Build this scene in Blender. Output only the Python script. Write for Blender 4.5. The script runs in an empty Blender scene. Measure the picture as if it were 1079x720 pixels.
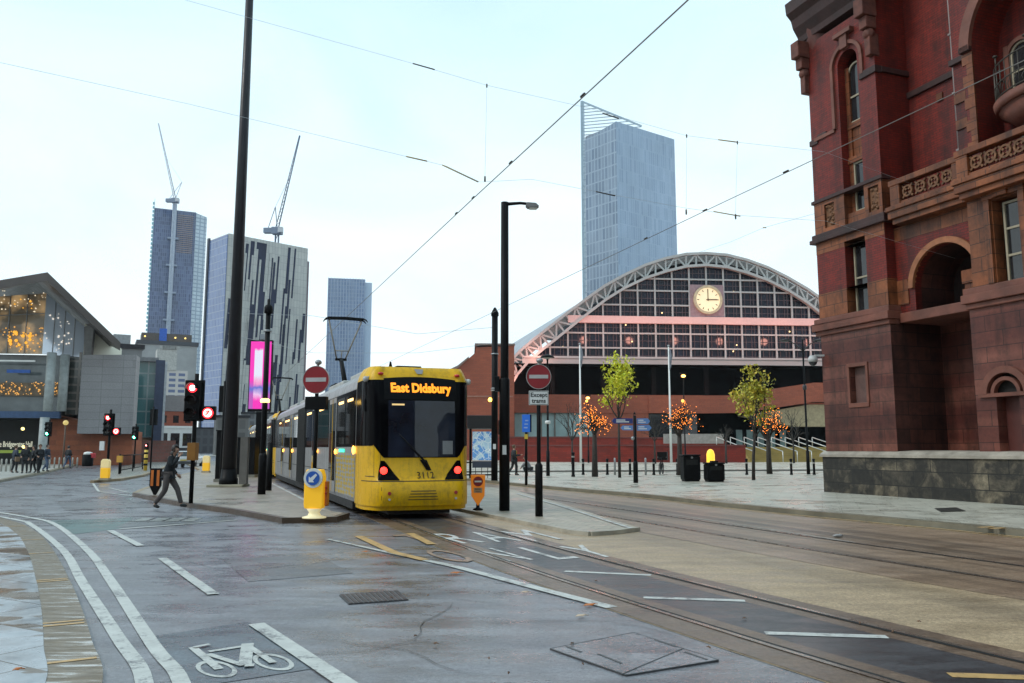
import bpy, bmesh, math, random
from mathutils import Vector, Matrix
random.seed(7)
scene = bpy.context.scene
COL = scene.collection
R = math.radians
# ------------------------------------------------------------------ site survey
F, H = 870.0, 1.65                     # focal length (px of the survey photo) and eye height
PIT = math.atan(113 / F); CP, SP = math.cos(PIT), math.sin(PIT)
def ray(x, y):
    a = (x - 539.5) / F; v = (360 - y) / F
    return a, CP - SP * v, SP + CP * v
def gnd(x, y, z=0.0):
    d = ray(x, y); t = (z - H) / d[2]
    return Vector((d[0] * t, d[1] * t, z))
def at(x, y, Y):
    d = ray(x, y); t = Y / d[1]
    return Vector((d[0] * t, Y, H + d[2] * t))
TH = R(20.3)
def W(n, s, z=0.0, th=TH):
    return Vector((math.cos(th) * n - math.sin(th) * s, math.sin(th) * n + math.cos(th) * s, z))
def NSof(p):
    return (math.cos(TH) * p.x + math.sin(TH) * p.y, -math.sin(TH) * p.x + math.cos(TH) * p.y)

# ------------------------------------------------------------------ mesh builder
class MB:
    def __init__(s):
        s.v = []; s.f = []; s.mi = []; s.sm = []; s.cur = 0; s.M = None
    def add(s, vs, fs, smooth=False):
        b = len(s.v)
        if s.M is not None: vs = [s.M @ Vector(p) for p in vs]
        s.v += [tuple(p) for p in vs]
        for f in fs:
            s.f.append([b + i for i in f]); s.mi.append(s.cur); s.sm.append(smooth)
        return s
    def box(s, x0, x1, y0, y1, z0, z1):
        if x0 > x1: x0, x1 = x1, x0
        if y0 > y1: y0, y1 = y1, y0
        if z0 > z1: z0, z1 = z1, z0
        vs = [(x0,y0,z0),(x1,y0,z0),(x1,y1,z0),(x0,y1,z0),(x0,y0,z1),(x1,y0,z1),(x1,y1,z1),(x0,y1,z1)]
        return s.add(vs, [(0,3,2,1),(4,5,6,7),(0,1,5,4),(1,2,6,5),(2,3,7,6),(3,0,4,7)])
    def beam(s, p, q, w, h, up=(0,0,1)):
        p, q = Vector(p), Vector(q); d = (q - p)
        if d.length < 1e-6: return s
        d.normalize(); u = Vector(up)
        if abs(d.dot(u)) > .99: u = Vector((0, 1, 0))
        r = d.cross(u).normalized(); u = r.cross(d).normalized()
        vs = []
        for c in (p, q):
            for a, b in ((-1,-1),(1,-1),(1,1),(-1,1)): vs.append(c + r * (a*w/2) + u * (b*h/2))
        return s.add(vs, [(0,1,2,3),(7,6,5,4),(0,4,5,1),(1,5,6,2),(2,6,7,3),(3,7,4,0)])
    def path(s, pts, rad, n=8, caps=True):
        pts = [Vector(p) for p in pts]
        if not isinstance(rad, (list, tuple)): rad = [rad] * len(pts)
        vs = []; pr = None
        for i, p in enumerate(pts):
            d = (pts[min(i+1, len(pts)-1)] - pts[max(i-1, 0)])
            d.normalize()
            if pr is None:
                pr = Vector((0,0,1)) if abs(d.z) < .9 else Vector((1,0,0))
            r = (pr - d * pr.dot(d))
            if r.length < 1e-5: r = d.orthogonal()
            r.normalize(); pr = r; u = d.cross(r)
            for k in range(n):
                a = 2*math.pi*k/n
                vs.append(p + r*(math.cos(a)*rad[i]) + u*(math.sin(a)*rad[i]))
        fs = []
        for i in range(len(pts)-1):
            for k in range(n):
                fs.append((i*n+k, i*n+(k+1)%n, (i+1)*n+(k+1)%n, (i+1)*n+k))
        s.add(vs, fs, True)
        if caps:
            m = len(pts)
            s.add(vs[:n], [tuple(range(n))[::-1]]); s.add(vs[(m-1)*n:], [tuple(range(n))])
        return s
    def tube(s, p, q, r0, r1=None, n=10): return s.path([p, q], [r0, r0 if r1 is None else r1], n)
    def lathe(s, prof, c=(0,0,0), n=16):
        vs = []
        for r, z in prof:
            for k in range(n):
                a = 2*math.pi*k/n; vs.append((c[0]+r*math.cos(a), c[1]+r*math.sin(a), c[2]+z))
        fs = []
        for i in range(len(prof)-1):
            for k in range(n): fs.append((i*n+k, i*n+(k+1)%n, (i+1)*n+(k+1)%n, (i+1)*n+k))
        s.add(vs, fs, True)
        if prof[0][0] > 1e-4: s.add(vs[:n], [tuple(range(n))[::-1]])
        if prof[-1][0] > 1e-4: s.add(vs[-n:], [tuple(range(n))])
        return s
    def prism(s, poly, a, b, ax='z'):
        def P(p, t):
            return (p[0], p[1], t) if ax == 'z' else ((p[0], t, p[1]) if ax == 'y' else (t, p[0], p[1]))
        n = len(poly)
        vs = [P(p, a) for p in poly] + [P(p, b) for p in poly]
        fs = [tuple(range(n)), tuple(range(2*n-1, n-1, -1))] + [(i, (i+1)%n, n+(i+1)%n, n+i) for i in range(n)]
        return s.add(vs, fs)
    def disc(s, c, r, ax='y', t=.01, n=24, r2=None):
        # flat disc of thickness t facing along ax
        poly = [(math.cos(2*math.pi*k/n)*r, math.sin(2*math.pi*k/n)*(r2 or r)) for k in range(n)]
        i = {'x':0,'y':1,'z':2}[ax]
        if ax == 'y': pl = [(c[0]+p[0], c[2]+p[1]) for p in poly]
        elif ax == 'x': pl = [(c[1]+p[0], c[2]+p[1]) for p in poly]
        else: pl = [(c[0]+p[0], c[1]+p[1]) for p in poly]
        return s.prism(pl, c[i]-t/2, c[i]+t/2, ax)
    def ball(s, c, r, n=10, m=7, sc=(1,1,1)):
        vs = []; fs = []
        for j in range(m+1):
            b = math.pi*j/m
            for k in range(n):
                a = 2*math.pi*k/n
                vs.append((c[0]+sc[0]*r*math.sin(b)*math.cos(a), c[1]+sc[1]*r*math.sin(b)*math.sin(a), c[2]-sc[2]*r*math.cos(b)))
        for j in range(m):
            for k in range(n): fs.append((j*n+k, j*n+(k+1)%n, (j+1)*n+(k+1)%n, (j+1)*n+k))
        return s.add(vs, fs, True)
    def strip(s, A, B, smooth=False):
        n = len(A)
        return s.add(list(A)+list(B), [(i, i+1, n+i+1, n+i) for i in range(n-1)], smooth)
    def quad(s, *p): return s.add(p, [tuple(range(len(p)))])
    def arch_bar(s, u0, z0, r0, r1, a0, a1, y0, y1, n=20, ax='x'):
        # ring segment in a vertical plane
        for i in range(n):
            t0 = a0+(a1-a0)*i/n; t1 = a0+(a1-a0)*(i+1)/n
            q = [(u0+r*math.cos(t), z0+r*math.sin(t)) for r, t in ((r0,t0),(r1,t0),(r1,t1),(r0,t1))]
            s.prism(q, y0, y1, ax)
        return s
    def build(s, name, mat, parent=None, bevel=0, weld=True):
        me = bpy.data.meshes.new(name)
        me.from_pydata([tuple(p) for p in s.v], [], s.f)
        mats = mat if isinstance(mat, (list, tuple)) else [mat]
        for m in mats: me.materials.append(m)
        me.polygons.foreach_set('material_index', s.mi)
        me.polygons.foreach_set('use_smooth', s.sm)
        bm = bmesh.new(); bm.from_mesh(me)
        if weld: bmesh.ops.remove_doubles(bm, verts=bm.verts, dist=1e-5)
        bmesh.ops.recalc_face_normals(bm, faces=bm.faces)
        uv = bm.loops.layers.uv.new('UVMap')
        for f in bm.faces:
            n = f.normal
            ax, ay, az = abs(n.x), abs(n.y), abs(n.z)
            for l in f.loops:
                c = l.vert.co
                if az >= ax and az >= ay: l[uv].uv = (c.x, c.y)
                elif ax >= ay: l[uv].uv = (c.y, c.z)
                else: l[uv].uv = (c.x, c.z)
        bm.to_mesh(me); bm.free()
        o = bpy.data.objects.new(name, me); COL.objects.link(o)
        if parent is not None: o.parent = parent
        if bevel:
            b = o.modifiers.new('Bevel', 'BEVEL'); b.width = bevel; b.segments = 2; b.limit_method = 'ANGLE'; b.angle_limit = R(40)
            b.harden_normals = False
        return o

def tag(o, label=None, cat=None, group=None, kind=None):
    if label: o['label'] = label
    if cat: o['category'] = cat
    if group: o['group'] = group
    if kind: o['kind'] = kind
    return o
def thing(name, label, cat, loc=(0,0,0), rotz=0.0, group=None):
    o = bpy.data.objects.new(name, None); COL.objects.link(o)
    o.empty_display_size = .3
    o.location = loc; o.rotation_euler = (0, 0, rotz)
    return tag(o, label, cat, group)
def dup(root, loc, rotz=None, label=None, group=None, scale=None):
    r = root.copy(); COL.objects.link(r); r.location = loc
    if rotz is not None: r.rotation_euler = (0, 0, rotz)
    if scale: r.scale = scale
    if label: r['label'] = label
    if group: r['group'] = group
    for ch in list(root.children):
        c = ch.copy(); COL.objects.link(c); c.parent = r
        for g in list(ch.children):
            d = g.copy(); COL.objects.link(d); d.parent = c
    return r
def struct(mb, name, mat, **k):
    return tag(mb.build(name, mat, **k), kind='structure')
def text_obj(name, body, size, mat, parent, M, ext=.003, align='CENTER', sx=1.0, bold=0.0):
    cu = bpy.data.curves.new(name, 'FONT'); cu.body = body; cu.size = size; cu.align_x = align; cu.align_y = 'CENTER'
    cu.extrude = ext; cu.offset = bold; cu.resolution_u = 3
    t = bpy.data.objects.new(name, cu); COL.objects.link(t)
    dg = bpy.context.evaluated_depsgraph_get()
    me = bpy.data.meshes.new_from_object(t.evaluated_get(dg))
    bpy.data.objects.remove(t); bpy.data.curves.remove(cu)
    me.transform(M @ Matrix.Diagonal((sx, 1, 1, 1)))
    me.materials.clear(); me.materials.append(mat); me.name = name
    o = bpy.data.objects.new(name, me); COL.objects.link(o)
    if parent is not None: o.parent = parent
    return o
def facing(x, y, z):                     # text standing up in the xz plane, read from -y
    return Matrix.Translation((x, y, z)) @ Matrix.Rotation(R(90), 4, 'X')

# ------------------------------------------------------------------ materials
MATS = {}
class NT:
    def __init__(s, name):
        s.m = bpy.data.materials.new(name); s.m.use_nodes = True
        s.t = s.m.node_tree; s.t.nodes.clear()
        s.out = s.n('ShaderNodeOutputMaterial'); s.p = s.n('ShaderNodeBsdfPrincipled')
        s.l(s.p.outputs[0], s.out.inputs['Surface'])
        s.tc = s.n('ShaderNodeTexCoord')
    def n(s, t, **k):
        x = s.t.nodes.new(t)
        for a, b in k.items(): setattr(x, a, b)
        return x
    def l(s, a, b): s.t.links.new(a, b)
    def noise(s, scale, detail=4, rough=.55, coord='Object', stretch=None, dist=0):
        n = s.n('ShaderNodeTexNoise'); n.inputs['Scale'].default_value = scale
        n.inputs['Detail'].default_value = detail; n.inputs['Roughness'].default_value = rough
        n.inputs['Distortion'].default_value = dist
        src = s.tc.outputs[coord]
        if stretch:
            mp = s.n('ShaderNodeMapping'); mp.inputs['Scale'].default_value = stretch[:3]
            if len(stretch) > 3: mp.inputs['Rotation'].default_value = (0, 0, stretch[3])
            s.l(src, mp.inputs[0]); src = mp.outputs[0]
        s.l(src, n.inputs['Vector']); return n.outputs['Fac']
    def ramp(s, src, stops):
        r = s.n('ShaderNodeValToRGB'); e = r.color_ramp.elements
        while len(e) < len(stops): e.new(.5)
        for i, (p, c) in enumerate(stops):
            e[i].position = p
            e[i].color = (c, c, c, 1) if not isinstance(c, (tuple, list)) else (*c, 1)
        s.l(src, r.inputs[0]); return r.outputs[0]
    def mix(s, fac, a, b, mode='MIX'):
        m = s.n('ShaderNodeMix', data_type='RGBA', blend_type=mode)
        for i, v in ((0, fac), (6, a), (7, b)):
            if isinstance(v, (int, float)): m.inputs[i].default_value = v
            elif isinstance(v, (tuple, list)): m.inputs[i].default_value = (*v, 1)
            else: s.l(v, m.inputs[i])
        return m.outputs[2]
    def math(s, op, a, b=0.0):
        m = s.n('ShaderNodeMath', operation=op)
        for i, v in ((0, a), (1, b)):
            if isinstance(v, (int, float)): m.inputs[i].default_value = v
            else: s.l(v, m.inputs[i])
        return m.outputs[0]
    def set(s, **k):
        for a, v in k.items():
            i = s.p.inputs[a.replace('_', ' ')]
            if isinstance(v, (int, float)): i.default_value = v
            elif isinstance(v, (tuple, list)): i.default_value = (*v, 1)
            else: s.l(v, i)
    def bump(s, src, strength=.3, dist=.01):
        b = s.n('ShaderNodeBump'); b.inputs['Strength'].default_value = strength; b.inputs['Distance'].default_value = dist
        s.l(src, b.inputs['Height']); s.l(b.outputs[0], s.p.inputs['Normal'])
def mul(c, k): return tuple(min(1, x*k) for x in c)
def pm(name, col, rough=.6, metal=0.0, var=.2, scale=2.5, bump=0.0, spec=.5, coat=0.0):
    if name in MATS: return MATS[name]
    t = NT(name); n = t.noise(scale, 6)
    c = t.ramp(n, [(.3, mul(col, 1-var)), (.7, mul(col, 1+var))])
    t.set(Base_Color=c, Metallic=metal, Coat_Weight=coat)
    t.p.inputs['Specular IOR Level'].default_value = spec
    n2 = t.noise(scale*6, 3)
    t.set(Roughness=t.ramp(n2, [(.3, max(.02, rough-.08)), (.7, min(1, rough+.08))]))
    if bump: t.bump(t.noise(scale*20, 3), bump, .004)
    MATS[name] = t.m; return t.m
def em(name, col, strength, base=None):
    if name in MATS: return MATS[name]
    t = NT(name); t.set(Base_Color=base or mul(col, .3), Emission_Color=col, Emission_Strength=strength, Roughness=.4)
    MATS[name] = t.m; return t.m
def brick(name, c1, c2, mortar, bw=.23, bh=.076, ms=.01, rough=.8, stain=.35, off=.5, bump=.3, bias=0.0, stain_scale=.5, spec=.4, coords='UV', soot=0.0):
    if name in MATS: return MATS[name]
    t = NT(name); b = t.n('ShaderNodeTexBrick'); b.offset = off
    t.l(t.tc.outputs[coords], b.inputs['Vector'])
    b.inputs['Color1'].default_value = (*c1, 1); b.inputs['Color2'].default_value = (*c2, 1); b.inputs['Mortar'].default_value = (*mortar, 1)
    b.inputs['Scale'].default_value = 1; b.inputs['Brick Width'].default_value = bw; b.inputs['Row Height'].default_value = bh
    b.inputs['Mortar Size'].default_value = ms; b.inputs['Bias'].default_value = bias; b.inputs['Mortar Smooth'].default_value = .2
    n = t.noise(stain_scale, 7, .62)
    n2 = t.noise(9, 4)
    c = t.mix(1.0, b.outputs[0], t.ramp(n, [(.32, 1-stain), (.68, 1+stain*.4)]), 'MULTIPLY')
    c = t.mix(1.0, c, t.ramp(n2, [(.3, .85), (.7, 1.12)]), 'MULTIPLY')
    if soot:                       # rain-washed soot runs down the masonry
        sn = t.noise(1.0, 6, .65, 'UV', (1.9, .16, 1)); s2 = t.noise(2.3, 7, .7)
        f = t.math('ADD', t.math('MULTIPLY', sn, .6), t.math('MULTIPLY', s2, .4))
        c = t.mix(t.ramp(f, [(.47, 0.0), (.62, soot)]), c, mul(mortar, .35))
    t.set(Base_Color=c, Roughness=t.ramp(n, [(.3, max(.05, rough-.15)), (.7, rough)]))
    t.p.inputs['Specular IOR Level'].default_value = spec
    if bump: t.bump(b.outputs['Fac'], -bump, .01)
    MATS[name] = t.m; return t.m
def facade(name, glass1, glass2, frame, bw, bh, ms, rough=.12, metal=0.0, off=0.0, spec=.6, stain=.25):
    return brick(name, glass1, glass2, frame, bw, bh, ms, rough, stain, off, 0, 0, .02, spec)
def glass(name, col, rough=.04, spec=.8, scale=.6, var=.4):
    if name in MATS: return MATS[name]
    t = NT(name); n = t.noise(scale, 4)
    t.set(Base_Color=t.ramp(n, [(.3, mul(col, 1-var)), (.7, mul(col, 1+var))]), Roughness=rough, IOR=1.5)
    t.p.inputs['Specular IOR Level'].default_value = spec
    t.bump(t.noise(1.2, 2), .04, .02)
    MATS[name] = t.m; return t.m

BLACK = pm('black_paint', (.006,.006,.007), .5, var=.25, spec=.12)
DARKMETAL = pm('dark_steel', (.018,.016,.02), .4, .1, spec=.3)
GREYMETAL = pm('grey_steel', (.32,.33,.34), .4, .6)
WHITEP = pm('white_paint', (.75,.75,.73), .5, var=.06)
def grimy(name, col, rough=.34, metal=0.0, dirt=(.06,.05,.035), spec=.35):
    t = NT(name); n = t.noise(.9, 5); s_ = t.noise(1.0, 6, .7, 'Object', (5.5, 5.5, .55)); f = t.noise(9, 6, .75)
    c = t.ramp(n, [(.3, mul(col, .9)), (.7, mul(col, 1.06))])
    d = t.math('ADD', t.math('MULTIPLY', s_, .55), t.math('MULTIPLY', f, .45))
    c = t.mix(t.ramp(d, [(.48, 0.0), (.70, .55)]), c, dirt)
    t.set(Base_Color=c, Metallic=metal, Roughness=t.ramp(d, [(.4, rough), (.65, rough+.25)])); t.p.inputs['Specular IOR Level'].default_value = spec
    return t.m
YELLOW = grimy('yellow_paint', (.74,.42,.0))
ORANGE = pm('orange_panel', (.75,.22,.02), .45, var=.12)
REDSIGN = pm('red_sign_face', (.24,.008,.014), .5, var=.1)
BLUESIGN = pm('blue_sign_face', (.02,.10,.42), .5, var=.1)
WHITESIGN = pm('white_sign_face', (.72,.73,.72), .5, var=.05)
def worn(name, col, wear=.5, under=(.085,.082,.09)):
    t = NT(name); n = t.noise(3.2, 8, .75); m = t.noise(28, 4, .75); b = t.noise(.8, 4)
    f = t.math('ADD', t.math('MULTIPLY', n, .55), t.math('ADD', t.math('MULTIPLY', m, .30), t.math('MULTIPLY', b, .15)))
    c = t.ramp(t.noise(6, 5, .7), [(.3, mul(col, .8)), (.7, mul(col, 1.1))])
    t.set(Base_Color=t.mix(t.ramp(f, [(wear-.05, 1.0), (wear+.03, 0.0)]), c, under), Roughness=t.ramp(n, [(.3, .3), (.7, .6)])); t.bump(m, .2, .004)
    return t.m
ROADWHITE = worn('road_paint_white', (.54,.55,.52), .452, (.10,.10,.11))
ROADYEL = worn('road_paint_yellow', (.56,.35,.14), .44)
STONE_KERB = pm('kerb_granite', (.20,.175,.14), .35, var=.3, scale=1.6, bump=.2)
# ------------------------------------------------------------------ world, sun, camera
w = bpy.data.worlds.new('World'); scene.world = w; w.use_nodes = True
nt = w.node_tree; nt.nodes.clear()
o_ = nt.nodes.new('ShaderNodeOutputWorld'); bg = nt.nodes.new('ShaderNodeBackground'); nt.links.new(bg.outputs[0], o_.inputs[0])
sky = nt.nodes.new('ShaderNodeTexSky'); sky.sky_type = 'NISHITA'; sky.sun_disc = False
SUN_EL, SUN_AZ = R(46), R(252)
sky.sun_elevation = SUN_EL; sky.sun_rotation = SUN_AZ; sky.air_density = 1.2; sky.dust_density = 3.0
tc = nt.nodes.new('ShaderNodeTexCoord'); sep = nt.nodes.new('ShaderNodeSeparateXYZ'); nt.links.new(tc.outputs['Generated'], sep.inputs[0])
rp = nt.nodes.new('ShaderNodeValToRGB'); nt.links.new(sep.outputs['Z'], rp.inputs[0])
el = rp.color_ramp.elements; el.new(.5); el.new(.5)
for e, (p, c) in zip(el, [(.0, (.76,.855,.89)), (.24, (.75,.87,.905)), (.50, (.55,.75,.83)), (1.0, (.44,.63,.72))]):
    e.position = p; e.color = (*c, 1)
ns_ = nt.nodes.new('ShaderNodeTexNoise'); ns_.inputs['Scale'].default_value = 2.6; ns_.inputs['Detail'].default_value = 7; ns_.inputs['Distortion'].default_value = .6
mp = nt.nodes.new('ShaderNodeMapping'); mp.inputs['Scale'].default_value = (1, 1, 2.4)
nt.links.new(tc.outputs['Generated'], mp.inputs[0]); nt.links.new(mp.outputs[0], ns_.inputs['Vector'])
r2 = nt.nodes.new('ShaderNodeValToRGB'); nt.links.new(ns_.outputs['Fac'], r2.inputs[0])
r2.color_ramp.elements[0].position = .3; r2.color_ramp.elements[0].color = (.84,.89,.93,1)
r2.color_ramp.elements[1].position = .7; r2.color_ramp.elements[1].color = (1.10,1.055,1.03,1)
m1 = nt.nodes.new('ShaderNodeMix'); m1.data_type = 'RGBA'; m1.blend_type = 'MULTIPLY'; m1.inputs[0].default_value = 1
nt.links.new(rp.outputs[0], m1.inputs[6]); nt.links.new(r2.outputs[0], m1.inputs[7])
SKYK = 15.5
m2 = nt.nodes.new('ShaderNodeMix'); m2.data_type = 'RGBA'; m2.blend_type = 'MULTIPLY'; m2.inputs[0].default_value = 1
m2.inputs[7].default_value = (SKYK, SKYK, SKYK, 1); m2.clamp_result = False
nt.links.new(m1.outputs[2], m2.inputs[6])
m3 = nt.nodes.new('ShaderNodeMix'); m3.data_type = 'RGBA'; m3.inputs[0].default_value = .88
nt.links.new(sky.outputs[0], m3.inputs[6]); nt.links.new(m2.outputs[2], m3.inputs[7])
nt.links.new(m3.outputs[2], bg.inputs['Color']); bg.inputs['Strength'].default_value = .1
sl = bpy.data.lights.new('sun', 'SUN'); sl.energy = 1.5; sl.angle = R(13); sl.color = (1, .95, .88)
so = bpy.data.objects.new('sun', sl); COL.objects.link(so)
so.rotation_euler = (R(90) - SUN_EL, 0, math.pi - SUN_AZ)   # light comes from from the left, a little behind the camera
so.location = (0, -20, 60)
cam = bpy.data.cameras.new('camera'); co = bpy.data.objects.new('camera', cam); COL.objects.link(co)
co.location = (0, 0, H); co.rotation_euler = (R(90) + PIT, 0, 0)
cam.sensor_width = 36; cam.lens = 36 * F / 1079; cam.clip_end = 4000; cam.clip_start = .05
scene.camera = co
scene.view_settings.view_transform = 'Standard'; scene.view_settings.look = 'None'; scene.view_settings.exposure = 0; scene.view_settings.gamma = 1
scene.view_settings.use_curve_mapping = False
try:
    scene.cycles.use_denoising = True; scene.cycles.max_bounces = 6; scene.cycles.diffuse_bounces = 3; scene.cycles.glossy_bounces = 3
    scene.cycles.volume_bounces = 0; scene.cycles.transmission_bounces = 3; scene.cycles.caustics_reflective = False; scene.cycles.caustics_refractive = False
    scene.cycles.sample_clamp_indirect = 4
except Exception: pass

# haze: the damp air of the overcast day
hz = MB().box(-1000, 1000, -300, 1000, -1.0, 320).build('haze', None)
hz.data.materials.clear()
hm = bpy.data.materials.new('haze_air'); hm.use_nodes = True; t_ = hm.node_tree; t_.nodes.clear()
oo = t_.nodes.new('ShaderNodeOutputMaterial'); pv = t_.nodes.new('ShaderNodeVolumePrincipled'); t_.links.new(pv.outputs[0], oo.inputs['Volume'])
pv.inputs['Color'].default_value = (.80, .92, 1.0, 1); pv.inputs['Density'].default_value = .00011; pv.inputs['Anisotropy'].default_value = 0.2
hz.data.materials.append(hm); tag(hz, 'thin pale damp air over the whole street', 'haze', kind='stuff')

# ------------------------------------------------------------------ ground
def asphalt(name, base, rough, tint=(1,1,1), patch=.35, mottle=.45, streak=0.0):
    t = NT(name)
    big = t.noise(patch, 8, .68, dist=.8)
    mid = t.noise(1.5, 8, .74, stretch=(.7, 1.6, 1))
    fine = t.math('ADD', t.math('MULTIPLY', t.noise(24, 4, .8), .5), t.math('MULTIPLY', t.noise(85, 3, .8), .5))
    st = t.noise(1.0, 6, .65, stretch=(.55, 2.0, 1))
    c = t.ramp(fine, [(.36, mul(base, .45)), (.5, base), (.64, mul(base, 1.7))])
    c = t.mix(1.0, c, t.ramp(mid, [(.34, 1-mottle), (.5, 1.0), (.66, 1+mottle*.8)]), 'MULTIPLY')
    c = t.mix(1.0, c, t.ramp(st, [(.36, (1-mottle*.7,1-mottle*.75,1-mottle*.7)), (.62, (1.15,1.15,1.15))]), 'MULTIPLY')
    if streak:
        # wheel and water bands that run along the tracks
        mp = t.n('ShaderNodeMapping'); mp.vector_type = 'TEXTURE'; mp.inputs['Rotation'].default_value = (0, 0, TH)
        t.l(t.tc.outputs['Object'], mp.inputs[0])
        mp2 = t.n('ShaderNodeMapping'); mp2.inputs['Scale'].default_value = (1.35, .012, 1); t.l(mp.outputs[0], mp2.inputs[0])
        nz = t.n('ShaderNodeTexNoise'); nz.inputs['Scale'].default_value = 1.0; nz.inputs['Detail'].default_value = 3; t.l(mp2.outputs[0], nz.inputs['Vector'])
        c = t.mix(1.0, c, t.ramp(nz.outputs['Fac'], [(.38, (1-streak,)*3), (.52, (1,1,1)), (.65, (1+streak*.3,)*3)]), 'MULTIPLY')
    t.set(Base_Color=c)
    wet = t.math('ADD', t.math('MULTIPLY', big, .5), t.math('MULTIPLY', mid, .5))
    t.set(Roughness=t.ramp(wet, [(.44, rough[0]), (.52, (rough[0]+rough[1])/2), (.62, rough[1])]))
    t.p.inputs['Specular IOR Level'].default_value = .8
    hgt = t.math('ADD', t.math('MULTIPLY', fine, .8), t.math('MULTIPLY', t.noise(9, 3), .4))
    t.bump(hgt, .35, .008)
    return t.m
A_ROAD = asphalt('wet_asphalt', (.165,.166,.182), (.2, .52))
A_PATCH = asphalt('asphalt_patch', (.085,.105,.125), (.2, .45))
A_DARK = asphalt('track_asphalt', (.042,.042,.046), (.3, .55))
A_TAN = asphalt('tan_concrete', (.33,.24,.145), (.4, .65), mottle=.22, streak=.22)
A_BROWN = asphalt('brown_concrete', (.215,.145,.095), (.36, .6), mottle=.2, streak=.6)
A_GREEN = asphalt('green_asphalt', (.06,.13,.125), (.25, .45))
def paving(name, c1, c2, mortar, bw, bh, rough, rot=0.0, wetbias=.5, off=.5):
    t = NT(name); mp = t.n('ShaderNodeMapping'); mp.inputs['Rotation'].default_value = (0, 0, rot)
    t.l(t.tc.outputs['Object'], mp.inputs[0])
    b = t.n('ShaderNodeTexBrick'); b.offset = off; t.l(mp.outputs[0], b.inputs['Vector'])
    b.inputs['Color1'].default_value = (*c1, 1); b.inputs['Color2'].default_value = (*c2, 1); b.inputs['Mortar'].default_value = (*mortar, 1)
    b.inputs['Scale'].default_value = 1; b.inputs['Brick Width'].default_value = bw; b.inputs['Row Height'].default_value = bh
    b.inputs['Mortar Size'].default_value = .008
    n = t.noise(.55, 6, .6, dist=.8); m = t.noise(3, 6, .7)
    c = t.mix(1.0, b.outputs[0], t.ramp(m, [(.3, .78), (.7, 1.2)]), 'MULTIPLY')
    if name == 'wet_flagstones':
        pn = t.noise(1.0, 4, .5, stretch=(.8, 1.6, 1, -.25))
        b2 = t.n('ShaderNodeTexBrick'); b2.offset = off; t.l(mp.outputs[0], b2.inputs['Vector'])
        for k, v in (('Color1',(0,0,0,1)),('Color2',(1,1,1,1)),('Mortar',(.5,.5,.5,1))): b2.inputs[k].default_value = v
        b2.inputs['Scale'].default_value = 1; b2.inputs['Brick Width'].default_value = bw; b2.inputs['Row Height'].default_value = bh; b2.inputs['Mortar Size'].default_value = .004
        pf = t.math('ADD', pn, t.math('MULTIPLY', b2.outputs[0], .22))
        c = t.mix(t.ramp(pf, [(.665, 0.0), (.68, 1.0)]), c, (.17,.14,.115))
    # per-slab wet film: slabs that drain badly stay dark and glossy
    sep = t.mix(.5, b.outputs[0], t.ramp(n, [(.4, 0.0), (.6, 1.0)]))
    t.set(Base_Color=c, Roughness=t.ramp(n, [(wetbias-.1, rough[0]), (wetbias+.06, rough[1])]))
    t.p.inputs['Specular IOR Level'].default_value = .6
    t.bump(t.math('ADD', t.math('MULTIPLY', b.outputs['Fac'], -1.0), t.math('MULTIPLY', t.noise(30, 3), .25)), .22, .006)
    return t.m
P_LEFT = paving('wet_flagstones', (.40,.44,.48), (.36,.39,.42), (.08,.07,.06), 1.15, .75, (.10, .45), R(30), .53)
P_ISL = paving('island_paving', (.33,.28,.23), (.28,.235,.19), (.09,.08,.07), .6, .45, (.22, .5), TH, .45)
P_PLAZA = paving('plaza_paving', (.50,.475,.40), (.43,.41,.345), (.24,.23,.19), .9, .6, (.2, .5), TH, .5)
P_PLAT = paving('platform_paving', (.40,.36,.28), (.34,.30,.24), (.12,.11,.1), .4, .4, (.28, .5), TH, .45)

struct(MB().quad((-980,-280,0),(980,-280,0),(980,985,0),(-980,985,0)), 'road', A_ROAD)
def ribbon(pts, wd, z=None, mb=None):
    mb = mb or MB(); A = []; B = []
    pts = [Vector((p[0], p[1], p[2] if z is None else z)) for p in pts]
    for i, p in enumerate(pts):
        d = pts[min(i+1, len(pts)-1)] - pts[max(i-1, 0)]; d.z = 0; d.normalize()
        nrm = Vector((-d.y, d.x, 0)); ww = wd[i] if isinstance(wd, (list, tuple)) else wd
        A.append(p + nrm*ww/2); B.append(p - nrm*ww/2)
    return mb.strip(A, B)
def smooth(pts, k=6):
    out = []; n = len(pts)
    for i in range(n-1):
        p0, p1, p2, p3 = pts[max(i-1,0)], pts[i], pts[i+1], pts[min(i+2,n-1)]
        for j in range(k):
            t = j/k
            out.append(.5*((2*p1)+(p2-p0)*t+(2*p0-5*p1+4*p2-p3)*t*t+(3*p1-p0-3*p2+p3)*t**3))
    out.append(pts[-1]); return out
def offset_line(pts, d):
    out = []
    for i, p in enumerate(pts):
        t = pts[min(i+1, len(pts)-1)] - pts[max(i-1, 0)]; t.z = 0; t.normalize()
        out.append(p + Vector((-t.y, t.x, 0))*d)
    return out
def slab(poly, z, name, mat):
    return struct(MB().prism([(p[0], p[1]) for p in poly], -.05, z), name, mat)
def kerb(line, wd, z, name='kerb', mat=None):
    A = offset_line(line, wd/2); B = offset_line(line, -wd/2); m = MB()
    T = lambda L, zz: [Vector((p.x, p.y, zz)) for p in L]
    m.strip(T(A, z), T(B, z)); m.strip(T(A, -.05), T(A, z)); m.strip(T(B, z), T(B, -.05))
    for i in (0, -1):
        a, b = A[i], B[i]; m.quad((a.x,a.y,-.05),(b.x,b.y,-.05),(b.x,b.y,z),(a.x,a.y,z))
    return struct(m, name, mat or STONE_KERB)
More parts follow.
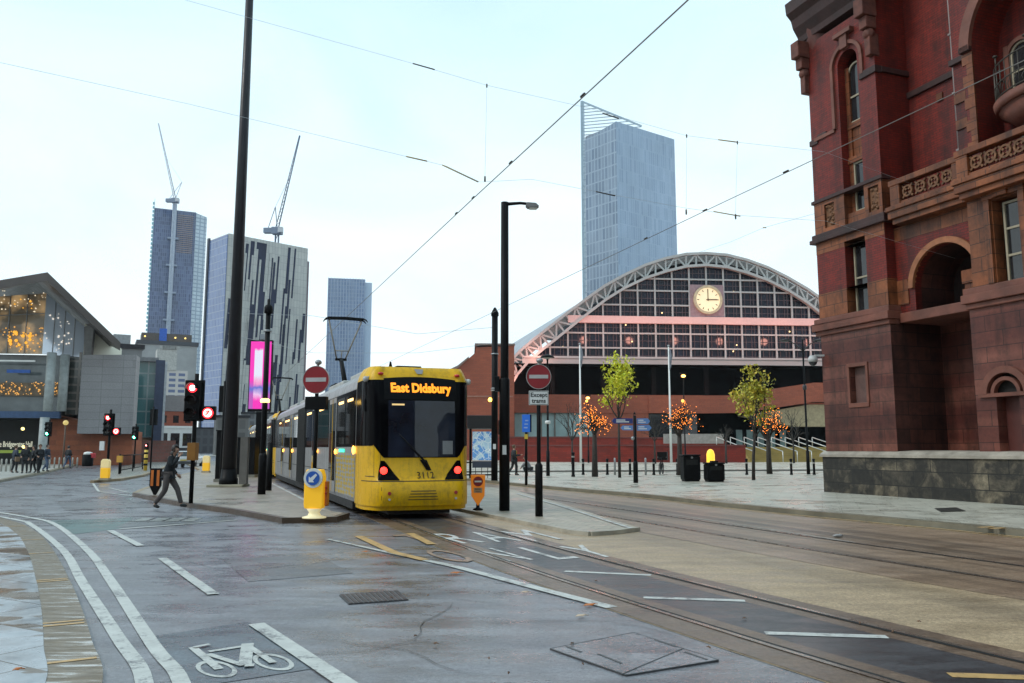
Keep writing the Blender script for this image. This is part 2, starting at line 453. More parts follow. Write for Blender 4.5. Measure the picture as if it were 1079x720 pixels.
# --- track frame: runs up the street, 22.2 degrees left of the view
TA = TH
def T(n, s, z=0.0):            # the tracks bend gently to the right as they come towards the camera
    return W(4.88 + n + .0045*max(0, 15 - s)**2, s, z)
def track_mb(n0, n1, s0, s1, z):
    ss = [x for x in (list(range(-20, 16, 2)) + [40, 80, 230]) if s0 <= x <= s1]
    return MB().strip([T(n0, s, z) for s in ss], [T(n1, s, z) for s in ss])
def track_strip(n0, n1, s0, s1, z, name, mat):
    return struct(track_mb(n0, n1, s0, s1, z), name, mat)
# concrete carriageway of the trams: tan lane by the near track, brown lane by the far track
track_strip(-1.12, 3.35, -20, 230, .004, 'tram_lane_near', A_TAN)
track_strip(-.45, .45, -20, 230, .008, 'track_infill', A_DARK)
A_EDGE = asphalt('track_edge_concrete', (.135,.09,.06), (.3, .55), mottle=.3)
for a_, b_ in ((-1.10, -.45), (.45, 1.0)): track_strip(a_, b_, -20, 230, .0085, 'track_edge', A_EDGE)
struct(MB().strip([T(3.3,s,.008) for s in (-20,-10,-4,0,4,8,12,15,60,180)], [W(n,s,.008) for n, s in ((14.95,-20),(14.9,-10),(14.9,-4),(14.8,0),(14.7,4),(14.4,8),(14.2,12),(13.9,15),(12.3,60),(11,180))]), 'tram_lane_far', A_BROWN)
RAIL = pm('rail_steel', (.30,.25,.21), .28, .7, var=.3, scale=1.2)
GROOVE = pm('rail_groove', (.008,.008,.008), .7)
for c in (0.0, 5.15):
    for sd in (-1, 1):
        x = c + sd*.7175
        track_strip(x-.03, x+.03, -20, 230, .016, 'rail', RAIL)
        g = x - sd*.052
        track_strip(g-.024, g+.024, -20, 230, .014, 'rail_groove', GROOVE)
        for q in (-.14, .14):
            pass
# right-hand plaza with kerb and faded yellow edge
KR = smooth([W(14.95,-18), W(14.75, 4), gnd(1079,565), gnd(800,538), gnd(680,524.5), gnd(560,513.5), W(12.2, 60), W(11.5, 110), W(10.8, 190)], 5)
slab([*[(p.x, p.y) for p in KR], tuple(W(75,190)[:2]), tuple(W(140,120)[:2]), tuple(W(140,-18)[:2])], .115, 'plaza_pavement', P_PLAZA)
kerb(KR, .28, .125, 'plaza_kerb', pm('kerb_wet_stone', (.19,.17,.125), .35, var=.3, scale=1.4))
struct(ribbon(offset_line(KR, .30), .09, .0125), 'yellow_line', ROADYEL)
struct(ribbon(offset_line(KR, .50), .07, .0125), 'yellow_line', ROADYEL)
for px, py in ((758,526),(1045,556)):
    p = gnd(px, py, .13); d = W(0,1) ; q = W(1,0)
    for k in (-.12, .12):
        c = p + d*k
        struct(MB().quad(c-q*.2-d*.06, c+q*.2-d*.06, c+q*.2+d*.06, c-q*.2+d*.06), 'loading_mark', ROADYEL)
# a step line across the plaza where the cycle stands are
struct(MB().beam(W(14.2, 52.5, .14), W(75, 41, .14), .35, .16), 'plaza_step', pm('step_stone', (.16,.15,.14), .5))
# refuge between the two tracks, white edged
pl = [gnd(474,537), gnd(560,554.2), gnd(603,563), gnd(622,565), gnd(645,563.5), gnd(672,560), gnd(590,533), gnd(540,518), T(3.1, 62), T(1.55, 62)]
pl[0] = T(1.58, 21.8)
slab(pl, .075, 'platform_island', P_PLAT)
kerb([pl[9]] + pl[0:4], .12, .082, 'platform_kerb', pm('pale_kerb', (.36,.33,.27), .5, var=.25))
kerb(pl[3:6], .12, .083, 'platform_kerb', pm('pale_kerb', (.36,.33,.27), .5))
struct(ribbon([p + Vector((0,0,.088)) for p in (gnd(665,556.6,.09), gnd(592,533.5,.09), gnd(545,520,.09))], .1, .0895), 'white_line', ROADWHITE)
# left island under the big pole
li = [gnd(365,546), gnd(352,550.5), gnd(300,551.5), gnd(250,542), gnd(190,533), gnd(160,527), gnd(142,523), gnd(150,519), gnd(168,512), gnd(190,503), gnd(212,497), T(-7.2, 110), T(-1.9,110), T(-1.85, 21)]
slab(li, .12, 'island_pavement', P_ISL)
kerb(li[0:7], .16, .125, 'island_kerb', pm('island_kerb_stone', (.07,.042,.024), .4, var=.35, scale=1.3))
kerb(li[6:12], .16, .126, 'island_kerb', pm('kerb_sand', (.3,.22,.13), .5, var=.3))
struct(ribbon([T(-1.98, s) for s in (21.5, 30, 45, 80)], .1, .124), 'white_line', ROADWHITE)
# left pavement: flagstones, wide granite kerb with loading marks
KO = smooth([Vector((-1.6,2.2,0)), Vector((-2.2,4.3,0)), gnd(108,720), gnd(97,680), gnd(87,647), gnd(73,613), gnd(55,580), gnd(38,562), gnd(10,549.5), gnd(-60,536), gnd(-220,521), gnd(-420, 514)], 6)
KI = offset_line(KO, .36)
slab([*[(p.x, p.y) for p in KI], (-80, 38), (-80, -20), (-1.6,-20), (-1.6, 1)], .036, 'left_pavement', P_LEFT)
def streaky():
    t = NT('left_kerb_stone'); n = t.noise(1.0, 5, .6, stretch=(1.6, 11, 1)); m = t.noise(14, 4, .7)
    c = t.ramp(n, [(.46, (.15,.11,.065)), (.56, (.19,.15,.10)), (.62, (.46,.46,.44))])
    t.set(Base_Color=t.mix(1.0, c, t.ramp(m, [(.3, .75), (.7, 1.2)]), 'MULTIPLY'), Roughness=t.ramp(n, [(.45, .45), (.6, .2)])); t.bump(m, .2, .006); return t.m
kerb(offset_line(KO, .19), .38, .03, 'left_kerb', streaky())
L1 = smooth([Vector((-1.25,2.0,0)), Vector((-1.85,4.2,0)), gnd(152,720), gnd(124,672), gnd(86,613), gnd(66,580), gnd(33,553.5), gnd(14,547.5), gnd(-60, 534)], 6)
struct(ribbon(L1, .12, .0085), 'double_line', ROADWHITE)
L2 = smooth([Vector((-.9,2.0,0)), Vector((-1.5,4.2,0)), gnd(191,720), gnd(161,680), gnd(117,613), gnd(92,580), gnd(58,553), gnd(30,545.5), gnd(-50, 532.5)], 6)
struct(ribbon(L2, .12, .0085), 'double_line', ROADWHITE)
KM = offset_line(KO, .2)
for py, two in ((544.5,0),(557,0),(570,0),(586.5,0),(615,1),(663,1),(700,0)):
    best = min(range(1, len(KM)-1), key=lambda i: abs((gnd(50, py).y) - KM[i].y))
    c = KM[best]; d = (KM[best+1]-KM[best-1]).normalized(); q = Vector((-d.y, d.x, 0))
    for k in ((-.07, .07) if two else (0,)):
        e = c + d*k
        struct(MB().quad(*[Vector((v.x, v.y, .034)) for v in (e-q*.18-d*.03, e+q*.18-d*.03, e+q*.18+d*.03, e-q*.18+d*.03)]), 'loading_mark', ROADYEL)
# far pavement by the concert hall, and the signal island in the junction
fp = [gnd(-160,545), gnd(-60,519), gnd(0,508), gnd(45,499.5), gnd(85,489), gnd(120,485), gnd(140,482.6)]
slab([*[(p.x, p.y) for p in fp], (-60, 230), (-160, 230), (-160, 30)], .12, 'far_pavement', pm('far_paving', (.42,.42,.39), .35, var=.2, scale=.6))
kerb(fp, .3, .125, 'far_kerb', pm('far_kerb_stone', (.22,.19,.13), .45, var=.3))
si = [gnd(97,509), gnd(125,507), gnd(150,502.5), gnd(168,496), gnd(181,489.5), gnd(172,487), gnd(150,487), gnd(125,495)]
slab(si, .12, 'signal_island', pm('signal_island_paving', (.27,.26,.23), .3, var=.2))
kerb(si[0:6], .2, .125, 'signal_island_kerb', pm('kerb_sand', (.3,.22,.13), .5))
si2 = [gnd(206,497), gnd(225,497), gnd(228,493), gnd(214,492)]
# --- painted markings on the left carriageway
def gq(*px, z=.004): return [gnd(x, y, z) for x, y in px]
def mark(px, wd, z=.0125, mat=None, name='lane_mark'): return struct(ribbon(gq(*px, z=z), wd, z), name, mat or ROADWHITE)
mark([(171,588),(225,626)], .13); mark([(116,559),(148,575)], .13)
mark([(270,657),(368,722)], .15)
mark([(126,557.5),(250,548)], .12)
struct(MB().quad(*gq((45,549),(140,545.5),(128,557),(78,563), z=.004)), 'green_patch', A_GREEN)
struct(MB().quad(*gq((122,556),(143,546),(250,543),(245,548), z=.006)), 'stop_box', asphalt('pale_asphalt', (.12,.13,.135), (.2,.4)))
for x in (146, 163, 180, 197):
    struct(ribbon(gq((x,549.5),(x+10,545.8), z=.0125), .28, .0125), 'faded_mark', pm('faded_paint', (.22,.23,.22), .45, var=.5, scale=4))
mark([(60,551),(245,546)], .05, z=.0165, mat=pm('faded_paint', (.22,.23,.22), .45))
mark([(98,509.5),(104,518),(140,523)], .1); mark([(115,514),(135,519)], .1)
mark([(345,568),(400,580),(480,597),(560,618),(645,640)], [.06,.10,.14,.15,.16], name='edge_line')
mark([(378,565),(415,582),(448,590)], .16, z=.0165, mat=ROADYEL, name='edge_line')
mark([(432,562),(455,573.5)], .16, z=.0205, mat=ROADYEL)
mark([(700,541),(800,556),(900,571.5)], .05, z=.0125, mat=pm('faded_white', (.4,.38,.34), .5, var=.4, scale=3), name='white_line')
for a, b in (((595,602),(686,606)),((678,629.5),(785,633)),((806,667),(935,671)),((1000,711),(1090,714))):
    struct(ribbon(gq(a, b, z=.0125), .13, .0125), 'transverse_dash', ROADYEL if a[0] == 1000 else ROADWHITE)
# wide dark tyre and water bands in the far tram lane
for n_, wd in ((3.45,.55),(5.9,.35)):
    pass
# bicycle symbol on its bluish patch
struct(MB().quad(*gq((150,672),(262,655),(340,703),(205,724))), 'cycle_patch', A_PATCH)
ZS = [.0085]
def stroke(pts, wd):
    ZS[0] += .0012; return struct(ribbon(gq(*pts, z=ZS[0]), wd, ZS[0]), 'cycle_symbol', ROADWHITE)
def ring(cx, cy, rx, ry, tilt, wd):
    pts = []
    for k in range(25):
        a = 2*math.pi*k/24; x = rx*math.cos(a); y = ry*math.sin(a)
        pts.append((cx + x - y*0.0, cy + y + x*tilt))
    A = []; B = []
    for (x, y) in pts:
        A.append(gnd(x, y, .008)); B.append(gnd(cx+(x-cx)*(1-wd), cy+(y-cy)*(1-wd), .008))
    struct(MB().strip(A, B), 'cycle_symbol', ROADWHITE)
ring(228, 705, 22, 8.5, .12, .24); ring(288, 697.5, 22, 8.2, .16, .24)
stroke([(203,682),(231,705)], .07); stroke([(220,686.5),(262,680)], .06); stroke([(219,689),(257,701)], .06)
stroke([(261,678),(258,701)], .1); stroke([(262,681),(288,698)], .06); stroke([(258,701),(268,700.5)], .08)
stroke([(204,682),(221,678.5)], .05)
# TRAM ONLY, painted across the near track
def road_text(body, pxs):
    for ch, (x0, y0, x1, y1, x2, y2) in zip(body, pxs):
        # x0,y0 bottom-left  x1,y1 bottom-right  x2,y2 top-left : ground parallelogram
        a, b, c = gnd(x0, y0), gnd(x1, y1), gnd(x2, y2)
        M = Matrix(((b.x-a.x, c.x-a.x, 0, a.x), (b.y-a.y, c.y-a.y, 0, a.y), (0, 0, 1, .0128), (0, 0, 0, 1)))
        o = text_obj('road_lettering', ch, 1.0, LETTER_T if ch in 'TO' else LETTER, None, Matrix.Identity(4), ext=0, align='LEFT')
        xs = [v.co.x for v in o.data.vertices]; ys = [v.co.y for v in o.data.vertices]
        lx, hx, ly, hy = min(xs), max(xs), min(ys), max(ys)
        for v in o.data.vertices:
            v.co = M @ Vector(((v.co.x-lx)/(hx-lx), (v.co.y-ly)/(hy-ly), 0))
        tag(o, kind='structure')
LETTER = worn('letter_paint', (.60,.60,.57), .462, (.07,.07,.075)); LETTER_T = worn('letter_paint_rusty', (.36,.24,.17), .47, (.08,.07,.065))
road_text('TRAM', [(448,575.5,474,574,412,564.5),(488,573.5,513,572,452,563.5),(524,572,551,570.5,486,562),(562,571,594,569,523,560.5)])
road_text('ONLY', [(478,594,508,592,440,581),(535,592.5,562,590.5,493,580),(588,590.5,611,588.7,545,578),(626,589,654,586.5,588,577)])

# repairs and tar seams in the carriageway
A_REP = asphalt('repair_asphalt', (.11,.107,.115), (.22, .55), mottle=.3); A_REP2 = asphalt('older_repair', (.17,.168,.175), (.22, .55), mottle=.35); TAR = pm('tar_seam', (.03,.03,.032), .35, var=.3, scale=6)
for k, (px, mt) in enumerate((([(235,590),(330,583),(372,604),(262,613)], A_REP), ([(60,530),(150,527),(170,534),(70,538)], A_REP))):
    pts = gq(*px, z=.0042+.0006*k); struct(MB().quad(*pts), 'road_patch', mt)
rs = random.Random(31)
for k in range(7):
    x0, y0 = rs.uniform(150, 560), rs.uniform(575, 700); pts = []; a0 = rs.uniform(-.5, .5)
    p = gnd(x0, y0)
    for q in range(9):
        pts.append(p.copy()); a0 += rs.uniform(-.5, .5); p = p + Vector((math.cos(a0)*.25, math.sin(a0)*.25, 0))
    struct(ribbon(pts, [.004+.006*math.sin(math.pi*i/8) for i in range(9)], .0066+.0005*k), 'road_crack', TAR)
# ------------------------------------------------------------------ trams
TSILVER = grimy('tram_silver', (.38,.38,.39), .3, .45, (.10,.09,.08))
TBLACK = glass('tram_black_glass', (.003,.003,.004), .12, .04, var=.3)
TGLASS = glass('tram_windscreen', (.010,.015,.028), .03, .4, var=.6, scale=1.2)
TSIDE = glass('tram_side_glass', (.02,.02,.02), .04, .4, scale=1.5, var=.5)
TDARK = pm('tram_underframe', (.014,.013,.013), .7)
TSEAM = pm('panel_seam', (.05,.035,.01), .6)
AMBER_L = em('amber_lamp', (1,.42,.05), 7)
RED_L = em('tail_lamp_red', (1,.03,.02), 5)
RED_DIM = pm('red_reflector', (.4,.02,.02), .3)
LEDAMB = em('led_amber', (1,.30,.01), 1.7)
GREEN_LED = em('door_led_green', (.05,.8,.5), 1.6)
WARM_STRIP = em('saloon_lamp', (1,.62,.22), 3.2)
def halftone():
    t = NT('tram_halftone'); v = t.n('ShaderNodeTexVoronoi'); v.feature = 'F1'
    mp = t.n('ShaderNodeMapping'); mp.inputs['Scale'].default_value = (2.2, 8.5, 8.5); t.l(t.tc.outputs['UV'], mp.inputs[0]); t.l(mp.outputs[0], v.inputs['Vector'])
    v.inputs['Scale'].default_value = 1.0; v.inputs['Randomness'].default_value = .25
    f = t.ramp(v.outputs['Distance'], [(.40, 1.0), (.46, 0.0)])
    t.set(Base_Color=t.mix(f, (.36,.36,.37), (.56,.38,.03)), Roughness=.35, Metallic=.25); return t.m
HALF = halftone()

def cab_pt(u, z, off=0.0):
    # u: metres around the plan from the centre of the end face; z above rail
    fw, cr = .93, .62                # half width of the face, length of the tapering corner
    s = 1 if u >= 0 else -1; a = abs(u)
    lean = 0.0
    if z < 1.0: lean = .10 - .22*(1-abs((z-.55)/.5)**2)*1 if z > .1 else .1
    if z >= 1.0: lean = .10 + (z-1.0)*.05
    if z > 2.7: lean += (z-2.7)**2*.42
    crown = .05
    if a <= fw:
        x = a; y = crown*(a/fw)**2 + lean; nx, ny = .10*(a/fw), -1
    elif a <= fw + 1.05:
        t = (a-fw)/1.05
        # bezier from the face edge to the full width side
        p0 = (fw, crown); p1 = (1.20, .13); p2 = (1.325, .80)
        x = (1-t)**2*p0[0]+2*t*(1-t)*p1[0]+t*t*p2[0]; y = (1-t)**2*p0[1]+2*t*(1-t)*p1[1]+t*t*p2[1]
        dx = 2*(1-t)*(p1[0]-p0[0])+2*t*(p2[0]-p1[0]); dy = 2*(1-t)*(p1[1]-p0[1])+2*t*(p2[1]-p1[1])
        nx, ny = dy, -dx; y += lean*(1-t)
    else:
        x = 1.325; y = .80 + (a-fw-1.05); nx, ny = 1, 0
    if z > 3.2:                       # shoulders roll in towards the roof
        x -= (z-3.2)**2*.9*(x/1.325)
    l = math.hypot(nx, ny); nx /= l; ny /= l
    return Vector((s*(x+nx*off), y+ny*off, z + (off*.5 if z > 3.3 else 0)))
def patch(mb, us, zlo, zhi, off, nz=6):
    rows = []
    for j in range(nz+1):
        rows.append([cab_pt(u, zlo(u)+(zhi(u)-zlo(u))*j/nz, off) for u in us])
    vs = [p for r in rows for p in r]; n = len(us)
    mb.add(vs, [(j*n+i, j*n+i+1, (j+1)*n+i+1, (j+1)*n+i) for j in range(nz) for i in range(n-1)], True)
def lin(a, b, n): return [a+(b-a)*i/n for i in range(n+1)]
UF = .93
def make_tram(label, loc, rotz, group, dest=True):
    L = 27.8
    t = thing('tram', label, 'tram', loc, rotz, group)
    # main body shell with the rolled roof, 3 mm inside of cab skins
    prof = [(-1.30,.32),(-1.325,.42),(-1.325,3.15),(-1.27,3.36),(-1.12,3.52),(-.8,3.60),(.8,3.60),(1.12,3.52),(1.27,3.36),(1.325,3.15),(1.325,.42),(1.30,.32)]
    m = MB(); m.prism(prof, 1.56, L-1.56, 'y'); m.build('body', TSILVER, t)
    for end in (0, 1):
        E = MB()
        M = Matrix.Identity(4) if end == 0 else Matrix.Translation((0, L, 0)) @ Matrix.Rotation(math.pi, 4, 'Z')
        E.M = M
        us = sorted(set([round(x, 4) for x in lin(-2.75, -UF-1.05, 4) + lin(-UF-1.05, -UF, 12) + lin(-UF, UF, 14) + lin(UF, UF+1.05, 12) + lin(UF+1.05, 2.75, 4)]))
        patch(E, us, lambda u: .20, lambda u: .34, -.03, 1)
        patch(E, us, lambda u: .30, lambda u: 1.0, 0, 8); patch(E, us, lambda u: 1.0, lambda u: 2.7, 0, 4); patch(E, us, lambda u: 2.7, lambda u: 3.62, 0, 9)
        # roof cap over the cab
        top = [cab_pt(u, 3.62) for u in us]; n = len(us)
        cap = [Vector((p.x*.55, p.y*.55+1.05, 3.70)) for p in top]
        E.add(top+cap, [(i, i+1, n+i+1, n+i) for i in range(n-1)], True); E.add(cap, [tuple(range(n))], True)
        cab = E.build('cab', YELLOW, t)
        def sub(name, mat, fn, parent=cab):
            q = MB(); q.M = M; fn(q); return q.build(name, mat, parent)
        def zl(u):
            a = abs(u)
            if a < .9: return 1.42
            if a > 1.35: return 1.70
            return 1.42 + (a-.9)/.45*.30
        # black glazing wraps the front, dips towards the middle in a shallow V
        def wind(q):
            patch(q, lin(-2.70, 2.70, 72), zl, lambda u: 3.28, .008, 10)
        sub('cab_glazing', TBLACK, wind)
        def scr(q): patch(q, lin(-.80, .84, 18), lambda u: 1.44+.12*max(0, .0), lambda u: 2.78, .016, 8)
        ws = sub('windscreen', TGLASS, scr)
        def paper(q): patch(q, lin(.52, .78, 4), lambda u: 1.50, lambda u: 1.82, .020, 2)
        sub('route_card', pm('route_card', (.20,.21,.22), .5), paper, ws)
        def refl(q): patch(q, lin(-.72, -.42, 4), lambda u: 2.66, lambda u: 2.70, .020, 1)
        sub('cab_light', em('cab_light', (1,.7,.3), .8), refl, ws)
        for u0, u1 in ((-1.50, -1.08), (1.08, 1.50)):
            def cabdoor(q, u0=u0, u1=u1): patch(q, lin(u0, u1, 6), lambda u: 1.9, lambda u: 2.95, .014, 4)
            sub('cab_side_window', TBLACK, cabdoor)
        def seams(q):
            patch(q, lin(-UF-1.0, UF+1.0, 50), lambda u: .865, lambda u: .885, .004, 1)
            for u0 in (-1.02, 1.02): patch(q, [u0-.008, u0+.008], lambda u: .3, lambda u: 1.5, .004, 6)
            patch(q, lin(-1.75, -1.3, 6), lambda u: .98, lambda u: .995, .005, 1); patch(q, lin(1.3, 1.75, 6), lambda u: .98, lambda u: .995, .005, 1)
            for u0 in (-1.32, 1.32): patch(q, [u0-.006, u0+.006], lambda u: 1.0, lambda u: 1.7, .004, 3)
        sub('panel_seam', TSEAM, seams)
        def disp(q): patch(q, lin(-.90, .90, 20), lambda u: 2.80, lambda u: 3.36-.05*(u/.9)**2, .018, 6)
        db = sub('destination_display', pm('display_black', (.004,.004,.005), .4, spec=.08), disp)
        if end == 0 and dest:
            o = text_obj('destination_text', 'East Didsbury', .25, LEDAMB, db, Matrix.Identity(4), ext=.002, bold=.011, sx=1.0)
            for v in o.data.vertices:
                u, zz = v.co.x*1.06, v.co.y*1.22+3.08
                p = cab_pt(u, zz, .026 + v.co.z); v.co = p
        for sd in (-1, 1):
            def tri(q, sd=sd):
                lo = lambda u: .90
                hi = lambda u: .92 + .50*max(0, (1 - abs((abs(u)-.86)/.30)))
                patch(q, [sd*x for x in lin(.55, 1.14, 14)], lo, lambda u: .90 + .45*max(0, min(1, (abs(u)-.54)/.34, (1.16-abs(u))/.14)), .012, 5)
            hl = sub('headlight', TBLACK, tri)
            def lamp(q, sd=sd):
                c = cab_pt(sd*.90, 1.12, .03); q.ball(c, .088, 12, 8, (1, .5, 1))
            sub('tail_lamp', RED_L if end == 0 else RED_DIM, lamp, cab)
            def rf(q, sd=sd): q.disc(cab_pt(sd*.80, .60, .012), .042, 'y', .02, 14)
            sub('reflector', RED_DIM, rf)
            def rf2(q, sd=sd): q.disc(cab_pt(sd*.80, .46, .012), .028, 'y', .02, 12)
            sub('marker_lamp', pm('clear_lens', (.5,.5,.48), .15), rf2)
            def tl(q, sd=sd): q.ball(cab_pt(sd*1.02, 3.42, .03), .06, 10, 6, (1.2, 1, .6))
            sub('roof_lamp', pm('roof_lamp_red', (.55,.02,.03), .3), tl)
            def cam_(q, sd=sd):
                c = cab_pt(sd*1.72, 3.30, .05); q.ball(c, .075, 10, 6); q.tube(c, c+Vector((-sd*.08,0,.06)), .025)
            sub('mirror_camera', pm('cam_white', (.5,.5,.48), .4), cam_)
        def grille(q):
            for k in range(4): patch(q, lin(-.36+.02*k, .36-.02*k, 10), lambda u, k=k: .44+.065*k, lambda u, k=k: .462+.065*k, .010, 1)
        sub('bumper_grille', pm('grille_shadow', (.14,.09,.01), .5), grille)
        def badge(q):
            a = [cab_pt(-.13, 3.57, .012), cab_pt(.13, 3.57, .012), cab_pt(.07, 3.44, .02), cab_pt(-.07, 3.44, .02)]
            q.add(a, [(0,1,2,3)])
        sub('crest', pm('badge_grey', (.3,.3,.3), .4), badge)
        def wip(q):
            q.path([cab_pt(.14, 1.18, .03), cab_pt(.06, 1.34, .05), cab_pt(-.55, 1.98, .06)], [.03, .025, .012], 6)
            q.add([cab_pt(-.05,1.37,.02), cab_pt(.12,1.37,.02), cab_pt(.24,1.12,.02), cab_pt(.12,1.12,.02)], [(0,1,2,3)])
        sub('wiper', BLACK, wip)
        if end == 0:
            o = text_obj('fleet_number', '3112', .20, pm('number_ink', (.05,.045,.03), .5), cab, Matrix.Identity(4), ext=.001)
            for v in o.data.vertices: v.co = cab_pt(v.co.x*1.1+.09, v.co.y*1.1+1.0, .008)
        def floorpan(q): q.box(-.75, .75, .25, 3.0, .10, .30); None
        sub('coupler_bay', TDARK, floorpan, t)
    # silver flanks: windows, doors and panels
    halves = [(1.75, 3.2, 'w'), (3.3, 4.75, 'w'), (4.85, 6.25, 'd'), (6.4, 9.0, 'w'), (9.1, 10.5, 'd'), (10.6, 12.5, 'w'), (12.6, 15.2, 'art'), (15.3, 17.2, 'w'), (17.3, 18.7, 'd'), (18.8, 21.4, 'w'), (21.55, 22.95, 'd'), (23.05, 24.5, 'w')]
    for sd in (-1, 1):
        x0 = sd*1.327; x1 = sd*1.336; x2 = sd*1.345
        q = MB(); q.box(x0, sd*1.331, 1.62, 26.2, 1.68, 3.12); q.build('window_band', TBLACK, t)
        for y0, y1, k in halves:
            if k == 'w':
                q = MB(); q.box(sd*1.332, x1, y0+.06, y1-.06, 1.76, 3.02); wn = q.build('side_window', TSIDE, t)
                q = MB(); q.box(sd*1.337, sd*1.340, y0+.3, y1-.3, 2.86, 2.93); q.build('saloon_light', WARM_STRIP, wn)
            elif k == 'd':
                q = MB(); q.box(sd*1.332, x2, y0, y1, .40, 3.10); dr = q.build('door', TSILVER, t)
                for c in (y0+.1, (y0+y1)/2+.06):
                    q = MB(); q.box(x2, sd*1.350, c, c+.54, .72, 2.95); q.build('door_window', TSIDE, dr)
                q = MB(); q.box(x2, sd*1.352, (y0+y1)/2-.03, (y0+y1)/2+.03, .42, 3.08); q.build('door_edge', YELLOW, dr)
                q = MB(); q.ball((sd*1.36, y0-.06, 1.55), .075, 10, 6, (.4, 1, 1)); q.build('amber_lamp', AMBER_L, t)
            else:
                q = MB()
                for i in range(26): q.box(x0, sd*(1.37 if i % 2 else 1.34), y0+.1*i, y0+.1*i+.1, .35, 3.2)
                q.build('gangway_bellows', TDARK, t)
        q = MB(); q.box(sd*1.30, sd*1.20, 2.0, 25.8, .12, .36); q.build('skirt', TDARK, t)
        q = MB(); q.box(sd*1.327, sd*1.333, 1.62, 4.75, .42, 1.52); q.build('halftone_panel', HALF, t)
        q = MB(); q.box(sd*1.333, sd*1.338, 3.3, 4.3, 1.535, 1.63); q.build('green_indicator', GREEN_LED, t)
        q = MB(); q.ball((sd*1.36, 1.72, 1.60), .085, 10, 6, (.4, 1, 1.3)); q.build('amber_lamp', AMBER_L, t)
        q = MB(); q.box(sd*1.327, sd*1.332, 4.8, 25, .98, 1.0); q.build('panel_seam', TDARK, t)
    # bogies
    for y in (4.2, 13.9, 23.6):
        q = MB()
        for dy in (-.9, .9):
            for sd in (-1, 1): q.disc((sd*.72, y+dy, .33), .33, 'x', .14, 18)
        q.box(-1.1, 1.1, y-1.3, y+1.3, .26, .5); q.build('bogie', TDARK, t)
    # roof boxes and pantograph
    RB = pm('roof_box', (.42,.42,.40), .5)
    for y0, y1 in ((3.4, 5.6), (7.0, 10.3), (15.6, 19.5), (21, 24.6)):
        MB().box(-.85, .85, y0, y1, 3.58, 3.78).build('roof_box', RB, t, bevel=.04)
    MB().box(-.32, .32, 1.55, 2.0, 3.68, 3.75).build('roof_aerial', BLACK, t)
    MB().path([(-.5,1.5,3.7),(-.5,1.5,3.84)], [.05,.02], 8).build('roof_horn', BLACK, t)
    py = 12.0
    q = MB()
    q.beam((-.38, py, 4.0), (.38, py, 4.0), .1, .08)
    for s2 in (-.45, .45): q.tube((s2, py-.4, 3.6), (s2, py-.4, 4.0), .05); q.tube((s2, py+.4, 3.6), (s2, py+.4, 4.0), .05)
    q.tube((-.45,py-.4,4.0),(.45,py-.4,4.0), .04); q.tube((-.45,py+.4,4.0),(.45,py+.4,4.0), .04)
    q.path([(0, py, 4.02), (0, py+1.0, 4.95), (0, py+1.25, 5.1)], [.10, .085, .08], 8)
    q.beam((-.22, py+1.25, 5.1), (.22, py+1.25, 5.1), .14, .09)
    pan = q.build('pantograph', BLACK, t)
    q = MB()
    hz_ = 6.58
    for s2 in (-1, 1): q.path([(s2*.16, py+1.25, 5.1), (s2*.62, py+.35, hz_-.08)], .028, 6)
    q.tube((-.26, py+1.05, 5.42), (.26, py+1.05, 5.42), .02); q.tube((0, py+1.2, 5.1), (0, py+1.05, 5.42), .02)
    q.build('pantograph_arm', pm('arm_grey', (.30,.27,.22), .5), pan)
    q = MB()
    for dy in (.15, .5): q.path([(-.82,py+dy,hz_-.12),(-.76,py+dy,hz_-.04),(-.66,py+dy,hz_),(0,py+dy,hz_+.02),(.66,py+dy,hz_),(.76,py+dy,hz_-.04),(.82,py+dy,hz_-.12)], [.016,.028,.036,.036,.036,.028,.016], 8)
    for s2 in (-.6, .6): q.beam((s2, py+.15, hz_-.04), (s2, py+.5, hz_-.04), .05, .05)
    q.build('collector_head', BLACK, pan)
    return t
TRAM_S = 19.3
tram1 = make_tram('yellow ended silver tram showing East Didsbury, stopped with its tail lamps lit', T(0, TRAM_S, .02), TA, 'coupled trams on the near track')
t2 = dup(tram1, T(0, TRAM_S+28.6, .02), TA, 'silver tram coupled ahead of the East Didsbury tram, mostly hidden behind it', 'coupled trams on the near track')
for c in list(t2.children):
    for g in list(c.children):
        if g.name.split('.')[0] in ('destination_text',): bpy.data.objects.remove(g)
        elif g.name.split('.')[0] == 'fleet_number': bpy.data.objects.remove(g)

# ------------------------------------------------------------------ poles, signals and signs
def pole(name, label, cat, p, h, r0, r1, mat=BLACK, base=None, group=None, sleeve=None):
    t = thing(name, label, cat, p, 0, group)
    MB().path([(0,0,0),(0,0,h)], [r0, r1], 14).build('shaft', mat, t)
    if base: MB().lathe([(base*1.25,0),(base*1.25,.04),(base,.06),(base,.5),(r0*1.05,.62)], (0,0,0), 14).build('base', mat, t)
    if sleeve: MB().lathe([(sleeve[0],0),(sleeve[0],sleeve[1]),(r0,sleeve[1]+.08)], (0,0,0), 14).build('base_sleeve', mat, t)
    return t
bp = gnd(240.5, 513, .12)
t = pole('catenary_mast', 'very tall tapering dark steel mast on a square plinth on the island', 'mast', bp, 27, .29, .13, DARKMETAL)
MB().box(-.72,.72,-.5,.5,0,.10).build('plinth', pm('plinth_stone', (.33,.30,.22), .6), t, bevel=.02)
MB().lathe([(.37,.10),(.37,.32),(.33,.36),(.30,.7)], (0,0,0), 16).build('collar', BLACK, t)
MB().box(.50,.80,-.25,.0,.1,2.0).build('control_post', pm('post_grey', (.12,.11,.10), .5), t)
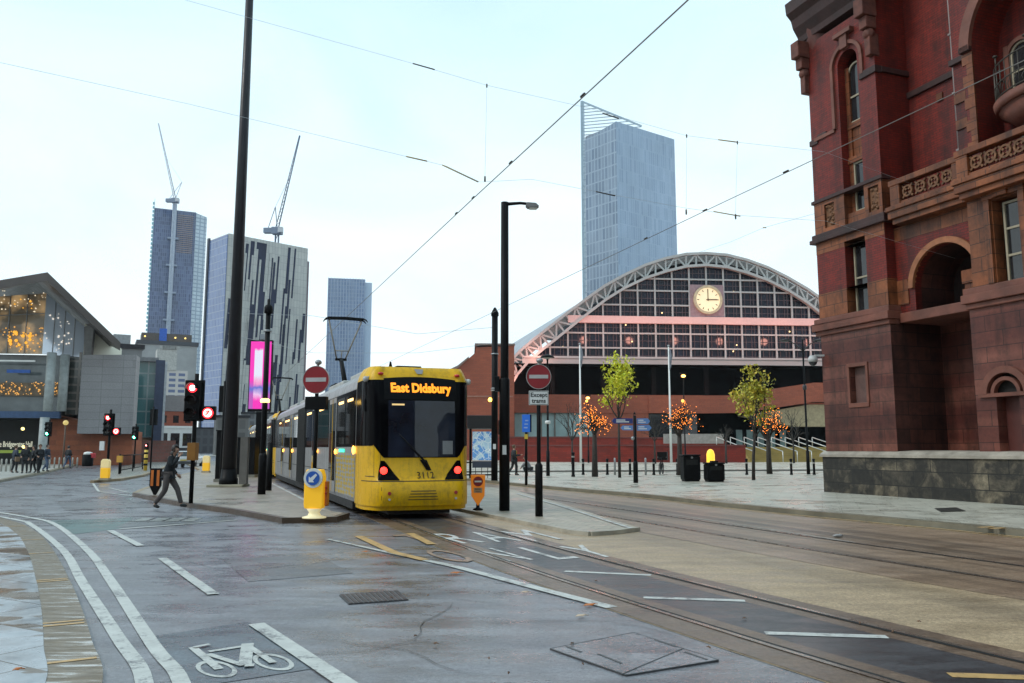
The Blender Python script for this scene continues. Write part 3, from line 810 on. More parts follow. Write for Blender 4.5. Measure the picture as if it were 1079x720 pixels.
# lamp column on the refuge
p = gnd(531.5, 538, .08)
t = pole('street_lamp', 'tall black square shouldered lamp column with short arm, on the refuge beside the tram', 'street lamp', p, 8.15, .115, .10)
MB().lathe([(.135,0),(.135,3.35),(.115,3.40)], (0,0,0), 16).build('lower_sleeve', BLACK, t)
m = MB(); m.path([(0,0,8.10),(.42,0,8.13),(.62,0,8.11)], [.05,.04,.04], 8); m.build('arm', BLACK, t)
m = MB(); m.prism([(.56,8.04),(.60,8.13),(.84,8.11),(.92,8.03),(.86,7.99),(.62,7.99)], -.11, .11, 'y'); hd = m.build('lamp_head', pm('lamp_grey', (.16,.16,.16), .4), t, bevel=.01)
MB().box(.66,.86,-.08,.08,7.965,7.992).build('lens', pm('lamp_lens', (.6,.6,.55), .2), hd)
MB().box(-.05,.05,-.142,-.12,1.42,1.66).build('notice_plate', WHITESIGN, t)
m = MB(); m.box(-.26,-.13,-.1,.1,3.05,3.45); m.build('signal_box', BLACK, t, bevel=.015)
# second mast by the shelter
p = gnd(521, 507.5, .08)
t = pole('traction_pole', 'black traction pole with pointed cap between tram and lamp column', 'pole', p, 8.2, .16, .15)
m = MB(); m.lathe([(.19,8.1),(.19,8.25),(.06,8.5),(.0,8.55)], (0,0,0), 12); m.build('finial', BLACK, t)
m = MB()
for z in (6.2, 4.5, 4.4): m.lathe([(.15,z-.03),(.185,z-.03),(.185,z+.03),(.15,z+.03)], (0,0,0), 12)
m.build('band', GREYMETAL, t)
MB().ball((-.22,-.02,3.95+.0), .10, 10, 7).build('amber_signal', em('amber_signal', (1,.5,.06), 9), t)
MB().box(-.07,.07,-.19,-.155,1.55,1.8).build('notice_plate', WHITESIGN, t)
m = MB(); m.box(.18,.42,-.14,.14,2.25,2.95); m.build('point_signal', BLACK, t, bevel=.02)
MB().ball((.30,-.16,2.62), .065, 10, 7).build('point_signal_lamp', em('amber_signal_small', (1,.45,.04), 8), t)
# camera pole on the island
p = gnd(275.5, 521, .12)
t = pole('camera_pole', 'slim black camera pole with an amber beacon, on the island beside the tram', 'pole', p, 6.25, .10, .085, sleeve=(.135, 1.3))
m = MB(); m.lathe([(.10,6.2),(.15,6.22),(.15,6.42),(.10,6.5),(.05,6.52),(.05,6.7),(0,6.72)], (0,0,0), 12); m.build('camera_dome', BLACK, t)
m = MB(); m.tube((0,0,5.55),(0,0,5.62), .14); m.build('clamp', GREYMETAL, t)
MB().lathe([(.10,3.10),(.16,3.12),(.16,3.20),(.10,3.24)], (0,0,0), 12).build('amber_beacon', em('amber_beacon', (1,.6,.12), 6), t)
p2 = gnd(283, 517, .12)
pole('marker_post', 'short stout black post just behind the camera pole', 'post', p2, 1.75, .11, .10)

def no_entry(label, p, hz_, rd, black_box=False, plate=None, group='no entry signs', tilt=0, sleeve=True):
    t = thing('no_entry_sign', label, 'road sign', p, tilt, group)
    m = MB(); m.tube((0,0,0),(0,0,hz_+rd*.9), .048, n=10)
    m.build('post', BLACK, t)
    if sleeve: MB().lathe([(.09,0),(.09,1.18),(.05,1.24)], (0,0,0), 12).build('base_sleeve', BLACK, t)
    m = MB(); m.disc((0,-.07,hz_), rd, 'y', .03, 32); d = m.build('sign_disc', REDSIGN, t)
    m = MB(); m.arch_bar(0, hz_, rd*.985, rd*1.03, 0, 2*math.pi, -.092, -.05, 36, 'y'); m.build('rim', pm('rim_white', (.35,.33,.32), .5), d)
    m = MB(); m.box(-rd*.78, rd*.78, -.090, -.084, hz_-rd*.15, hz_+rd*.15); m.build('bar', pm('sign_bar', (.42,.40,.40), .5), d)
    m = MB(); m.ball((.03,-.03,hz_+rd+.10), .085, 10, 6, (1,1.2,.8)); m.beam((0,0,hz_+rd*.7),(.02,-.02,hz_+rd+.06), .05,.05); m.build('sign_light', GREYMETAL, t)
    if black_box:
        m = MB(); m.box(-.27,.27,-.08,.10,hz_-rd-.40,hz_-rd-.08); m.build('backing_box', BLACK, t, bevel=.01)
    if plate:
        z1 = hz_-rd-.05; z0 = z1-.34
        m = MB(); m.box(-.235,.235,-.085,-.06,z0,z1); pt = m.build('plate', WHITESIGN, t, bevel=.006)
        INK = pm('sign_ink', (.02,.02,.02), .5)
        m = MB()
        for a in ((-.225,.225,z1-.022,z1-.012),(-.225,.225,z0+.012,z0+.022)): m.box(a[0],a[1],-.089,-.084,a[2],a[3])
        for a in ((-.225,-.215),(.215,.225)): m.box(a[0],a[1],-.089,-.084,z0+.0121,z1-.0121)
        m.build('plate_border', INK, pt)
        text_obj('plate_text', 'Except', .145, INK, pt, facing(0,-.087,z1-.10), bold=.003)
        text_obj('plate_text', 'trams', .145, INK, pt, facing(0,-.087,z0+.10), bold=.003)
    return t
no_entry('round red no entry sign with Except trams plate, on a post on the refuge', gnd(568, 544, .08), 3.28, .29, plate=True, tilt=R(2))
no_entry('round red no entry sign over a blank black box, beside the tram flank', gnd(330, 540, .12), 3.22, .335, black_box=True, tilt=R(-8), sleeve=False)

# keep-left bollard
p = gnd(331, 546, .12)
t = thing('keep_left_bollard', 'lit yellow bollard with a round blue keep left arrow on top, at the island tip', 'bollard', p, R(-6), 'yellow traffic bollards'); t.scale = (.88,.88,.88)
YB = em('bollard_yellow_lit', (1,.52,.02), .38, (.75,.42,.02))
m = MB(); m.prism([(-.23,.24),(-.25,.34),(-.25,1.05),(-.2,1.22),(.2,1.22),(.25,1.05),(.25,.34),(.23,.24)], -.13,.13,'y'); sh = m.build('shell', YB, t, bevel=.03)
m = MB(); m.lathe([(.30,0),(.30,.03),(.17,.06),(.13,.14),(.20,.24)], (0,0,0), 20); m.build('base', em('bollard_base_lit', (1,.85,.45), .35, (.7,.62,.4)), t)
m = MB(); m.disc((0,-.15,1.0), .245, 'y', .06, 32); hd = m.build('sign_ring', pm('sign_ring', (.72,.72,.66), .45), t, bevel=.008)
m = MB(); m.disc((0,-.188,1.0), .175, 'y', .02, 32); bl = m.build('blue_disc', BLUESIGN, hd)
ar = [(-.10,-.10),(-.10,.045),(-.06,.005),(.075,.115),(.115,.075),(.005,-.06),(.045,-.10)]
m = MB(); m.prism([(x, z+1.0) for x, z in ar], -.206, -.199, 'y'); m.build('arrow', WHITESIGN, bl)
m = MB(); m.box(.26,.33,-.02,.16,.3,.92); bk = m.build('side_lamp_panel', pm('side_orange', (.45,.12,.02), .4), t, bevel=.02)
for z in (.62, .76): MB().ball((.30,-.03,z), .035, 8, 6).build('side_lamp', RED_DIM, bk)
# other yellow bollards
def yellow_bollard(label, p, sc=1.0):
    t = thing('yellow_bollard', label, 'bollard', p, 0, 'yellow traffic bollards'); t.scale = (sc,)*3
    m = MB(); m.prism([(-.20,.10),(-.22,.2),(-.22,.62),(.22,.62),(.22,.2),(.20,.10)], -.12,.12,'y'); m.build('shell', YB, t, bevel=.03)
    m = MB(); m.prism([(-.22,.62),(-.22,.98),(-.14,1.08),(.14,1.08),(.22,.98),(.22,.62)], -.12,.12,'y'); m.build('upper_shell', em('bollard_cream', (1,.75,.3), .3, (.65,.55,.3)), t, bevel=.03)
    m = MB(); m.box(-.25,.25,-.16,.16,0,.1); m.build('base', pm('bollard_foot', (.35,.30,.2), .5), t)
    return t
yellow_bollard('yellow and cream bollard on the signal island beside the farther red light', gnd(110.5, 506, .12), .95)
yellow_bollard('cream yellow bollard standing in the road behind the nearer red light', gnd(217, 498, .12), 1.0)
# orange arrow-shaped no-entry panel
p = gnd(503.5, 537.5, .08)
t = thing('arrow_marker', 'orange pointed marker panel with a no entry roundel beside the tram tail lamp', 'road sign', p, R(4), 'pointed marker panels')
m = MB(); m.prism([(-.17,.36),(-.19,.9),(.19,.9),(.17,.36),(0,.10)], -.05,.05,'y'); b = m.build('panel', em('orange_lit', (1,.25,.01), .22, (.75,.25,.02)), t, bevel=.015)
m = MB(); m.disc((0,-.06,.73), .125, 'y', .02, 24); d = m.build('roundel', REDSIGN, b)
MB().box(-.09,.09,-.076,-.070,.71,.75).build('bar', WHITESIGN, d)
m = MB(); m.box(-.11,.11,-.062,-.052,.44,.57); pt = m.build('plate', pm('plate_tan', (.5,.33,.2), .5), b)
text_obj('plate_text', 'Except', .055, BLACK, pt, facing(0,-.064,.535)); text_obj('plate_text', 'trams', .055, BLACK, pt, facing(0,-.064,.475))
MB().lathe([(.13,0),(.13,.03),(.05,.06),(.04,.2)], (0,0,0), 12).build('foot', BLACK, t)
# dark pointed marker with two orange strips
p = gnd(163, 525.5, .0)
t = thing('arrow_marker', 'black pointed marker panel with two upright orange strips, behind the walking man', 'road sign', p, 0, 'pointed marker panels')
m = MB(); m.prism([(-.19,.42),(-.19,1.0),(.19,1.0),(.19,.42),(.04,.14),(-.04,.14)], -.05,.05,'y'); b = m.build('panel', BLACK, t, bevel=.01)
for x in (-.10, .10): MB().box(x-.045,x+.045,-.062,-.054,.42,.94).build('strip', pm('strip_orange', (.6,.16,.03), .4), b)
MB().lathe([(.08,0),(.05,.02),(.04,.2)], (0,0,0), 10).build('foot', BLACK, t)

# traffic lights
LR = em('lens_red', (1,.02,.03), 4); LRC = em('lens_red_core', (1,.55,.5), 10); LG = em('lens_green', (.02,.85,.5), 6); LGC = em('lens_green_core', (.7,1,.9), 10)
LOFF = pm('lens_off', (.012,.012,.012), .2); HOUSE = pm('signal_housing', (.006,.006,.007), .5, spec=.15)
def signal(label, p, hz_, state, side=None, sc=1.0, front=1, poletop=.25, plate=False, rot=0):
    t = thing('traffic_light', label, 'traffic light', p, rot, 'traffic lights')
    MB().tube((0,0,0),(0,0,hz_+.95*sc+poletop), .06*max(1,sc*.9), n=10).build('pole', BLACK, t)
    y = -.10*front
    m = MB(); m.box(-.19*sc,.19*sc, y-.16*sc*front, y, hz_, hz_+.95*sc); m.box(-.25*sc,.25*sc,y-.02*front,y+.012*front,hz_-.05,hz_+1.0*sc)
    hd = m.build('signal_head', HOUSE, t)
    for k in range(3):
        zc = hz_ + (.16+.315*k)*sc
        on = (state == 'red' and k == 2) or (state == 'green' and k == 0)
        m = MB(); m.disc((0, y-.165*sc*front, zc), .115*sc, 'y', .02, 20)
        ln = m.build('lens', (LR if state == 'red' else LG) if on else LOFF, hd)
        if on: MB().disc((0, y-.180*sc*front, zc), .07*sc, 'y', .012, 16).build('lamp', LRC if state == 'red' else LGC, hd)
        m = MB(); m.arch_bar(0, zc, .118*sc, .135*sc, R(-10), R(190), y-.16*sc*front, y-.34*sc*front, 14, 'y'); m.build('hood', HOUSE, hd)
    if side:
        m = MB(); m.box(.24*sc,.58*sc,y-.14*sc*front,y,hz_-.02,hz_+.33*sc); bx = m.build('arrow_box', HOUSE, t, bevel=.01)
        MB().disc((.41*sc,y-.15*sc*front,hz_+.155*sc), .135*sc, 'y', .02, 24).build('sign_ring', LR, bx)
        MB().disc((.41*sc,y-.165*sc*front,hz_+.155*sc), .105*sc, 'y', .014, 24).build('sign_face', em('white_face', (1,.85,.78), 2.2), bx)
        m = MB(); c = Vector((.41*sc, y-.18*sc*front, hz_+.155*sc))
        m.beam(c+Vector((-.05,0,-.06))*sc, c+Vector((.05,0,.05))*sc, .015, .03*sc); m.beam(c+Vector((.05,0,.05))*sc, c+Vector((-.02,0,.05))*sc, .015, .03*sc); m.beam(c+Vector((-.06,0,.06))*sc, c+Vector((.06,0,-.06))*sc, .012, .018*sc)
        m.build('sign_arrow', em('arrow_red', (.8,.05,.04), .8), bx)
    return t
tl1 = signal('traffic light showing red with a lit banned turn sign, nearest one, on the island kerb', gnd(201, 530.5, .12), 2.36, 'red', True, 1.12, poletop=.25)
MB().box(-.12,.12,-.16,.10,1.2,1.7).build('push_button_box', pm('box_amber', (.28,.12,.02), .5), tl1, bevel=.01)
tl2 = signal('traffic light showing red with banned turn sign, farther one on the signal island', gnd(112.5, 506, .12), 2.22, 'red', True, 1.05)
MB().box(-.42,-.2,-.1,0,1.45,1.9).build('plate', WHITESIGN, tl2)
signal('traffic light showing green in front of the teal glass stair', gnd(141, 494, .12), 2.25, 'green', None, 1.0)
signal('traffic light showing green at the foot of the concert hall column', gnd(49, 492.5, .12), 2.6, 'green', None, 1.15)
signal('small far traffic light showing red near the yellow striped post', gnd(154, 493.5, .12), 1.3, 'red', None, .62, poletop=.1)
signal('unlit traffic light seen from behind, beside the tall mast', gnd(232.5, 511, .12), 3.15, 'off', None, 1.1, front=-1)
signal('unlit far traffic light seen from behind, left of the striped post', gnd(158.5, 494, .12), 3.4, 'off', None, 1.2, front=-1)
# yellow-black striped post, kerb railings
p = gnd(153, 496, .12)
t = thing('striped_post', 'yellow post with black bands by the junction', 'post', p, 0)
m = MB(); m.tube((0,0,0),(0,0,1.45), .13, n=12); sp = m.build('shaft', pm('post_yellow', (.65,.42,.05), .4), t)
m = MB()
for z in (.35,.75,1.15): m.lathe([(.13,z),(.137,z),(.137,z+.14),(.13,z+.14)], (0,0,0), 12)
m.build('band', BLACK, sp)
# guard rail panel
a, b = gnd(127, 499, .12), gnd(150, 494.5, .12)
t = thing('guard_rail', 'black pedestrian guard rail on the signal island', 'railing', a, 0)
m = MB(); d = b - a
for k in range(3): m.tube(d*(k/2), d*(k/2)+Vector((0,0,1.15)), .04)
m.tube((0,0,1.12), d+Vector((0,0,1.12)), .03); m.tube((0,0,.2), d+Vector((0,0,.2)), .03); fr = m.build('frame', BLACK, t)
m = MB()
for k in range(1, 20): m.tube(d*(k/20)+Vector((0,0,.2)), d*(k/20)+Vector((0,0,1.12)), .012, n=5)
m.build('bars', BLACK, t)
p = gnd(125.5, 499.5, .12)
t = pole('orange_post', 'short post carrying an amber push button box next to the guard rail', 'post', p, 1.2, .06, .06)
MB().box(-.16,.16,-.12,.08,.7,1.1).build('push_button_box', pm('box_orange', (.6,.3,.04), .5), t, bevel=.01)
# dark street cabinets behind the mast
CAB = pm('cabinet_black', (.005,.005,.006), .55, spec=.12)
for (px0, px1, pyb, h, lab, dd) in ((226, 236, 508, 2.35, 'tall narrow black street cabinet left of the mast', .6), (248.5, 267.5, 503, 2.1, 'wide black street cabinet right of the mast', .8)):
    a, b = gnd(px0, pyb, .12), gnd(px1, pyb, .12); wd = (b-a).length
    t = thing('street_cabinet', lab, 'cabinet', (a+b)/2, 0, 'street cabinets by the mast')
    MB().box(-wd/2,wd/2,0,dd,.14,h).build('housing', CAB, t, bevel=.02)
    MB().box(-wd/2-.04,wd/2+.04,-.04,dd+.04,0,.14).build('plinth', pm('cabinet_plinth', (.2,.19,.16), .6), t)
    MB().box(-wd/2-.03,wd/2+.03,-.04,dd+.04,h,h+.05).build('roof_cap', CAB, t)
    MB().box(-.012,.012,-.008,0,.2,h-.06).build('door_gap', pm('gap_black', (.004,.004,.004), .6), t)
# LED advertising totem
p = gnd(271, 500, .12); Y = p.y
zt = at(271, 360, Y).z; zb = at(271, 431, Y).z; hw = (at(285,400,Y).x-at(263.5,400,Y).x)/2
t = thing('advert_screen', 'tall lit pink and white advertising screen on a black stand', 'screen', (at(274,400,Y).x, Y, .12), R(4))
def advert():
    q = NT('advert_picture'); s = q.n('ShaderNodeSeparateXYZ'); mp = q.n('ShaderNodeMapping'); q.l(q.tc.outputs['Generated'], mp.inputs[0]); q.l(mp.outputs[0], s.inputs[0])
    pink, white, blue = (.95,.03,.50), (.78,.80,.95), (.10,.16,.62)
    n = q.noise(3.0, 3, coord='Generated', stretch=(2,1,2.5))
    zc = q.math('ADD', s.outputs['Z'], q.math('MULTIPLY', q.math('SUBTRACT', n, .5), .12))
    xin = q.math('LESS_THAN', q.math('ABSOLUTE', q.math('SUBTRACT', s.outputs['X'], .40)), .2)
    c1 = q.ramp(zc, [(.12, pink), (.2, (.85,.55,.85)), (.32, blue), (.38, (.9,.3,.6)), (.5, white), (.86, white), (.9, pink)])
    c2 = q.ramp(zc, [(.2, (.5,.1,.5)), (.3, blue), (.42, pink), (.95, pink)])
    c = q.mix(xin, c2, c1)
    q.set(Base_Color=(.02,.02,.02), Emission_Color=c, Emission_Strength=1.0, Roughness=.3); return q.m
MB().box(-hw-.06,hw+.06,.0,.3,zb-.16-.12,zt+.1-.12).build('casing', BLACK, t, bevel=.02)
MB().box(-hw,hw,-.012,.0,zb-.12,zt-.12).build('display', advert(), t)
MB().box(-.16,.16,.05,.25,0,zb-.3).build('stand', BLACK, t)
MB().box(-.10,.16,-.02,.2,zt+.02,zt+.34).build('sensor_box', pm('sensor_grey', (.25,.27,.3), .5), t)
# ------------------------------------------------------------------ the red hotel on the right
KH = 1.0645
BR = brick('hotel_red_brick', (.215,.015,.007), (.145,.010,.006), (.055,.013,.008), .24, .078, .008, .62, .35, bump=.45, stain_scale=.45, soot=.7)
OS = brick('hotel_orange_stone', (.275,.085,.029), (.18,.053,.020), (.06,.023,.011), .75, .40, .012, .6, .45, bump=.45, stain_scale=.6, soot=.75)
GS = brick('hotel_banded_stone', (.185,.060,.040), (.125,.040,.029), (.045,.018,.012), 1.05, .43, .012, .55, .4, bump=.45, stain_scale=.5, soot=.7)
def band_stone(mt):
    # courses of browner and redder stone alternate up the wall
    t = mt.node_tree; pr = [n for n in t.nodes if n.type == 'BSDF_PRINCIPLED'][0]; src = pr.inputs['Base Color'].links[0].from_socket
    tcn = [n for n in t.nodes if n.type == 'TEX_COORD'][0]
    mp = t.nodes.new('ShaderNodeMapping'); mp.inputs['Scale'].default_value = (.06, 1.163, 1); t.links.new(tcn.outputs['UV'], mp.inputs[0])
    nz = t.nodes.new('ShaderNodeTexNoise'); nz.inputs['Scale'].default_value = 1.0; nz.inputs['Detail'].default_value = 1; t.links.new(mp.outputs[0], nz.inputs['Vector'])
    rp_ = t.nodes.new('ShaderNodeValToRGB'); t.links.new(nz.outputs['Fac'], rp_.inputs[0])
    e = rp_.color_ramp.elements; e[0].position = .44; e[0].color = (.70,.55,.55,1); e[1].position = .56; e[1].color = (1.25,1.3,1.3,1)
    mx = t.nodes.new('ShaderNodeMix'); mx.data_type = 'RGBA'; mx.blend_type = 'MULTIPLY'; mx.inputs[0].default_value = 1
    t.links.new(src, mx.inputs[6]); t.links.new(rp_.outputs[0], mx.inputs[7]); t.links.new(mx.outputs[2], pr.inputs['Base Color'])
band_stone(GS)
def sooty():
    t = NT('hotel_black_plinth'); b = t.n('ShaderNodeTexBrick'); b.offset = .5; t.l(t.tc.outputs['UV'], b.inputs['Vector'])
    for k, v in (('Color1',(.30,.245,.165,1)),('Color2',(.075,.062,.045,1)),('Mortar',(.008,.007,.006,1))): b.inputs[k].default_value = v
    b.inputs['Scale'].default_value = 1; b.inputs['Brick Width'].default_value = 1.25; b.inputs['Row Height'].default_value = .44; b.inputs['Mortar Size'].default_value = .014
    n = t.noise(1.1, 8, .68, dist=.5); n2 = t.noise(7, 6, .7)
    c = t.mix(t.ramp(n, [(.47, .94), (.72, 0.05)]), b.outputs[0], (.012,.011,.010)); c = t.mix(1.0, c, t.ramp(n2, [(.3, .5), (.7, 1.45)]), 'MULTIPLY')
    t.set(Base_Color=c, Roughness=.6); t.bump(t.math('ADD', t.math('MULTIPLY', b.outputs['Fac'], -1.0), t.math('MULTIPLY', n2, .5)), .5, .012); return t.m
PS = sooty()
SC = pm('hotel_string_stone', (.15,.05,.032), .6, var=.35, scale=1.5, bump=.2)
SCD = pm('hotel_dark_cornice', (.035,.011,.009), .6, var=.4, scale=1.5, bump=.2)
CARV = pm('carved_stone', (.16,.07,.03), .7, var=.5, scale=6, bump=.6)
CREAM = pm('cream_window_frame', (.36,.31,.22), .45, var=.1)
HGL = glass('hotel_glass', (.018,.018,.02), .05, .7, var=.6)
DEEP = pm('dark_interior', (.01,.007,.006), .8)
hotel = thing('hotel_building', 'ornate red brick and orange stone hotel on a blackened stone plinth', 'building', W(21.08, 24.27), TH)
hotel.scale = (KH, KH, KH)
def HP(d, u, z): return Vector((d, -u, z))
def hbox(m, d0, d1, u0, u1, z0, z1): return m.box(d0, d1, -u1, -u0, z0, z1)
def wallpan(m, u0, u1, z0, z1, d, ops=(), rev=.3):
    us = sorted({u0, u1, *[o[0] for o in ops], *[o[1] for o in ops]}); zs = sorted({z0, z1, *[o[2] for o in ops], *[o[3] for o in ops]})
    for i in range(len(us)-1):
        for j in range(len(zs)-1):
            uc, zc = (us[i]+us[i+1])/2, (zs[j]+zs[j+1])/2
            if any(o[0] < uc < o[1] and o[2] < zc < o[3] for o in ops): continue
            m.quad(HP(d,us[i],zs[j]), HP(d,us[i+1],zs[j]), HP(d,us[i+1],zs[j+1]), HP(d,us[i],zs[j+1]))
    for o in ops:
        a, b, c, e = o[:4]; rv = o[4] if len(o) > 4 else rev; arched = len(o) > 5 and o[5]
        m.quad(HP(d,a,c),HP(d,b,c),HP(d+rv,b,c),HP(d+rv,a,c))
        if not arched:
            m.quad(HP(d,a,c),HP(d,a,e),HP(d+rv,a,e),HP(d+rv,a,c)); m.quad(HP(d,b,c),HP(d,b,e),HP(d+rv,b,e),HP(d+rv,b,c))
            m.quad(HP(d,a,e),HP(d,b,e),HP(d+rv,b,e),HP(d+rv,a,e))
        else:
            r = (b-a)/2; uc = (a+b)/2; zs_ = e - r
            for q in (a, b): m.quad(HP(d,q,c),HP(d,q,zs_),HP(d+rv,q,zs_),HP(d+rv,q,c))
            n = 20
            for i in range(n):
                t0, t1 = math.pi*i/n, math.pi*(i+1)/n
                p0 = (uc-r*math.cos(t0), zs_+r*math.sin(t0)); p1 = (uc-r*math.cos(t1), zs_+r*math.sin(t1))
                m.quad(HP(d,*p0),HP(d,*p1),HP(d,p1[0],e),HP(d,p0[0],e)) if abs(p0[0]-p1[0]) > 1e-6 else None
                m.quad(HP(d,*p0),HP(d,*p1),HP(d+rv,*p1),HP(d+rv,*p0))
def hring(m, uc, zc, r0, r1, d0, d1, a0=0, a1=math.pi, n=24):
    # ring in the facade plane
    for i in range(n):
        t0 = a0+(a1-a0)*i/n; t1 = a0+(a1-a0)*(i+1)/n
        q = [(-(uc-r*math.cos(t)), zc+r*math.sin(t)) for r, t in ((r0,t0),(r1,t0),(r1,t1),(r0,t1))]
        m.prism(q, d0, d1, 'x')
def hwindow(u0, u1, z0, z1, d, bars=1, arched=False, parent=hotel, lead=True):
    m = MB(); f = .06
    r = (u1-u0)/2; uc = (u0+u1)/2; zt = z1 - (r if arched else 0)
    hbox(m, d-.05, d+.03, u0, u0+f, z0, zt); hbox(m, d-.05, d+.03, u1-f, u1, z0, zt); hbox(m, d-.05, d+.03, u0+f, u1-f, z0, z0+f)
    if arched: hring(m, uc, zt, r-f, r, d-.05, d+.03, n=14)
    else: hbox(m, d-.05, d+.03, u0+f, u1-f, z1-f, z1)
    for k in range(bars):
        zz = z0 + (zt-z0)*(k+1)/(bars+1) if not arched else z0+(z1-z0)*(k+1)/(bars+1.3)
        hbox(m, d-.04, d+.025, u0+f, u1-f, zz-.03, zz+.03)
    if u1-u0 > 1.1: hbox(m, d-.035, d+.02, uc-.03, uc+.03, z0+f, zt)
    w_ = m.build('window', CREAM, parent)
    m = MB(); poly = [(u0+.02,z0+.02),(u1-.02,z0+.02),(u1-.02,zt)]
    if arched: poly += [(uc+(r-.02)*math.cos(math.pi*i/12), zt+(r-.02)*math.sin(math.pi*i/12)) for i in range(1, 12)]
    else: poly += []
    poly += [(u0+.02, zt)]
    m.prism([(-a, b) for a, b in poly], d, d+.012, 'x'); m.build('pane', HGL, w_)
    return w_
UE = 26.0          # the facade goes on past the camera
# plinth with its light weathered coping
m = MB(); hbox(m, -.10, .6, -.10, UE, -.02, 1.28); m.build('plinth', PS, hotel, bevel=.02)
m = MB(); m.prism([(-.16,1.28),(.62,1.28),(.62,1.50),(.02,1.47),(-.16,1.36)], -UE, .16, 'y'); m.build('plinth_coping', pm('coping_stone', (.34,.30,.25), .5, var=.35, scale=2), hotel)
# ground floor masonry
m = MB(); WA = (1.28,1.99,3.02,4.2,.22)
wallpan(m, 0, 3.1, 1.47, 5.55, 0, [WA])
m.quad(HP(0,0,1.47),HP(24,0,1.47),HP(24,0,5.55),HP(0,0,5.55))
DW = (6.48,7.15,1.47,2.94,.35)
AR = (6.28,7.35,3.0,3.56,.16,True)
ops = [DW, AR]
for k in range(4): ops.append((9.2+3.3*k, 10.3+3.3*k, 2.3, 4.5, .3))
wallpan(m, 5.85, UE, 1.47, 5.55, .12, ops); m.quad(HP(.12,5.85,1.47),HP(2.05,5.85,1.47),HP(2.05,5.85,5.55),HP(.12,5.85,5.55))
m.build('ground_floor_wall', GS, hotel)
PORCH_SHADE = brick('shade_darkened_stone', (.115,.038,.027), (.06,.022,.017), (.022,.010,.008), 1.05, .43, .012, .7, .6, bump=.45, stain_scale=.6, soot=.8)  # banded stone recoloured darker, the recess's shade put into its colour
m = MB(); m.quad(HP(0,3.1,1.47),HP(2.05,3.1,1.47),HP(2.05,3.1,5.55),HP(0,3.1,5.55)); m.build('porch_side_wall', PORCH_SHADE, hotel)
m = MB(); wallpan(m, 3.1, 5.85, 1.47, 5.55, 2.05); m.build('porch_back_wall', GS, hotel)
m = MB(); hbox(m, .21, .24, 1.2, 2.1, 2.95, 4.3); m.build('blind_panel', pm('blind_stone', (.13,.07,.06), .6, var=.3), hotel)
m = MB(); hbox(m, -.05, .05, 1.2, 2.08, 2.88, 3.02); hbox(m, -.04, .04, 1.18, 1.28, 3.02, 4.2); hbox(m, -.04, .04, 1.99, 2.09, 3.02, 4.2); hbox(m, -.045, .045, 1.18, 2.09, 4.2, 4.32); m.build('window_surround', SC, hotel, bevel=.01)
m = MB(); hbox(m, .45, .5, 6.4, 7.2, 1.45, 3.0); m.build('side_door', pm('door_dark_red', (.09,.025,.02), .5), hotel)
m = MB(); hbox(m, .26, .29, 6.2, 7.4, 2.98, 3.6); m.build('fanlight', DEEP, hotel)
m = MB(); hring(m, 6.815, 3.02, .54, .72, .02, .14); hring(m, 6.815, 3.02, .34, .44, .05, .2, n=16); hbox(m, .03, .14, 6.0, 7.62, 2.93, 3.03); m.build('door_arch', SC, hotel)
for k in range(4): hwindow(9.2+3.3*k, 10.3+3.3*k, 2.3, 4.5, .40)
# band above the ground floor
m = MB()
for d0, u0, u1 in ((-.20, -.2, 3.22), (-.08, 5.75, UE)):
    hbox(m, d0, .4, u0, u1, 5.55, 5.80); hbox(m, d0+.08, .4, u0+.03, u1-.03, 5.80, 5.98); hbox(m, d0+.10, .35, u0+.06, u1-.06, 5.40, 5.55)
hbox(m, .30, 2.05, 3.2, 5.8, 5.42, 5.72); hbox(m, -.2, 24, -.2, .0, 5.55, 5.8)
m.build('string_course', SC, hotel, bevel=.02)
# first floor of the corner bay: brick with orange stone foot and head
m = MB(); wallpan(m, 0, 3.1, 6.85, 8.25, 0, [(1.35,2.27,6.85,8.25,.38)])
m.quad(HP(0,3.1,5.98),HP(2.05,3.1,5.98),HP(2.05,3.1,9.0),HP(0,3.1,9.0)); m.quad(HP(0,0,5.98),HP(24,0,5.98),HP(24,0,24),HP(0,0,24))
# upper corner bay with the tall slot
wallpan(m, 0, 3.1, 10.1, 16.0, 0, [(1.45,2.35,10.1,14.95,.42,True)])
wallpan(m, 0, 3.1, 17.4, 24, .1)
m.quad(HP(0,3.1,9.0),HP(1.35,3.1,9.0),HP(1.35,3.1,24),HP(0,3.1,24))
# arch wall between the bays and brick of the set back wall
wallpan(m, 3.1, 6.05, 5.72, 8.0, .38, [(3.78,6.03,5.72,7.56,.25,True)])
wallpan(m, 3.1, 5.35, 9.0, 24, 1.35)
wallpan(m, 5.35, 6.05, 9.0, 24, .75); m.quad(HP(.75,5.35,9),HP(1.35,5.35,9),HP(1.35,5.35,24),HP(.75,5.35,24))
# right-hand bay, upper storeys with the big arched recess, then plain bays beyond the frame
BA = (6.35, 10.3, 9.8, 14.9, 1.1, True)
more = [(12.2+4.2*k, 15.0+4.2*k, 10.4, 14.2, .5, True) for k in range(3)]
wallpan(m, 6.05, UE, 9.0, 24, .35, [BA]+more); m.quad(HP(.35,6.05,9),HP(.75,6.05,9),HP(.75,6.05,24),HP(.35,6.05,24))
f1 = [(6.83,7.62,5.98,8.27,.35)] + [(9.2+3.3*k, 10.3+3.3*k, 6.1, 8.2, .35) for k in range(5)]
wallpan(m, 8.1, UE, 5.98, 9.0, .14, f1[1:])
m.build('brick_wall', BR, hotel)
for k in range(5): hwindow(9.2+3.3*k, 10.3+3.3*k, 6.1, 8.2, .45)
for k in range(3): hwindow(12.2+4.2*k, 15.0+4.2*k, 10.4, 14.2, .8, 2, True)
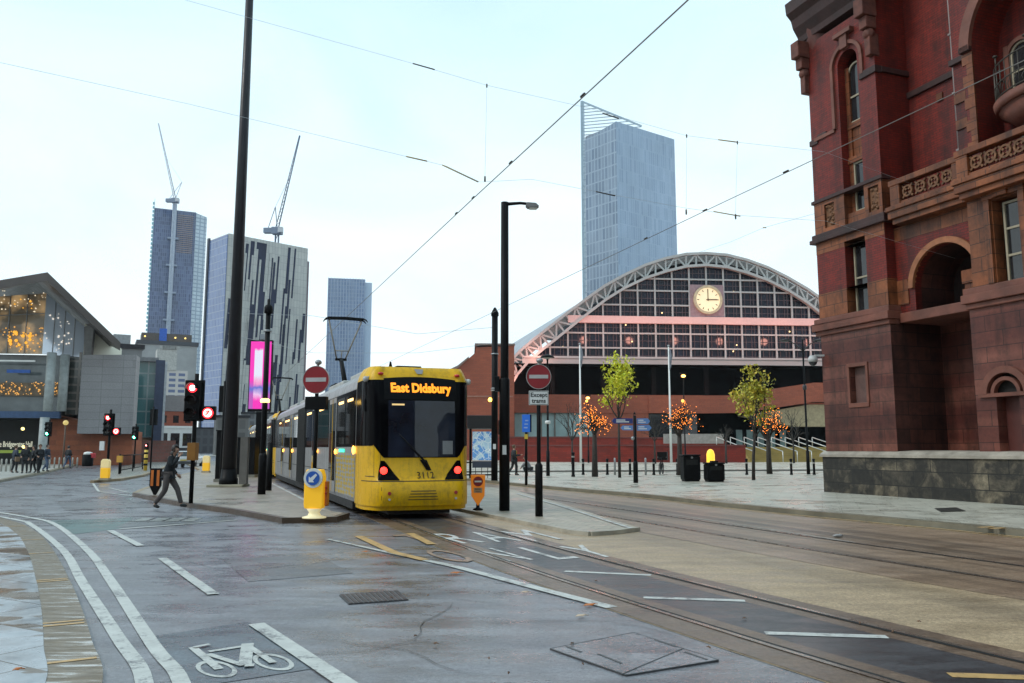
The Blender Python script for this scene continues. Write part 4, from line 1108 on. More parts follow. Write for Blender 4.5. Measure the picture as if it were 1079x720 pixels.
# orange dressed stone
m = MB(); wallpan(m, 0, 3.1, 5.98, 6.85, -.012, [(1.35,2.27,5.98,6.85,.40)]); wallpan(m, 0, 3.1, 8.25, 8.66, -.012, [(1.35,2.27,8.25,8.42,.4)])
m.quad(HP(-.012,3.112,5.98),HP(.5,3.112,5.98),HP(.5,3.112,6.85),HP(-.012,3.112,6.85))
wallpan(m, 0, 3.1, 8.95, 10.1, -.02, [(1.45,2.35,8.95,10.1,.44),(.50,.98,9.1,9.92,.10),(2.52,2.96,9.1,9.92,.10)])
m.quad(HP(-.02,3.12,8.95),HP(.6,3.12,8.95),HP(.6,3.12,10.1),HP(-.02,3.12,10.1))
wallpan(m, 3.1, 6.05, 8.0, 8.45, .37); hbox(m, .34, .40, 3.12, 3.55, 5.98, 6.75)
wallpan(m, 6.05, 8.1, 5.98, 9.0, .08, [f1[0]]); m.quad(HP(.08,6.05,5.98),HP(.4,6.05,5.98),HP(.4,6.05,9),HP(.08,6.05,9))
for z in (5.98, 6.9, 7.7): hbox(m, .70, .75, 5.35, 5.75, z+4, z+4.3)
for k in range(9):
    z = 9.9+.33*k; wd = .20 if k % 2 else .34
    hbox(m, .33, .40, 6.35-wd, 6.35, z, z+.32)
hbox(m, 1.30, 1.36, 4.2, 4.42, 12.35, 12.6)
m.build('stone_dressing', OS, hotel)
m = MB()
hring(m, 4.905, 6.435, 1.125, 1.30, .28, .42); m.build('arch_ring', pm('arch_stone', (.30,.11,.045), .6, var=.3, scale=3), hotel)
# inside of the loggia arch: vault and back wall coloured dark for the shade, and a stone pier
m = MB(); A_ = [(3.78,5.72),(3.78,6.435)] + [(4.905-1.125*math.cos(math.pi*i/20), 6.435+1.125*math.sin(math.pi*i/20)) for i in range(1, 20)] + [(6.03,6.435),(6.03,5.72)]
m.strip([HP(.63,u,z) for u, z in A_], [HP(1.95,u,z) for u, z in A_]); m.build('loggia_vault', PORCH_SHADE, hotel)
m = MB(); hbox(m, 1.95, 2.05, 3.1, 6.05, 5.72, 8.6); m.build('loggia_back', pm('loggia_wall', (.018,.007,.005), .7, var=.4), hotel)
m = MB(); hbox(m, .9, 1.6, 5.0, 5.6, 5.72, 6.2); hbox(m, .95, 1.5, 5.05, 5.55, 6.2, 6.36); hbox(m, .9, 1.6, 5.0, 5.6, 6.36, 6.75); m.build('loggia_pier', OS, hotel)
# strings on the corner bay
m = MB(); hbox(m, -.16, .3, -.16, 3.26, 8.64, 8.78); hbox(m, -.10, .3, -.10, 3.2, 8.78, 8.95); hbox(m, -.08, .3, -.08, 3.18, 10.06, 10.18)
hbox(m, -.07, .2, 2.45, 3.17, 13.62, 13.86); hbox(m, .2, 1.4, 3.1, 3.18, 13.66, 13.84); hbox(m, 1.25, 1.4, 3.1, 5.4, 12.9, 13.1); hbox(m, .62, .8, 5.3, 6.1, 12.9, 13.08); hbox(m, .22, .4, 6.0, 6.35, 12.9, 13.08)
hbox(m, -.05, .15, -.05, .35, 12.2, 12.4); hbox(m, -.05, .15, .35, .8, 12.4, 12.5)
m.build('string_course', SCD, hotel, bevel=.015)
m = MB(); hring(m, 1.9, 14.5, .62, .74, -.09, .04); hbox(m, -.14, .05, 1.74, 2.06, 15.0, 15.5); hbox(m, -.2, .05, 1.5, 2.3, 15.46, 15.6)
hbox(m, -.08, .05, 1.16, 1.28, 12.4, 14.5); hbox(m, -.08, .05, 2.52, 2.64, 13.8, 14.5); hbox(m, -.06, .05, .2, 1.2, 12.3, 12.42)
m.build('hood_mould', SC, hotel)
for u in (.74, 2.74):
    m = MB(); hbox(m, .07, .09, u-.25, u+.25, 9.08, 9.94); 
    rnd = random.Random(int(u*100))
    for k in range(26):
        m.ball((.07, -(u+rnd.uniform(-.18,.18)), 9.5+rnd.uniform(-.36,.36)), rnd.uniform(.03,.07), 7, 5)
    m.build('carved_panel', CARV, hotel)
# corner bay windows
hwindow(1.42, 2.2, 5.98, 8.36, .34, 1)
hwindow(1.62, 2.28, 9.4, 11.1, .36, 1); hwindow(1.55, 2.28, 12.5, 14.6, .38, 1, True)
m = MB(); hbox(m, .36, .44, 1.45, 2.35, 11.1, 12.5); hbox(m, .24, .40, 1.45, 2.35, 11.1, 11.3); hbox(m, .28, .40, 1.45, 2.35, 12.3, 12.5); hbox(m, .10, .42, 1.45, 2.35, 8.95, 9.35); hbox(m, .30, .44, 1.45, 1.62, 8.95, 14.5)
m.build('window_apron', OS, hotel)
# cornice with brackets and the corner turret corbel
m = MB()
m.prism([(.2,16.15),(-.10,16.2),(-.15,16.4),(-.34,16.7),(-.42,17.0),(-.62,17.2),(-.66,17.6),(.2,17.65)], -3.5, .28, 'y')
m.prism([(1.5,16.2),(1.25,16.3),(.95,16.9),(.7,17.3),(1.5,17.4)], -5.3, -3.5, 'y'); m.prism([(.5,16.2),(.25,16.3),(-.05,16.9),(-.3,17.3),(.5,17.4)], -UE, -5.3, 'y')
m.build('cornice', SCD, hotel)
for u in (-.1, 3.0):
    m = MB(); hbox(m, -.5, .1, u-.18, u+.22, 15.5, 16.1); hbox(m, -.34, .1, u-.14, u+.18, 15.1, 15.5); m.ball((-.1, -(u+.02), 14.95), .2, 8, 6); hbox(m, -.2, .2, u-.1, u+.14, 14.2, 14.95)
    m.build('cornice_bracket', pm('bracket_stone', (.11,.032,.02), .7, var=.4, scale=4, bump=.4), hotel, bevel=.03)
m = MB(); m.lathe([(.02,14.4),(.14,14.7),(.24,15.0),(.42,15.7),(.66,16.6),(.84,17.5),(.84,24)], (.42,-.30,0), 10); m.build('corner_turret', pm('turret_stone', (.10,.028,.02), .6, var=.35, bump=.2), hotel)
# pierced balustrade
def balustrade(u0, u1, d):
    b = MB(); hbox(b, d, d+.5, u0, u1, 8.45, 8.62); hbox(b, d-.10, d+.5, u0-.08, u1+.08, 8.62, 8.86); hbox(b, d-.16, d+.5, u0-.12, u1+.12, 8.86, 9.0)
    hbox(b, d-.06, d+.22, u0-.04, u1+.04, 9.66, 9.84); hbox(b, d, d+.16, u0, u1, 9.0, 9.12)
    hbox(b, d-.04, d+.2, u0, u0+.36, 9.0, 9.66); hbox(b, d-.04, d+.2, u1-.36, u1, 9.0, 9.66)
    o = b.build('balustrade', OS, hotel, bevel=.015)
    p = MB(); n = max(2, int((u1-u0-.72)/.42)); st = (u1-u0-.72)/n
    for k in range(n):
        uc = u0+.36+st*(k+.5)
        hring(p, uc, 9.39, .13, .19, d+.04, d+.12, 0, 2*math.pi, 14)
        for a in (45, 135, 225, 315):
            c, s_ = math.cos(R(a)), math.sin(R(a)); p.beam(HP(d+.08, uc+.05*c, 9.39+.05*s_), HP(d+.08, uc+.27*c, 9.39+.27*s_), .06, .06)
    p.build('tracery', CARV, o)
balustrade(3.45, 6.1, -.02); balustrade(6.12, 11.2, -.28)
for k in range(3): balustrade(11.6+4.2*k, 15.6+4.2*k, .0)
m = MB(); hbox(m, .0, 1.36, 3.1, 6.1, 8.9, 9.0); m.build('balcony_floor', SC, hotel)
# right bay windows, surround and balcony
hwindow(6.95, 7.6, 5.98, 8.2, .36, 2)
m = MB(); hbox(m, -.02, .12, 6.62, 6.8, 5.98, 8.4); hbox(m, -.02, .12, 7.65, 7.83, 5.98, 8.4); hbox(m, -.04, .12, 6.6, 7.85, 8.3, 8.5); hbox(m, -.1, .05, 6.98, 7.4, 8.3, 8.55); m.build('window_surround', OS, hotel, bevel=.01)
m = MB(); hbox(m, 1.40, 1.5, 6.2, 10.5, 9.8, 14.95); m.build('recess_wall', BR, hotel)
hwindow(6.75, 7.45, 10.9, 13.0, 1.38, 2, True); hwindow(7.65, 9.05, 10.9, 14.5, 1.36, 3, True); hwindow(9.25, 9.95, 10.9, 13.0, 1.38, 2, True)
hwindow(6.8, 7.5, 9.25, 10.25, 1.30, 1, True); hwindow(7.8, 8.9, 9.2, 10.35, 1.30, 1, True)
m = MB()
for uc, r, zt in ((7.1,.35,12.65),(8.35,.7,13.8),(9.6,.35,12.65)): hring(m, uc, zt, r, r+.12, 1.26, 1.4, n=16)
for u in (6.68, 7.55, 9.15, 10.0): hbox(m, 1.25, 1.4, u-.07, u+.07, 10.9, 13.0)
m.build('window_arch', SC, hotel)
m = MB(); hring(m, 8.325, 12.925, 1.98, 2.3, .22, .42, n=30); m.build('great_arch_ring', SC, hotel)
bal = MB()
def half_el(rx, ry, z0, z1, rx2, ry2, uc=8.35, d=1.3, n=20):
    a = [HP(d-ry*math.sin(math.pi*i/n), uc-rx*math.cos(math.pi*i/n), z0) for i in range(n+1)]
    b = [HP(d-ry2*math.sin(math.pi*i/n), uc-rx2*math.cos(math.pi*i/n), z1) for i in range(n+1)]
    bal.strip(a, b, True); bal.add(a, [tuple(range(n+1))]); bal.add(b, [tuple(range(n+1))])
half_el(1.2, .9, 10.3, 10.75, 1.72, 1.45); half_el(1.80, 1.5, 10.75, 10.98, 1.86, 1.56)
bo = bal.build('balcony', SC, hotel)
m = MB(); n = 22; rail = [HP(1.3-1.48*math.sin(math.pi*i/n), 8.35-1.78*math.cos(math.pi*i/n), 0) for i in range(n+1)]
for z in (11.08, 11.45, 11.98): m.path([p+Vector((0,0,z)) for p in rail], .022, 6)
for i, p in enumerate(rail):
    q = rail[min(i+1, n)]
    m.tube(p+Vector((0,0,10.98)), p+Vector((0,0,11.98)), .014, n=5)
    if i < n:
        c = (p+q)/2; m.path([c+Vector((0,0,11.1)), p*.7+q*.3+Vector((0,0,11.25)), p*.3+q*.7+Vector((0,0,11.36)), c+Vector((0,0,11.44))], .012, 5)
    if i % 5 == 1: m.tube(p+Vector((0,0,11.98)), p+Vector((0,0,12.25)), .02, n=6); m.ball(p+Vector((0,0,12.27)), .07, 8, 5, (1,1,.5))
m.build('balcony_railing', pm('wrought_iron', (.06,.05,.04), .5, .4), bo)
# downpipe, body of the building behind and roof
m = MB(); m.tube(HP(1.25,4.95,9.0), HP(1.25,4.95,17.2), .05, n=8)
for z in (10.5, 12.3, 14.2): hbox(m, 1.18, 1.34, 4.88, 5.02, z, z+.06)
m.build('downpipe', pm('pipe_grey', (.25,.21,.2), .5), hotel)
m = MB(); hbox(m, 2.5, 24, .1, UE, 1.2, 24.2); hbox(m, .3, 2.5, .05, UE, 23.8, 24.2); m.build('rear_block', BR, hotel)
m = MB(); m.prism([(.3,24.2),(24,24.2),(18,28),(6,28)], -UE, -.2, 'y'); m.build('roof', pm('slate', (.06,.06,.07), .5), hotel)
# security camera on the corner
m = MB(); m.beam(HP(0,.12,4.72), HP(-.3,.0,4.72), .06, .06); m.lathe([(.10,4.72),(.16,4.62),(.16,4.5)], (-.34,.05,0), 12); cm_ = m.build('security_camera', pm('camera_grey', (.42,.42,.42), .4), hotel)
MB().ball((-.34,.05,4.5), .14, 12, 8).build('dome', pm('dome_smoke', (.03,.03,.035), .1), cm_)

# ------------------------------------------------------------------ the arched exhibition hall
GA = R(5); GC = Vector((32.7, 136.6, 0))
hall = thing('exhibition_hall', 'huge arched former station shed with white trussed gable, clock and brick base', 'building', GC, GA)
STEEL = pm('hall_white_steel', (.40,.405,.40), .45, var=.08, scale=.3)
HBR = brick('hall_brick', (.34,.085,.045), (.28,.07,.038), (.2,.08,.05), .9, .3, .015, .7, .22, bump=.1, stain_scale=.15)
HGLASS = glass('hall_glass', (.007,.009,.022), .1, .25, scale=.12, var=.8)
OUT = [(0,34.3),(3.5,34.1),(7,33.3),(10.5,32.1),(14,30.4),(17.5,28.4),(20.7,26.1),(24,23.6),(27,21.2),(29.5,19.2),(31.7,17.3),(33.6,15.2),(35.2,12.4),(36.2,9.5)]
INN = [(0,32.3),(3.5,32.0),(7,31.1),(10.5,29.9),(14,28.2),(17.2,26.2),(19.9,24.1),(22.8,21.8),(25.6,19.5),(28,17.6),(30.2,15.7),(32,13.6),(33.4,11.2),(34.3,8.6)]
def full(c): return [(-x, z) for x, z in c[::-1]] + c[1:]
OF, IF = full(OUT), full(INN)
def interp(c, x):
    x = abs(x)
    for (x0, z0), (x1, z1) in zip(c, c[1:]):
        if x <= x1: return z0+(z1-z0)*(x-x0)/(x1-x0)
    return c[-1][1]
m = MB()
for c, wd in ((OF, .42), (IF, .42)):
    for a, b in zip(c, c[1:]): m.beam((a[0],-.3,a[1]), (b[0],-.3,b[1]), .9, wd, (0,1,0) if False else (0,0,1))
m.build('arch_chord', STEEL, hall)
m = MB()
for i in range(len(OF)-1):
    p0, p1 = Vector((OF[i][0],-.3,OF[i][1])), Vector((OF[i+1][0],-.3,OF[i+1][1])); q0, q1 = Vector((IF[i][0],-.3,IF[i][1])), Vector((IF[i+1][0],-.3,IF[i+1][1]))
    pm_, qm = (p0+p1)/2, (q0+q1)/2
    for a, b in ((q0, p0), (q0, pm_), (pm_, q1), (qm, pm_)): m.beam(a, b, .28, .26, (0,1,0))
m.build('arch_truss', STEEL, hall)
BZ = 15.5
XB = [2.95*k for k in range(-10, 11)]
m = MB(); pts = [(x, z) for x, z in IF if z > BZ+.2]
m.prism([(x, z) for x, z in pts] + [(30.2, BZ), (-30.2, BZ)], .42, .46, 'y'); m.build('gable_glazing', HGLASS, hall)
m = MB()
rows = [29.9, 27.85, 25.4, 20.6, 18.15]
for x in XB: m.box(x-.13, x+.13, -.05, .25, BZ, interp(INN, x)-.1)
for z in rows:
    xe = max(x for x in [i*.1 for i in range(0, 350)] if interp(INN, x) > z)
    m.box(-xe, xe, -.04, .24, z-.13, z+.13)
m.build('gable_grid', STEEL, hall)
m = MB()
for x in XB:
    for dx in (.75, 1.75, 2.25):
        zt = interp(INN, x+dx) - .5
        if zt > BZ+.6 and abs(x+dx) < 30: m.box(x+dx-.05, x+dx+.05, .30, .40, BZ, zt)
for z in (16.9, 19.4, 21.6, 24.3, 26.6, 28.9, 31):
    xe = max(x for x in [i*.1 for i in range(0, 350)] if interp(INN, x) > z)
    m.box(-xe, xe, .31, .39, z-.05, z+.05)
m.build('inner_mullion', pm('inner_mullion_pink', (.075,.05,.06), .5), hall)
m = MB(); xe = 23.6; m.box(-xe, xe, -.45, .24, 22.25, 23.45); m.build('transom_band', pm('band_pink', (.72,.47,.44), .5, var=.06), hall)
m = MB(); m.box(-31.2, 31.2, -.7, .5, 15.4, 16.55); m.box(-31.2, 31.2, -.9, -.7, 16.3, 16.62); m.build('base_beam', STEEL, hall)
# lights seen inside the glass
m = MB(); rr = random.Random(3)
for k in range(9):
    x = rr.uniform(-25, 22); z = rr.uniform(17, min(30, interp(INN, x)-2)); m.ball((x, .36, z), .13, 8, 6)
m.build('interior_lamp', em('hall_lamp', (1,.72,.35), 2.2), hall)
# clock
m = MB(); m.box(-2.9, 2.9, -.10, -.02, 23.5, 29.0); m.build('clock_panel', pm('clock_panel_mauve', (.30,.20,.22), .6), hall)
m = MB(); m.arch_bar(.1, 26.4, 2.05, 2.45, 0, 2*math.pi, -.55, -.1, 40, 'y'); ck = m.build('clock', pm('clock_rim', (.55,.46,.30), .4), hall)
m = MB(); m.disc((.1,-.3,26.4), 2.06, 'y', .1, 40); m.build('clock_face', em('clock_glow', (1,.80,.45), .62, (.6,.55,.4)), ck)
INKC = pm('clock_ink', (.16,.10,.04), .5)
for k in range(12):
    m = MB(); a = 2*math.pi*k/12; m.beam((.1+1.5*math.cos(a),-.37,26.4+1.5*math.sin(a)), (.1+1.85*math.cos(a),-.37,26.4+1.85*math.sin(a)), .13, .03, (0,1,0)); m.build('hour_mark', INKC, ck)
m = MB(); m.beam((.1,-.4,26.4),(.1,-.4,28.2),.15,.04,(0,1,0)); m.beam((-.2,-.42,26.4),(1.7,-.42,26.42),.2,.04,(0,1,0)); m.disc((.1,-.42,26.4),.2,'y',.05,12); m.build('clock_hand', INKC, ck)
# barrel roof and body
m = MB(); A = [(x, .6, z-.15) for x, z in OF]; B = [(x-13, 112, z-.15) for x, z in OF]; m.strip(A, B, True)
m.build('roof', pm('hall_roof_grey', (.27,.29,.33), .45, .0, var=.15, scale=.1), hall)
m = MB(); A = [(x, .55, z-.1) for x, z in OF]; B = [(x*.97, .55, z-1.2) for x, z in OF]; m.strip(A, B); m.build('roof_edge', pm('roof_edge', (.30,.30,.30), .5), hall)
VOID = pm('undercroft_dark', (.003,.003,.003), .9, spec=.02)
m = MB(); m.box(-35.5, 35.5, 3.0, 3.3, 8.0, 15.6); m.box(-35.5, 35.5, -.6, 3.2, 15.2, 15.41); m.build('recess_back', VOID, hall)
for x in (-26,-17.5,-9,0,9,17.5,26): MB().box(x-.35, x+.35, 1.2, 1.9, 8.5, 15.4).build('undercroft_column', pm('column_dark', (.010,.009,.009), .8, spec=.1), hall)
# brick base: parapet, terrace, pale glazing, dark entrance
m = MB(); m.box(-38, -5.2, -12.3, -11.9, 6.9, 9.6); m.box(-38, 40, -11.9, 3.3, 8.35, 8.6); m.box(-38,-37.6,-12.3,3,0,9.6); m.build('parapet_wall', HBR, hall)
m = MB(); m.box(-37.5, -21.5, -11.7, -11.5, 2.4, 6.95); m.build('lower_glazing', glass('pale_glazing', (.30,.40,.40), .25, .4, scale=.25, var=.35), hall)
m = MB()
for k in range(9): m.box(-37.5+2*k-.07, -37.5+2*k+.07, -11.85, -11.7, 2.4, 6.95)
m.build('glazing_mullion', pm('mullion_brown', (.16,.12,.10), .5), hall)
m = MB(); m.box(-21.5, -13.5, -12.2, -11.6, 2.2, 6.95); m.build('brick_bay', HBR, hall)
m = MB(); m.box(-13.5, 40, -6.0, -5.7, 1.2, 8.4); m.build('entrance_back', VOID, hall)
m = MB()
for x in (2.5, 4.2, 6.0, 7.8, 9.6): m.box(x-.5, x+.5, -6.2, -6.05, 1.6, 4.6)
m.build('entrance_door', glass('door_glass_teal', (.10,.19,.19), .15, .5), hall)
m = MB(); m.box(-13.4, -5.6, -10.5, -10.3, 2.6, 6.9); m.build('dark_shopfront', glass('dark_glazing', (.015,.018,.022), .08, .6), hall)
m = MB(); m.prism([(-13.5,6.9),(-5.2,6.9),(.9,7.0),(12,8.7),(40,8.9),(40,11.9),(12,11.6),(-1,9.6),(-13.5,9.5)], -12.5, -11.8, 'y'); m.build('ramp_parapet', HBR, hall)
m = MB(); m.prism([(1.2,6.6),(12,8.4),(40,8.6),(40,5.0),(9,5.0)], -11.7, -9.2, 'y'); m.build('stair_soffit', pm('beige_soffit', (.34,.27,.16), .6), hall)
for sx in (-1, 1):
    m = MB(); m.add([(sx*35.8,.6,0),(sx*35.8,.6,13),(sx*35.8-13,112,13),(sx*35.8-13,112,0)], [(0,1,2,3)]); m.build('side_wall', HBR, hall)
# the gable's own pink floodlights
def flood(x, y, z, e, col=(1,.42,.32)):
    ld = bpy.data.lights.new('floodlight', 'POINT'); ld.energy = e; ld.color = col; ld.shadow_soft_size = .6
    lo = bpy.data.objects.new('floodlight', ld); COL.objects.link(lo); lo.parent = hall; lo.location = (x, y, z)
flood(-33, -3.2, 11.0, 1300); flood(-29, -3.0, 17.2, 500)
for x in (-20, -12, -4, 4, 12, 20): flood(x, -5.0, 20.2, 520)

# curved red brick garden walls in front of the hall
LBR = brick('garden_wall_brick', (.23,.018,.008), (.15,.013,.007), (.08,.014,.010), .9, .25, .012, .6, .35, bump=.1, stain_scale=.2)
COPE = pm('wall_coping', (.13,.03,.025), .55)
def wall_run(pts, z0, z1, name_label, th=.5, group=None):
    t = thing('garden_wall', name_label, 'wall', pts[0], 0, group)
    m = MB(); c = MB()
    A = [p - pts[0] for p in pts]; L_ = offset_line(A, th/2); R_ = offset_line(A, -th/2); L2 = offset_line(A, th/2+.08); R2 = offset_line(A, -th/2-.08)
    zz = z1 if isinstance(z1, list) else [z1]*len(A)
    up = lambda L, h: [Vector((p.x, p.y, h[i] if isinstance(h, list) else h)) for i, p in enumerate(L)]
    for X in (L_, R_): m.strip(up(X, z0), up(X, zz))
    for i in (0, -1): m.quad(Vector((L_[i].x,L_[i].y,z0)), Vector((R_[i].x,R_[i].y,z0)), Vector((R_[i].x,R_[i].y,zz[i])), Vector((L_[i].x,L_[i].y,zz[i])))
    m.build('brickwork', LBR, t)
    zt = [z+.16 for z in zz]
    c.strip(up(L2, zz), up(L2, zt)); c.strip(up(R2, zz), up(R2, zt)); c.strip(up(L2, zt), up(R2, zt)); c.strip(up(L2, zz), up(R2, zz))
    for i in (0, -1): c.quad(Vector((L2[i].x,L2[i].y,zz[i])), Vector((R2[i].x,R2[i].y,zz[i])), Vector((R2[i].x,R2[i].y,zt[i])), Vector((L2[i].x,L2[i].y,zt[i])))
    c.build('coping', COPE, t)
    return t
Yw = 96.0
def wl(px, Y): return Vector((at(px, 473, Y).x, Y, 0))
wall_run([wl(536,100), wl(590,98), wl(640,96), wl(690,95), wl(740,94), wl(785,94)], .1, 1.95, 'long low curving dark red brick wall at the back of the plaza', group='brick walls before the hall')
wall_run([wl(525,112), wl(600,110), wl(660,108), wl(720,106), wl(766,105)], .1, [3.1,3.1,3.0,2.9,2.75], 'upper red brick terrace wall rising behind the long low wall', group='brick walls before the hall')
t = thing('wall_sign', 'long pale blank sign panel with a small rail on the red terrace wall', 'sign', at(732, 462, 103.5), 0)
MB().box(-3.9,3.6,-.05,.05,-.65,.55).build('panel', pm('sign_greige', (.30,.27,.25), .5), t)
m = MB(); m.tube((-2.6,-.3,-1.25),(2.2,-.3,-1.25),.06); [m.ball((x,-.3,-1.25),.13,8,5) for x in (-2.6,2.2)]; m.build('rail', WHITEP, t)
# stairs up to the entrance with slanting handrails
c0 = Vector((at(792,484,96).x, 96, 0)); c1 = Vector((at(900,484,98).x, 98, 0))
t = thing('entrance_steps', 'broad tan steps below the hall entrance with slanting steel handrails', 'steps', c0, math.atan2((c1-c0).y, (c1-c0).x))
Lw = (c1-c0).length
m = MB()
for k in range(8): m.box(0, Lw, .45*k, 12, .1+.22*k, .1+.22*(k+1)-.002)
m.build('treads', pm('steps_tan', (.30,.215,.06), .6, var=.2, scale=.8), t)
for k in range(8):
    x = -2.0 + 1.78*k
    m = MB(); m.tube((x, 5.2, 3.05), (x+2.2, -.2, 1.35), .055, n=8); m.tube((x,5.2,1.9),(x,5.2,3.05),.045); m.tube((x+2.2,-.2,.1),(x+2.2,-.2,1.35),.045)
    m.build('handrail', pm('handrail_steel', (.55,.55,.53), .35, .3), t)
# brick annex left of the arch
p = at(484, 474, 112); 
t = thing('brick_annex', 'red brick annex with a sloping shoulder left of the great arch', 'building', (p.x, 112, 0), R(3))
wpx = 112/870*1.003
m = MB(); m.prism([(-4,0),(7.4,0),(7.4,15.7),(2.2,15.4),(2.0,14.6),(1.2,13.9),(-.2,12.6),(-4,10.8)], 0, 26, 'y'); m.build('wall', HBR, t)
m = MB(); m.prism([(-4,10.8),(-.2,12.6),(1.2,13.9),(1.2,14.15),(-.3,12.9),(-4,11.1)], -.2, 26, 'y'); m.box(2.0,7.5,-.2,26,15.7,15.95); m.build('coping', pm('annex_coping', (.2,.14,.12), .6), t)
m = MB(); m.box(-2, 7.2, -.06, 0, 8.6, 8.8); m.box(4.6,4.8,-.07,0,0,15.4); m.build('band', pm('annex_band', (.3,.14,.10), .6), t)
# ------------------------------------------------------------------ towers; haze on the far ones is partly put into their colours
def tower_at(px0, px1, Y0, Y1, ytop, depth, label, name='tower_block', cat='tower'):
    a = Vector((at(px0, ytop, Y0).x, Y0, 0))
    if Y1 is None:                  # square on to the viewpoint
        al = math.atan2(-at((px0+px1)/2, 473, 100).x, 100); wd = (px1-px0)/F*Y0; Y1 = Y0 + wd*math.tan(al)*1.02
    b = Vector((at(px1, ytop, Y1).x, Y1, 0))
    h = at(px0, ytop, Y0).z
    t = thing(name, label, cat, a, math.atan2((b-a).y, (b-a).x))
    return t, (b-a).length, h
# glass tower with the top blade behind the hall
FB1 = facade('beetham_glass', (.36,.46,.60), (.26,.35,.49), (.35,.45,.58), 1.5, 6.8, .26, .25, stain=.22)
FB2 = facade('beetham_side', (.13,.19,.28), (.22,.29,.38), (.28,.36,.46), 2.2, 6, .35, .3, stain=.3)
Yc = 392
a = Vector((at(649, 128, 384).x, 384, 0)); b = Vector((at(710.5, 147, 410).x, 410, 0)); c = Vector((at(616, 135, 400).x, 400, 0))
h = at(650, 128, 384).z
t = thing('tower_block', 'tall pale blue glass skyscraper with an open blade at its top, behind the arched hall', 'tower', a, 0)
o = Vector((0,0,0)); bb = b-a; cc = c-a
def face_tower(pts, z0, z1s, name, mat):
    m = MB()
    P = [Vector(p) for p in pts]
    for i in range(len(P)-1):
        # unwrap each face locally so the cladding grid follows it
        m.quad(Vector((P[i].x,P[i].y,z0)), Vector((P[i+1].x,P[i+1].y,z0)), Vector((P[i+1].x,P[i+1].y,z1s[i+1])), Vector((P[i].x,P[i].y,z1s[i])))
    return m.build(name, mat, t)
def wall_face(name, mat, p, q, z0, zp, zq, th=1.0, parent=None):
    # a slab whose object frame lies along the face, so its UVs run along the wall
    p, q = Vector(p), Vector(q); L_ = (q-p).length
    m = MB(); m.prism([(0,z0),(L_,z0),(L_,zq),(0,zp)], 0, th, 'y')
    ob = m.build(name, mat, parent); ob.location = p; ob.rotation_euler = (0,0,math.atan2((q-p).y,(q-p).x)); return ob
dd = (bb.normalized()); back = cc + bb
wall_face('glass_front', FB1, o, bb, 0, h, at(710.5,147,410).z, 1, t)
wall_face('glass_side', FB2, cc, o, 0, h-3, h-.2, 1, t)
m = MB(); m.prism([(0.6,1.0),(bb.x-.2,bb.y+1.0),(back.x-.5,back.y),(cc.x+.5,cc.y+1)], 0, at(710.5,149,410).z-1, 'z'); m.build('core_block', pm('tower_core', (.16,.19,.24), .4), t)
# blade: open fins carried up past the roof
m = MB(); zb = at(613, 107, 402).z; e = Vector((at(613,115,402).x, 402, 0)) - a
m.beam(e, e+Vector((0,0,zb)), 1.2, 1.2); m.beam(e+(o-e)*.06, e+(o-e)*.06+Vector((0,0,zb-1)), .5, .5)
top_end = at(676,133,395) - a
for k in range(20):
    z = zb-1-k*1.7; f = (1-k*.085)
    drop = zb - top_end.z; fx = min(1.0, (k+.4)*1.7/drop) if k else .08
    q = e + (Vector((top_end.x, top_end.y, 0))-e)*fx; q.z = z
    m.beam(e+Vector((0,0,z)), q, .35, .35)
nz = int(zb/3.4)
for k in range(nz-8): m.beam(e+Vector((0,0,k*3.4)), e+Vector((1.7,-.6,k*3.4)), .4, .5)
m.beam(e+Vector((0,0,zb)), top_end, .6, .8)
m.build('roof_blade', pm('blade_steel', (.30,.40,.48), .4), t)
# tower under construction on the left with hoist mast
t, L_, h = tower_at(163, 207, 640, None, 219, 30, 'tall dark blue glass tower with an unfinished top, one crane climbing its face')
G1 = facade('south_tower_glass', (.03,.05,.14), (.10,.14,.28), (.13,.17,.29), 1.5, 3.2, .22, .2, stain=.4)
wall_face('glass_front', G1, (0,0,0), (L_,0,0), 0, h, h, 34, t)
G2 = facade('south_tower_edge', (.62,.70,.76), (.52,.60,.68), (.30,.38,.48), 4, 3.2, .5, .3)
wall_face('pale_corner', G2, (L_,2,0), (L_+9,6,0), 0, h, h-1.5, 28, t)
m = MB()
for k in range(30): m.box(L_*.56, L_*.94, -.6, .2, h-4-k*1.6*1.0, h-4-k*1.6+.5) if k < 20 else None
m.build('unfinished_floor', pm('raw_slab', (.34,.25,.24), .7), t)
m = MB(); m.box(L_*.42, L_*.52, -3.2, -.6, 0, h+4)
for k in range(6): m.box(L_*.34, L_*.60, -3.4, 0, h*.3+k*22, h*.3+k*22+1.4)
m.build('hoist_mast', pm('hoist_grey', (.28,.32,.42), .5), t)
m = MB()
for k in range(60): m.box(-1.4, 0, .5, 3, 3.3*k+1, 3.3*k+2.6)
m.box(-.3, 0, .6, 1.0, 0, 200); m.build('balcony_fin', pm('fin_teal', (.25,.50,.56), .4), t)
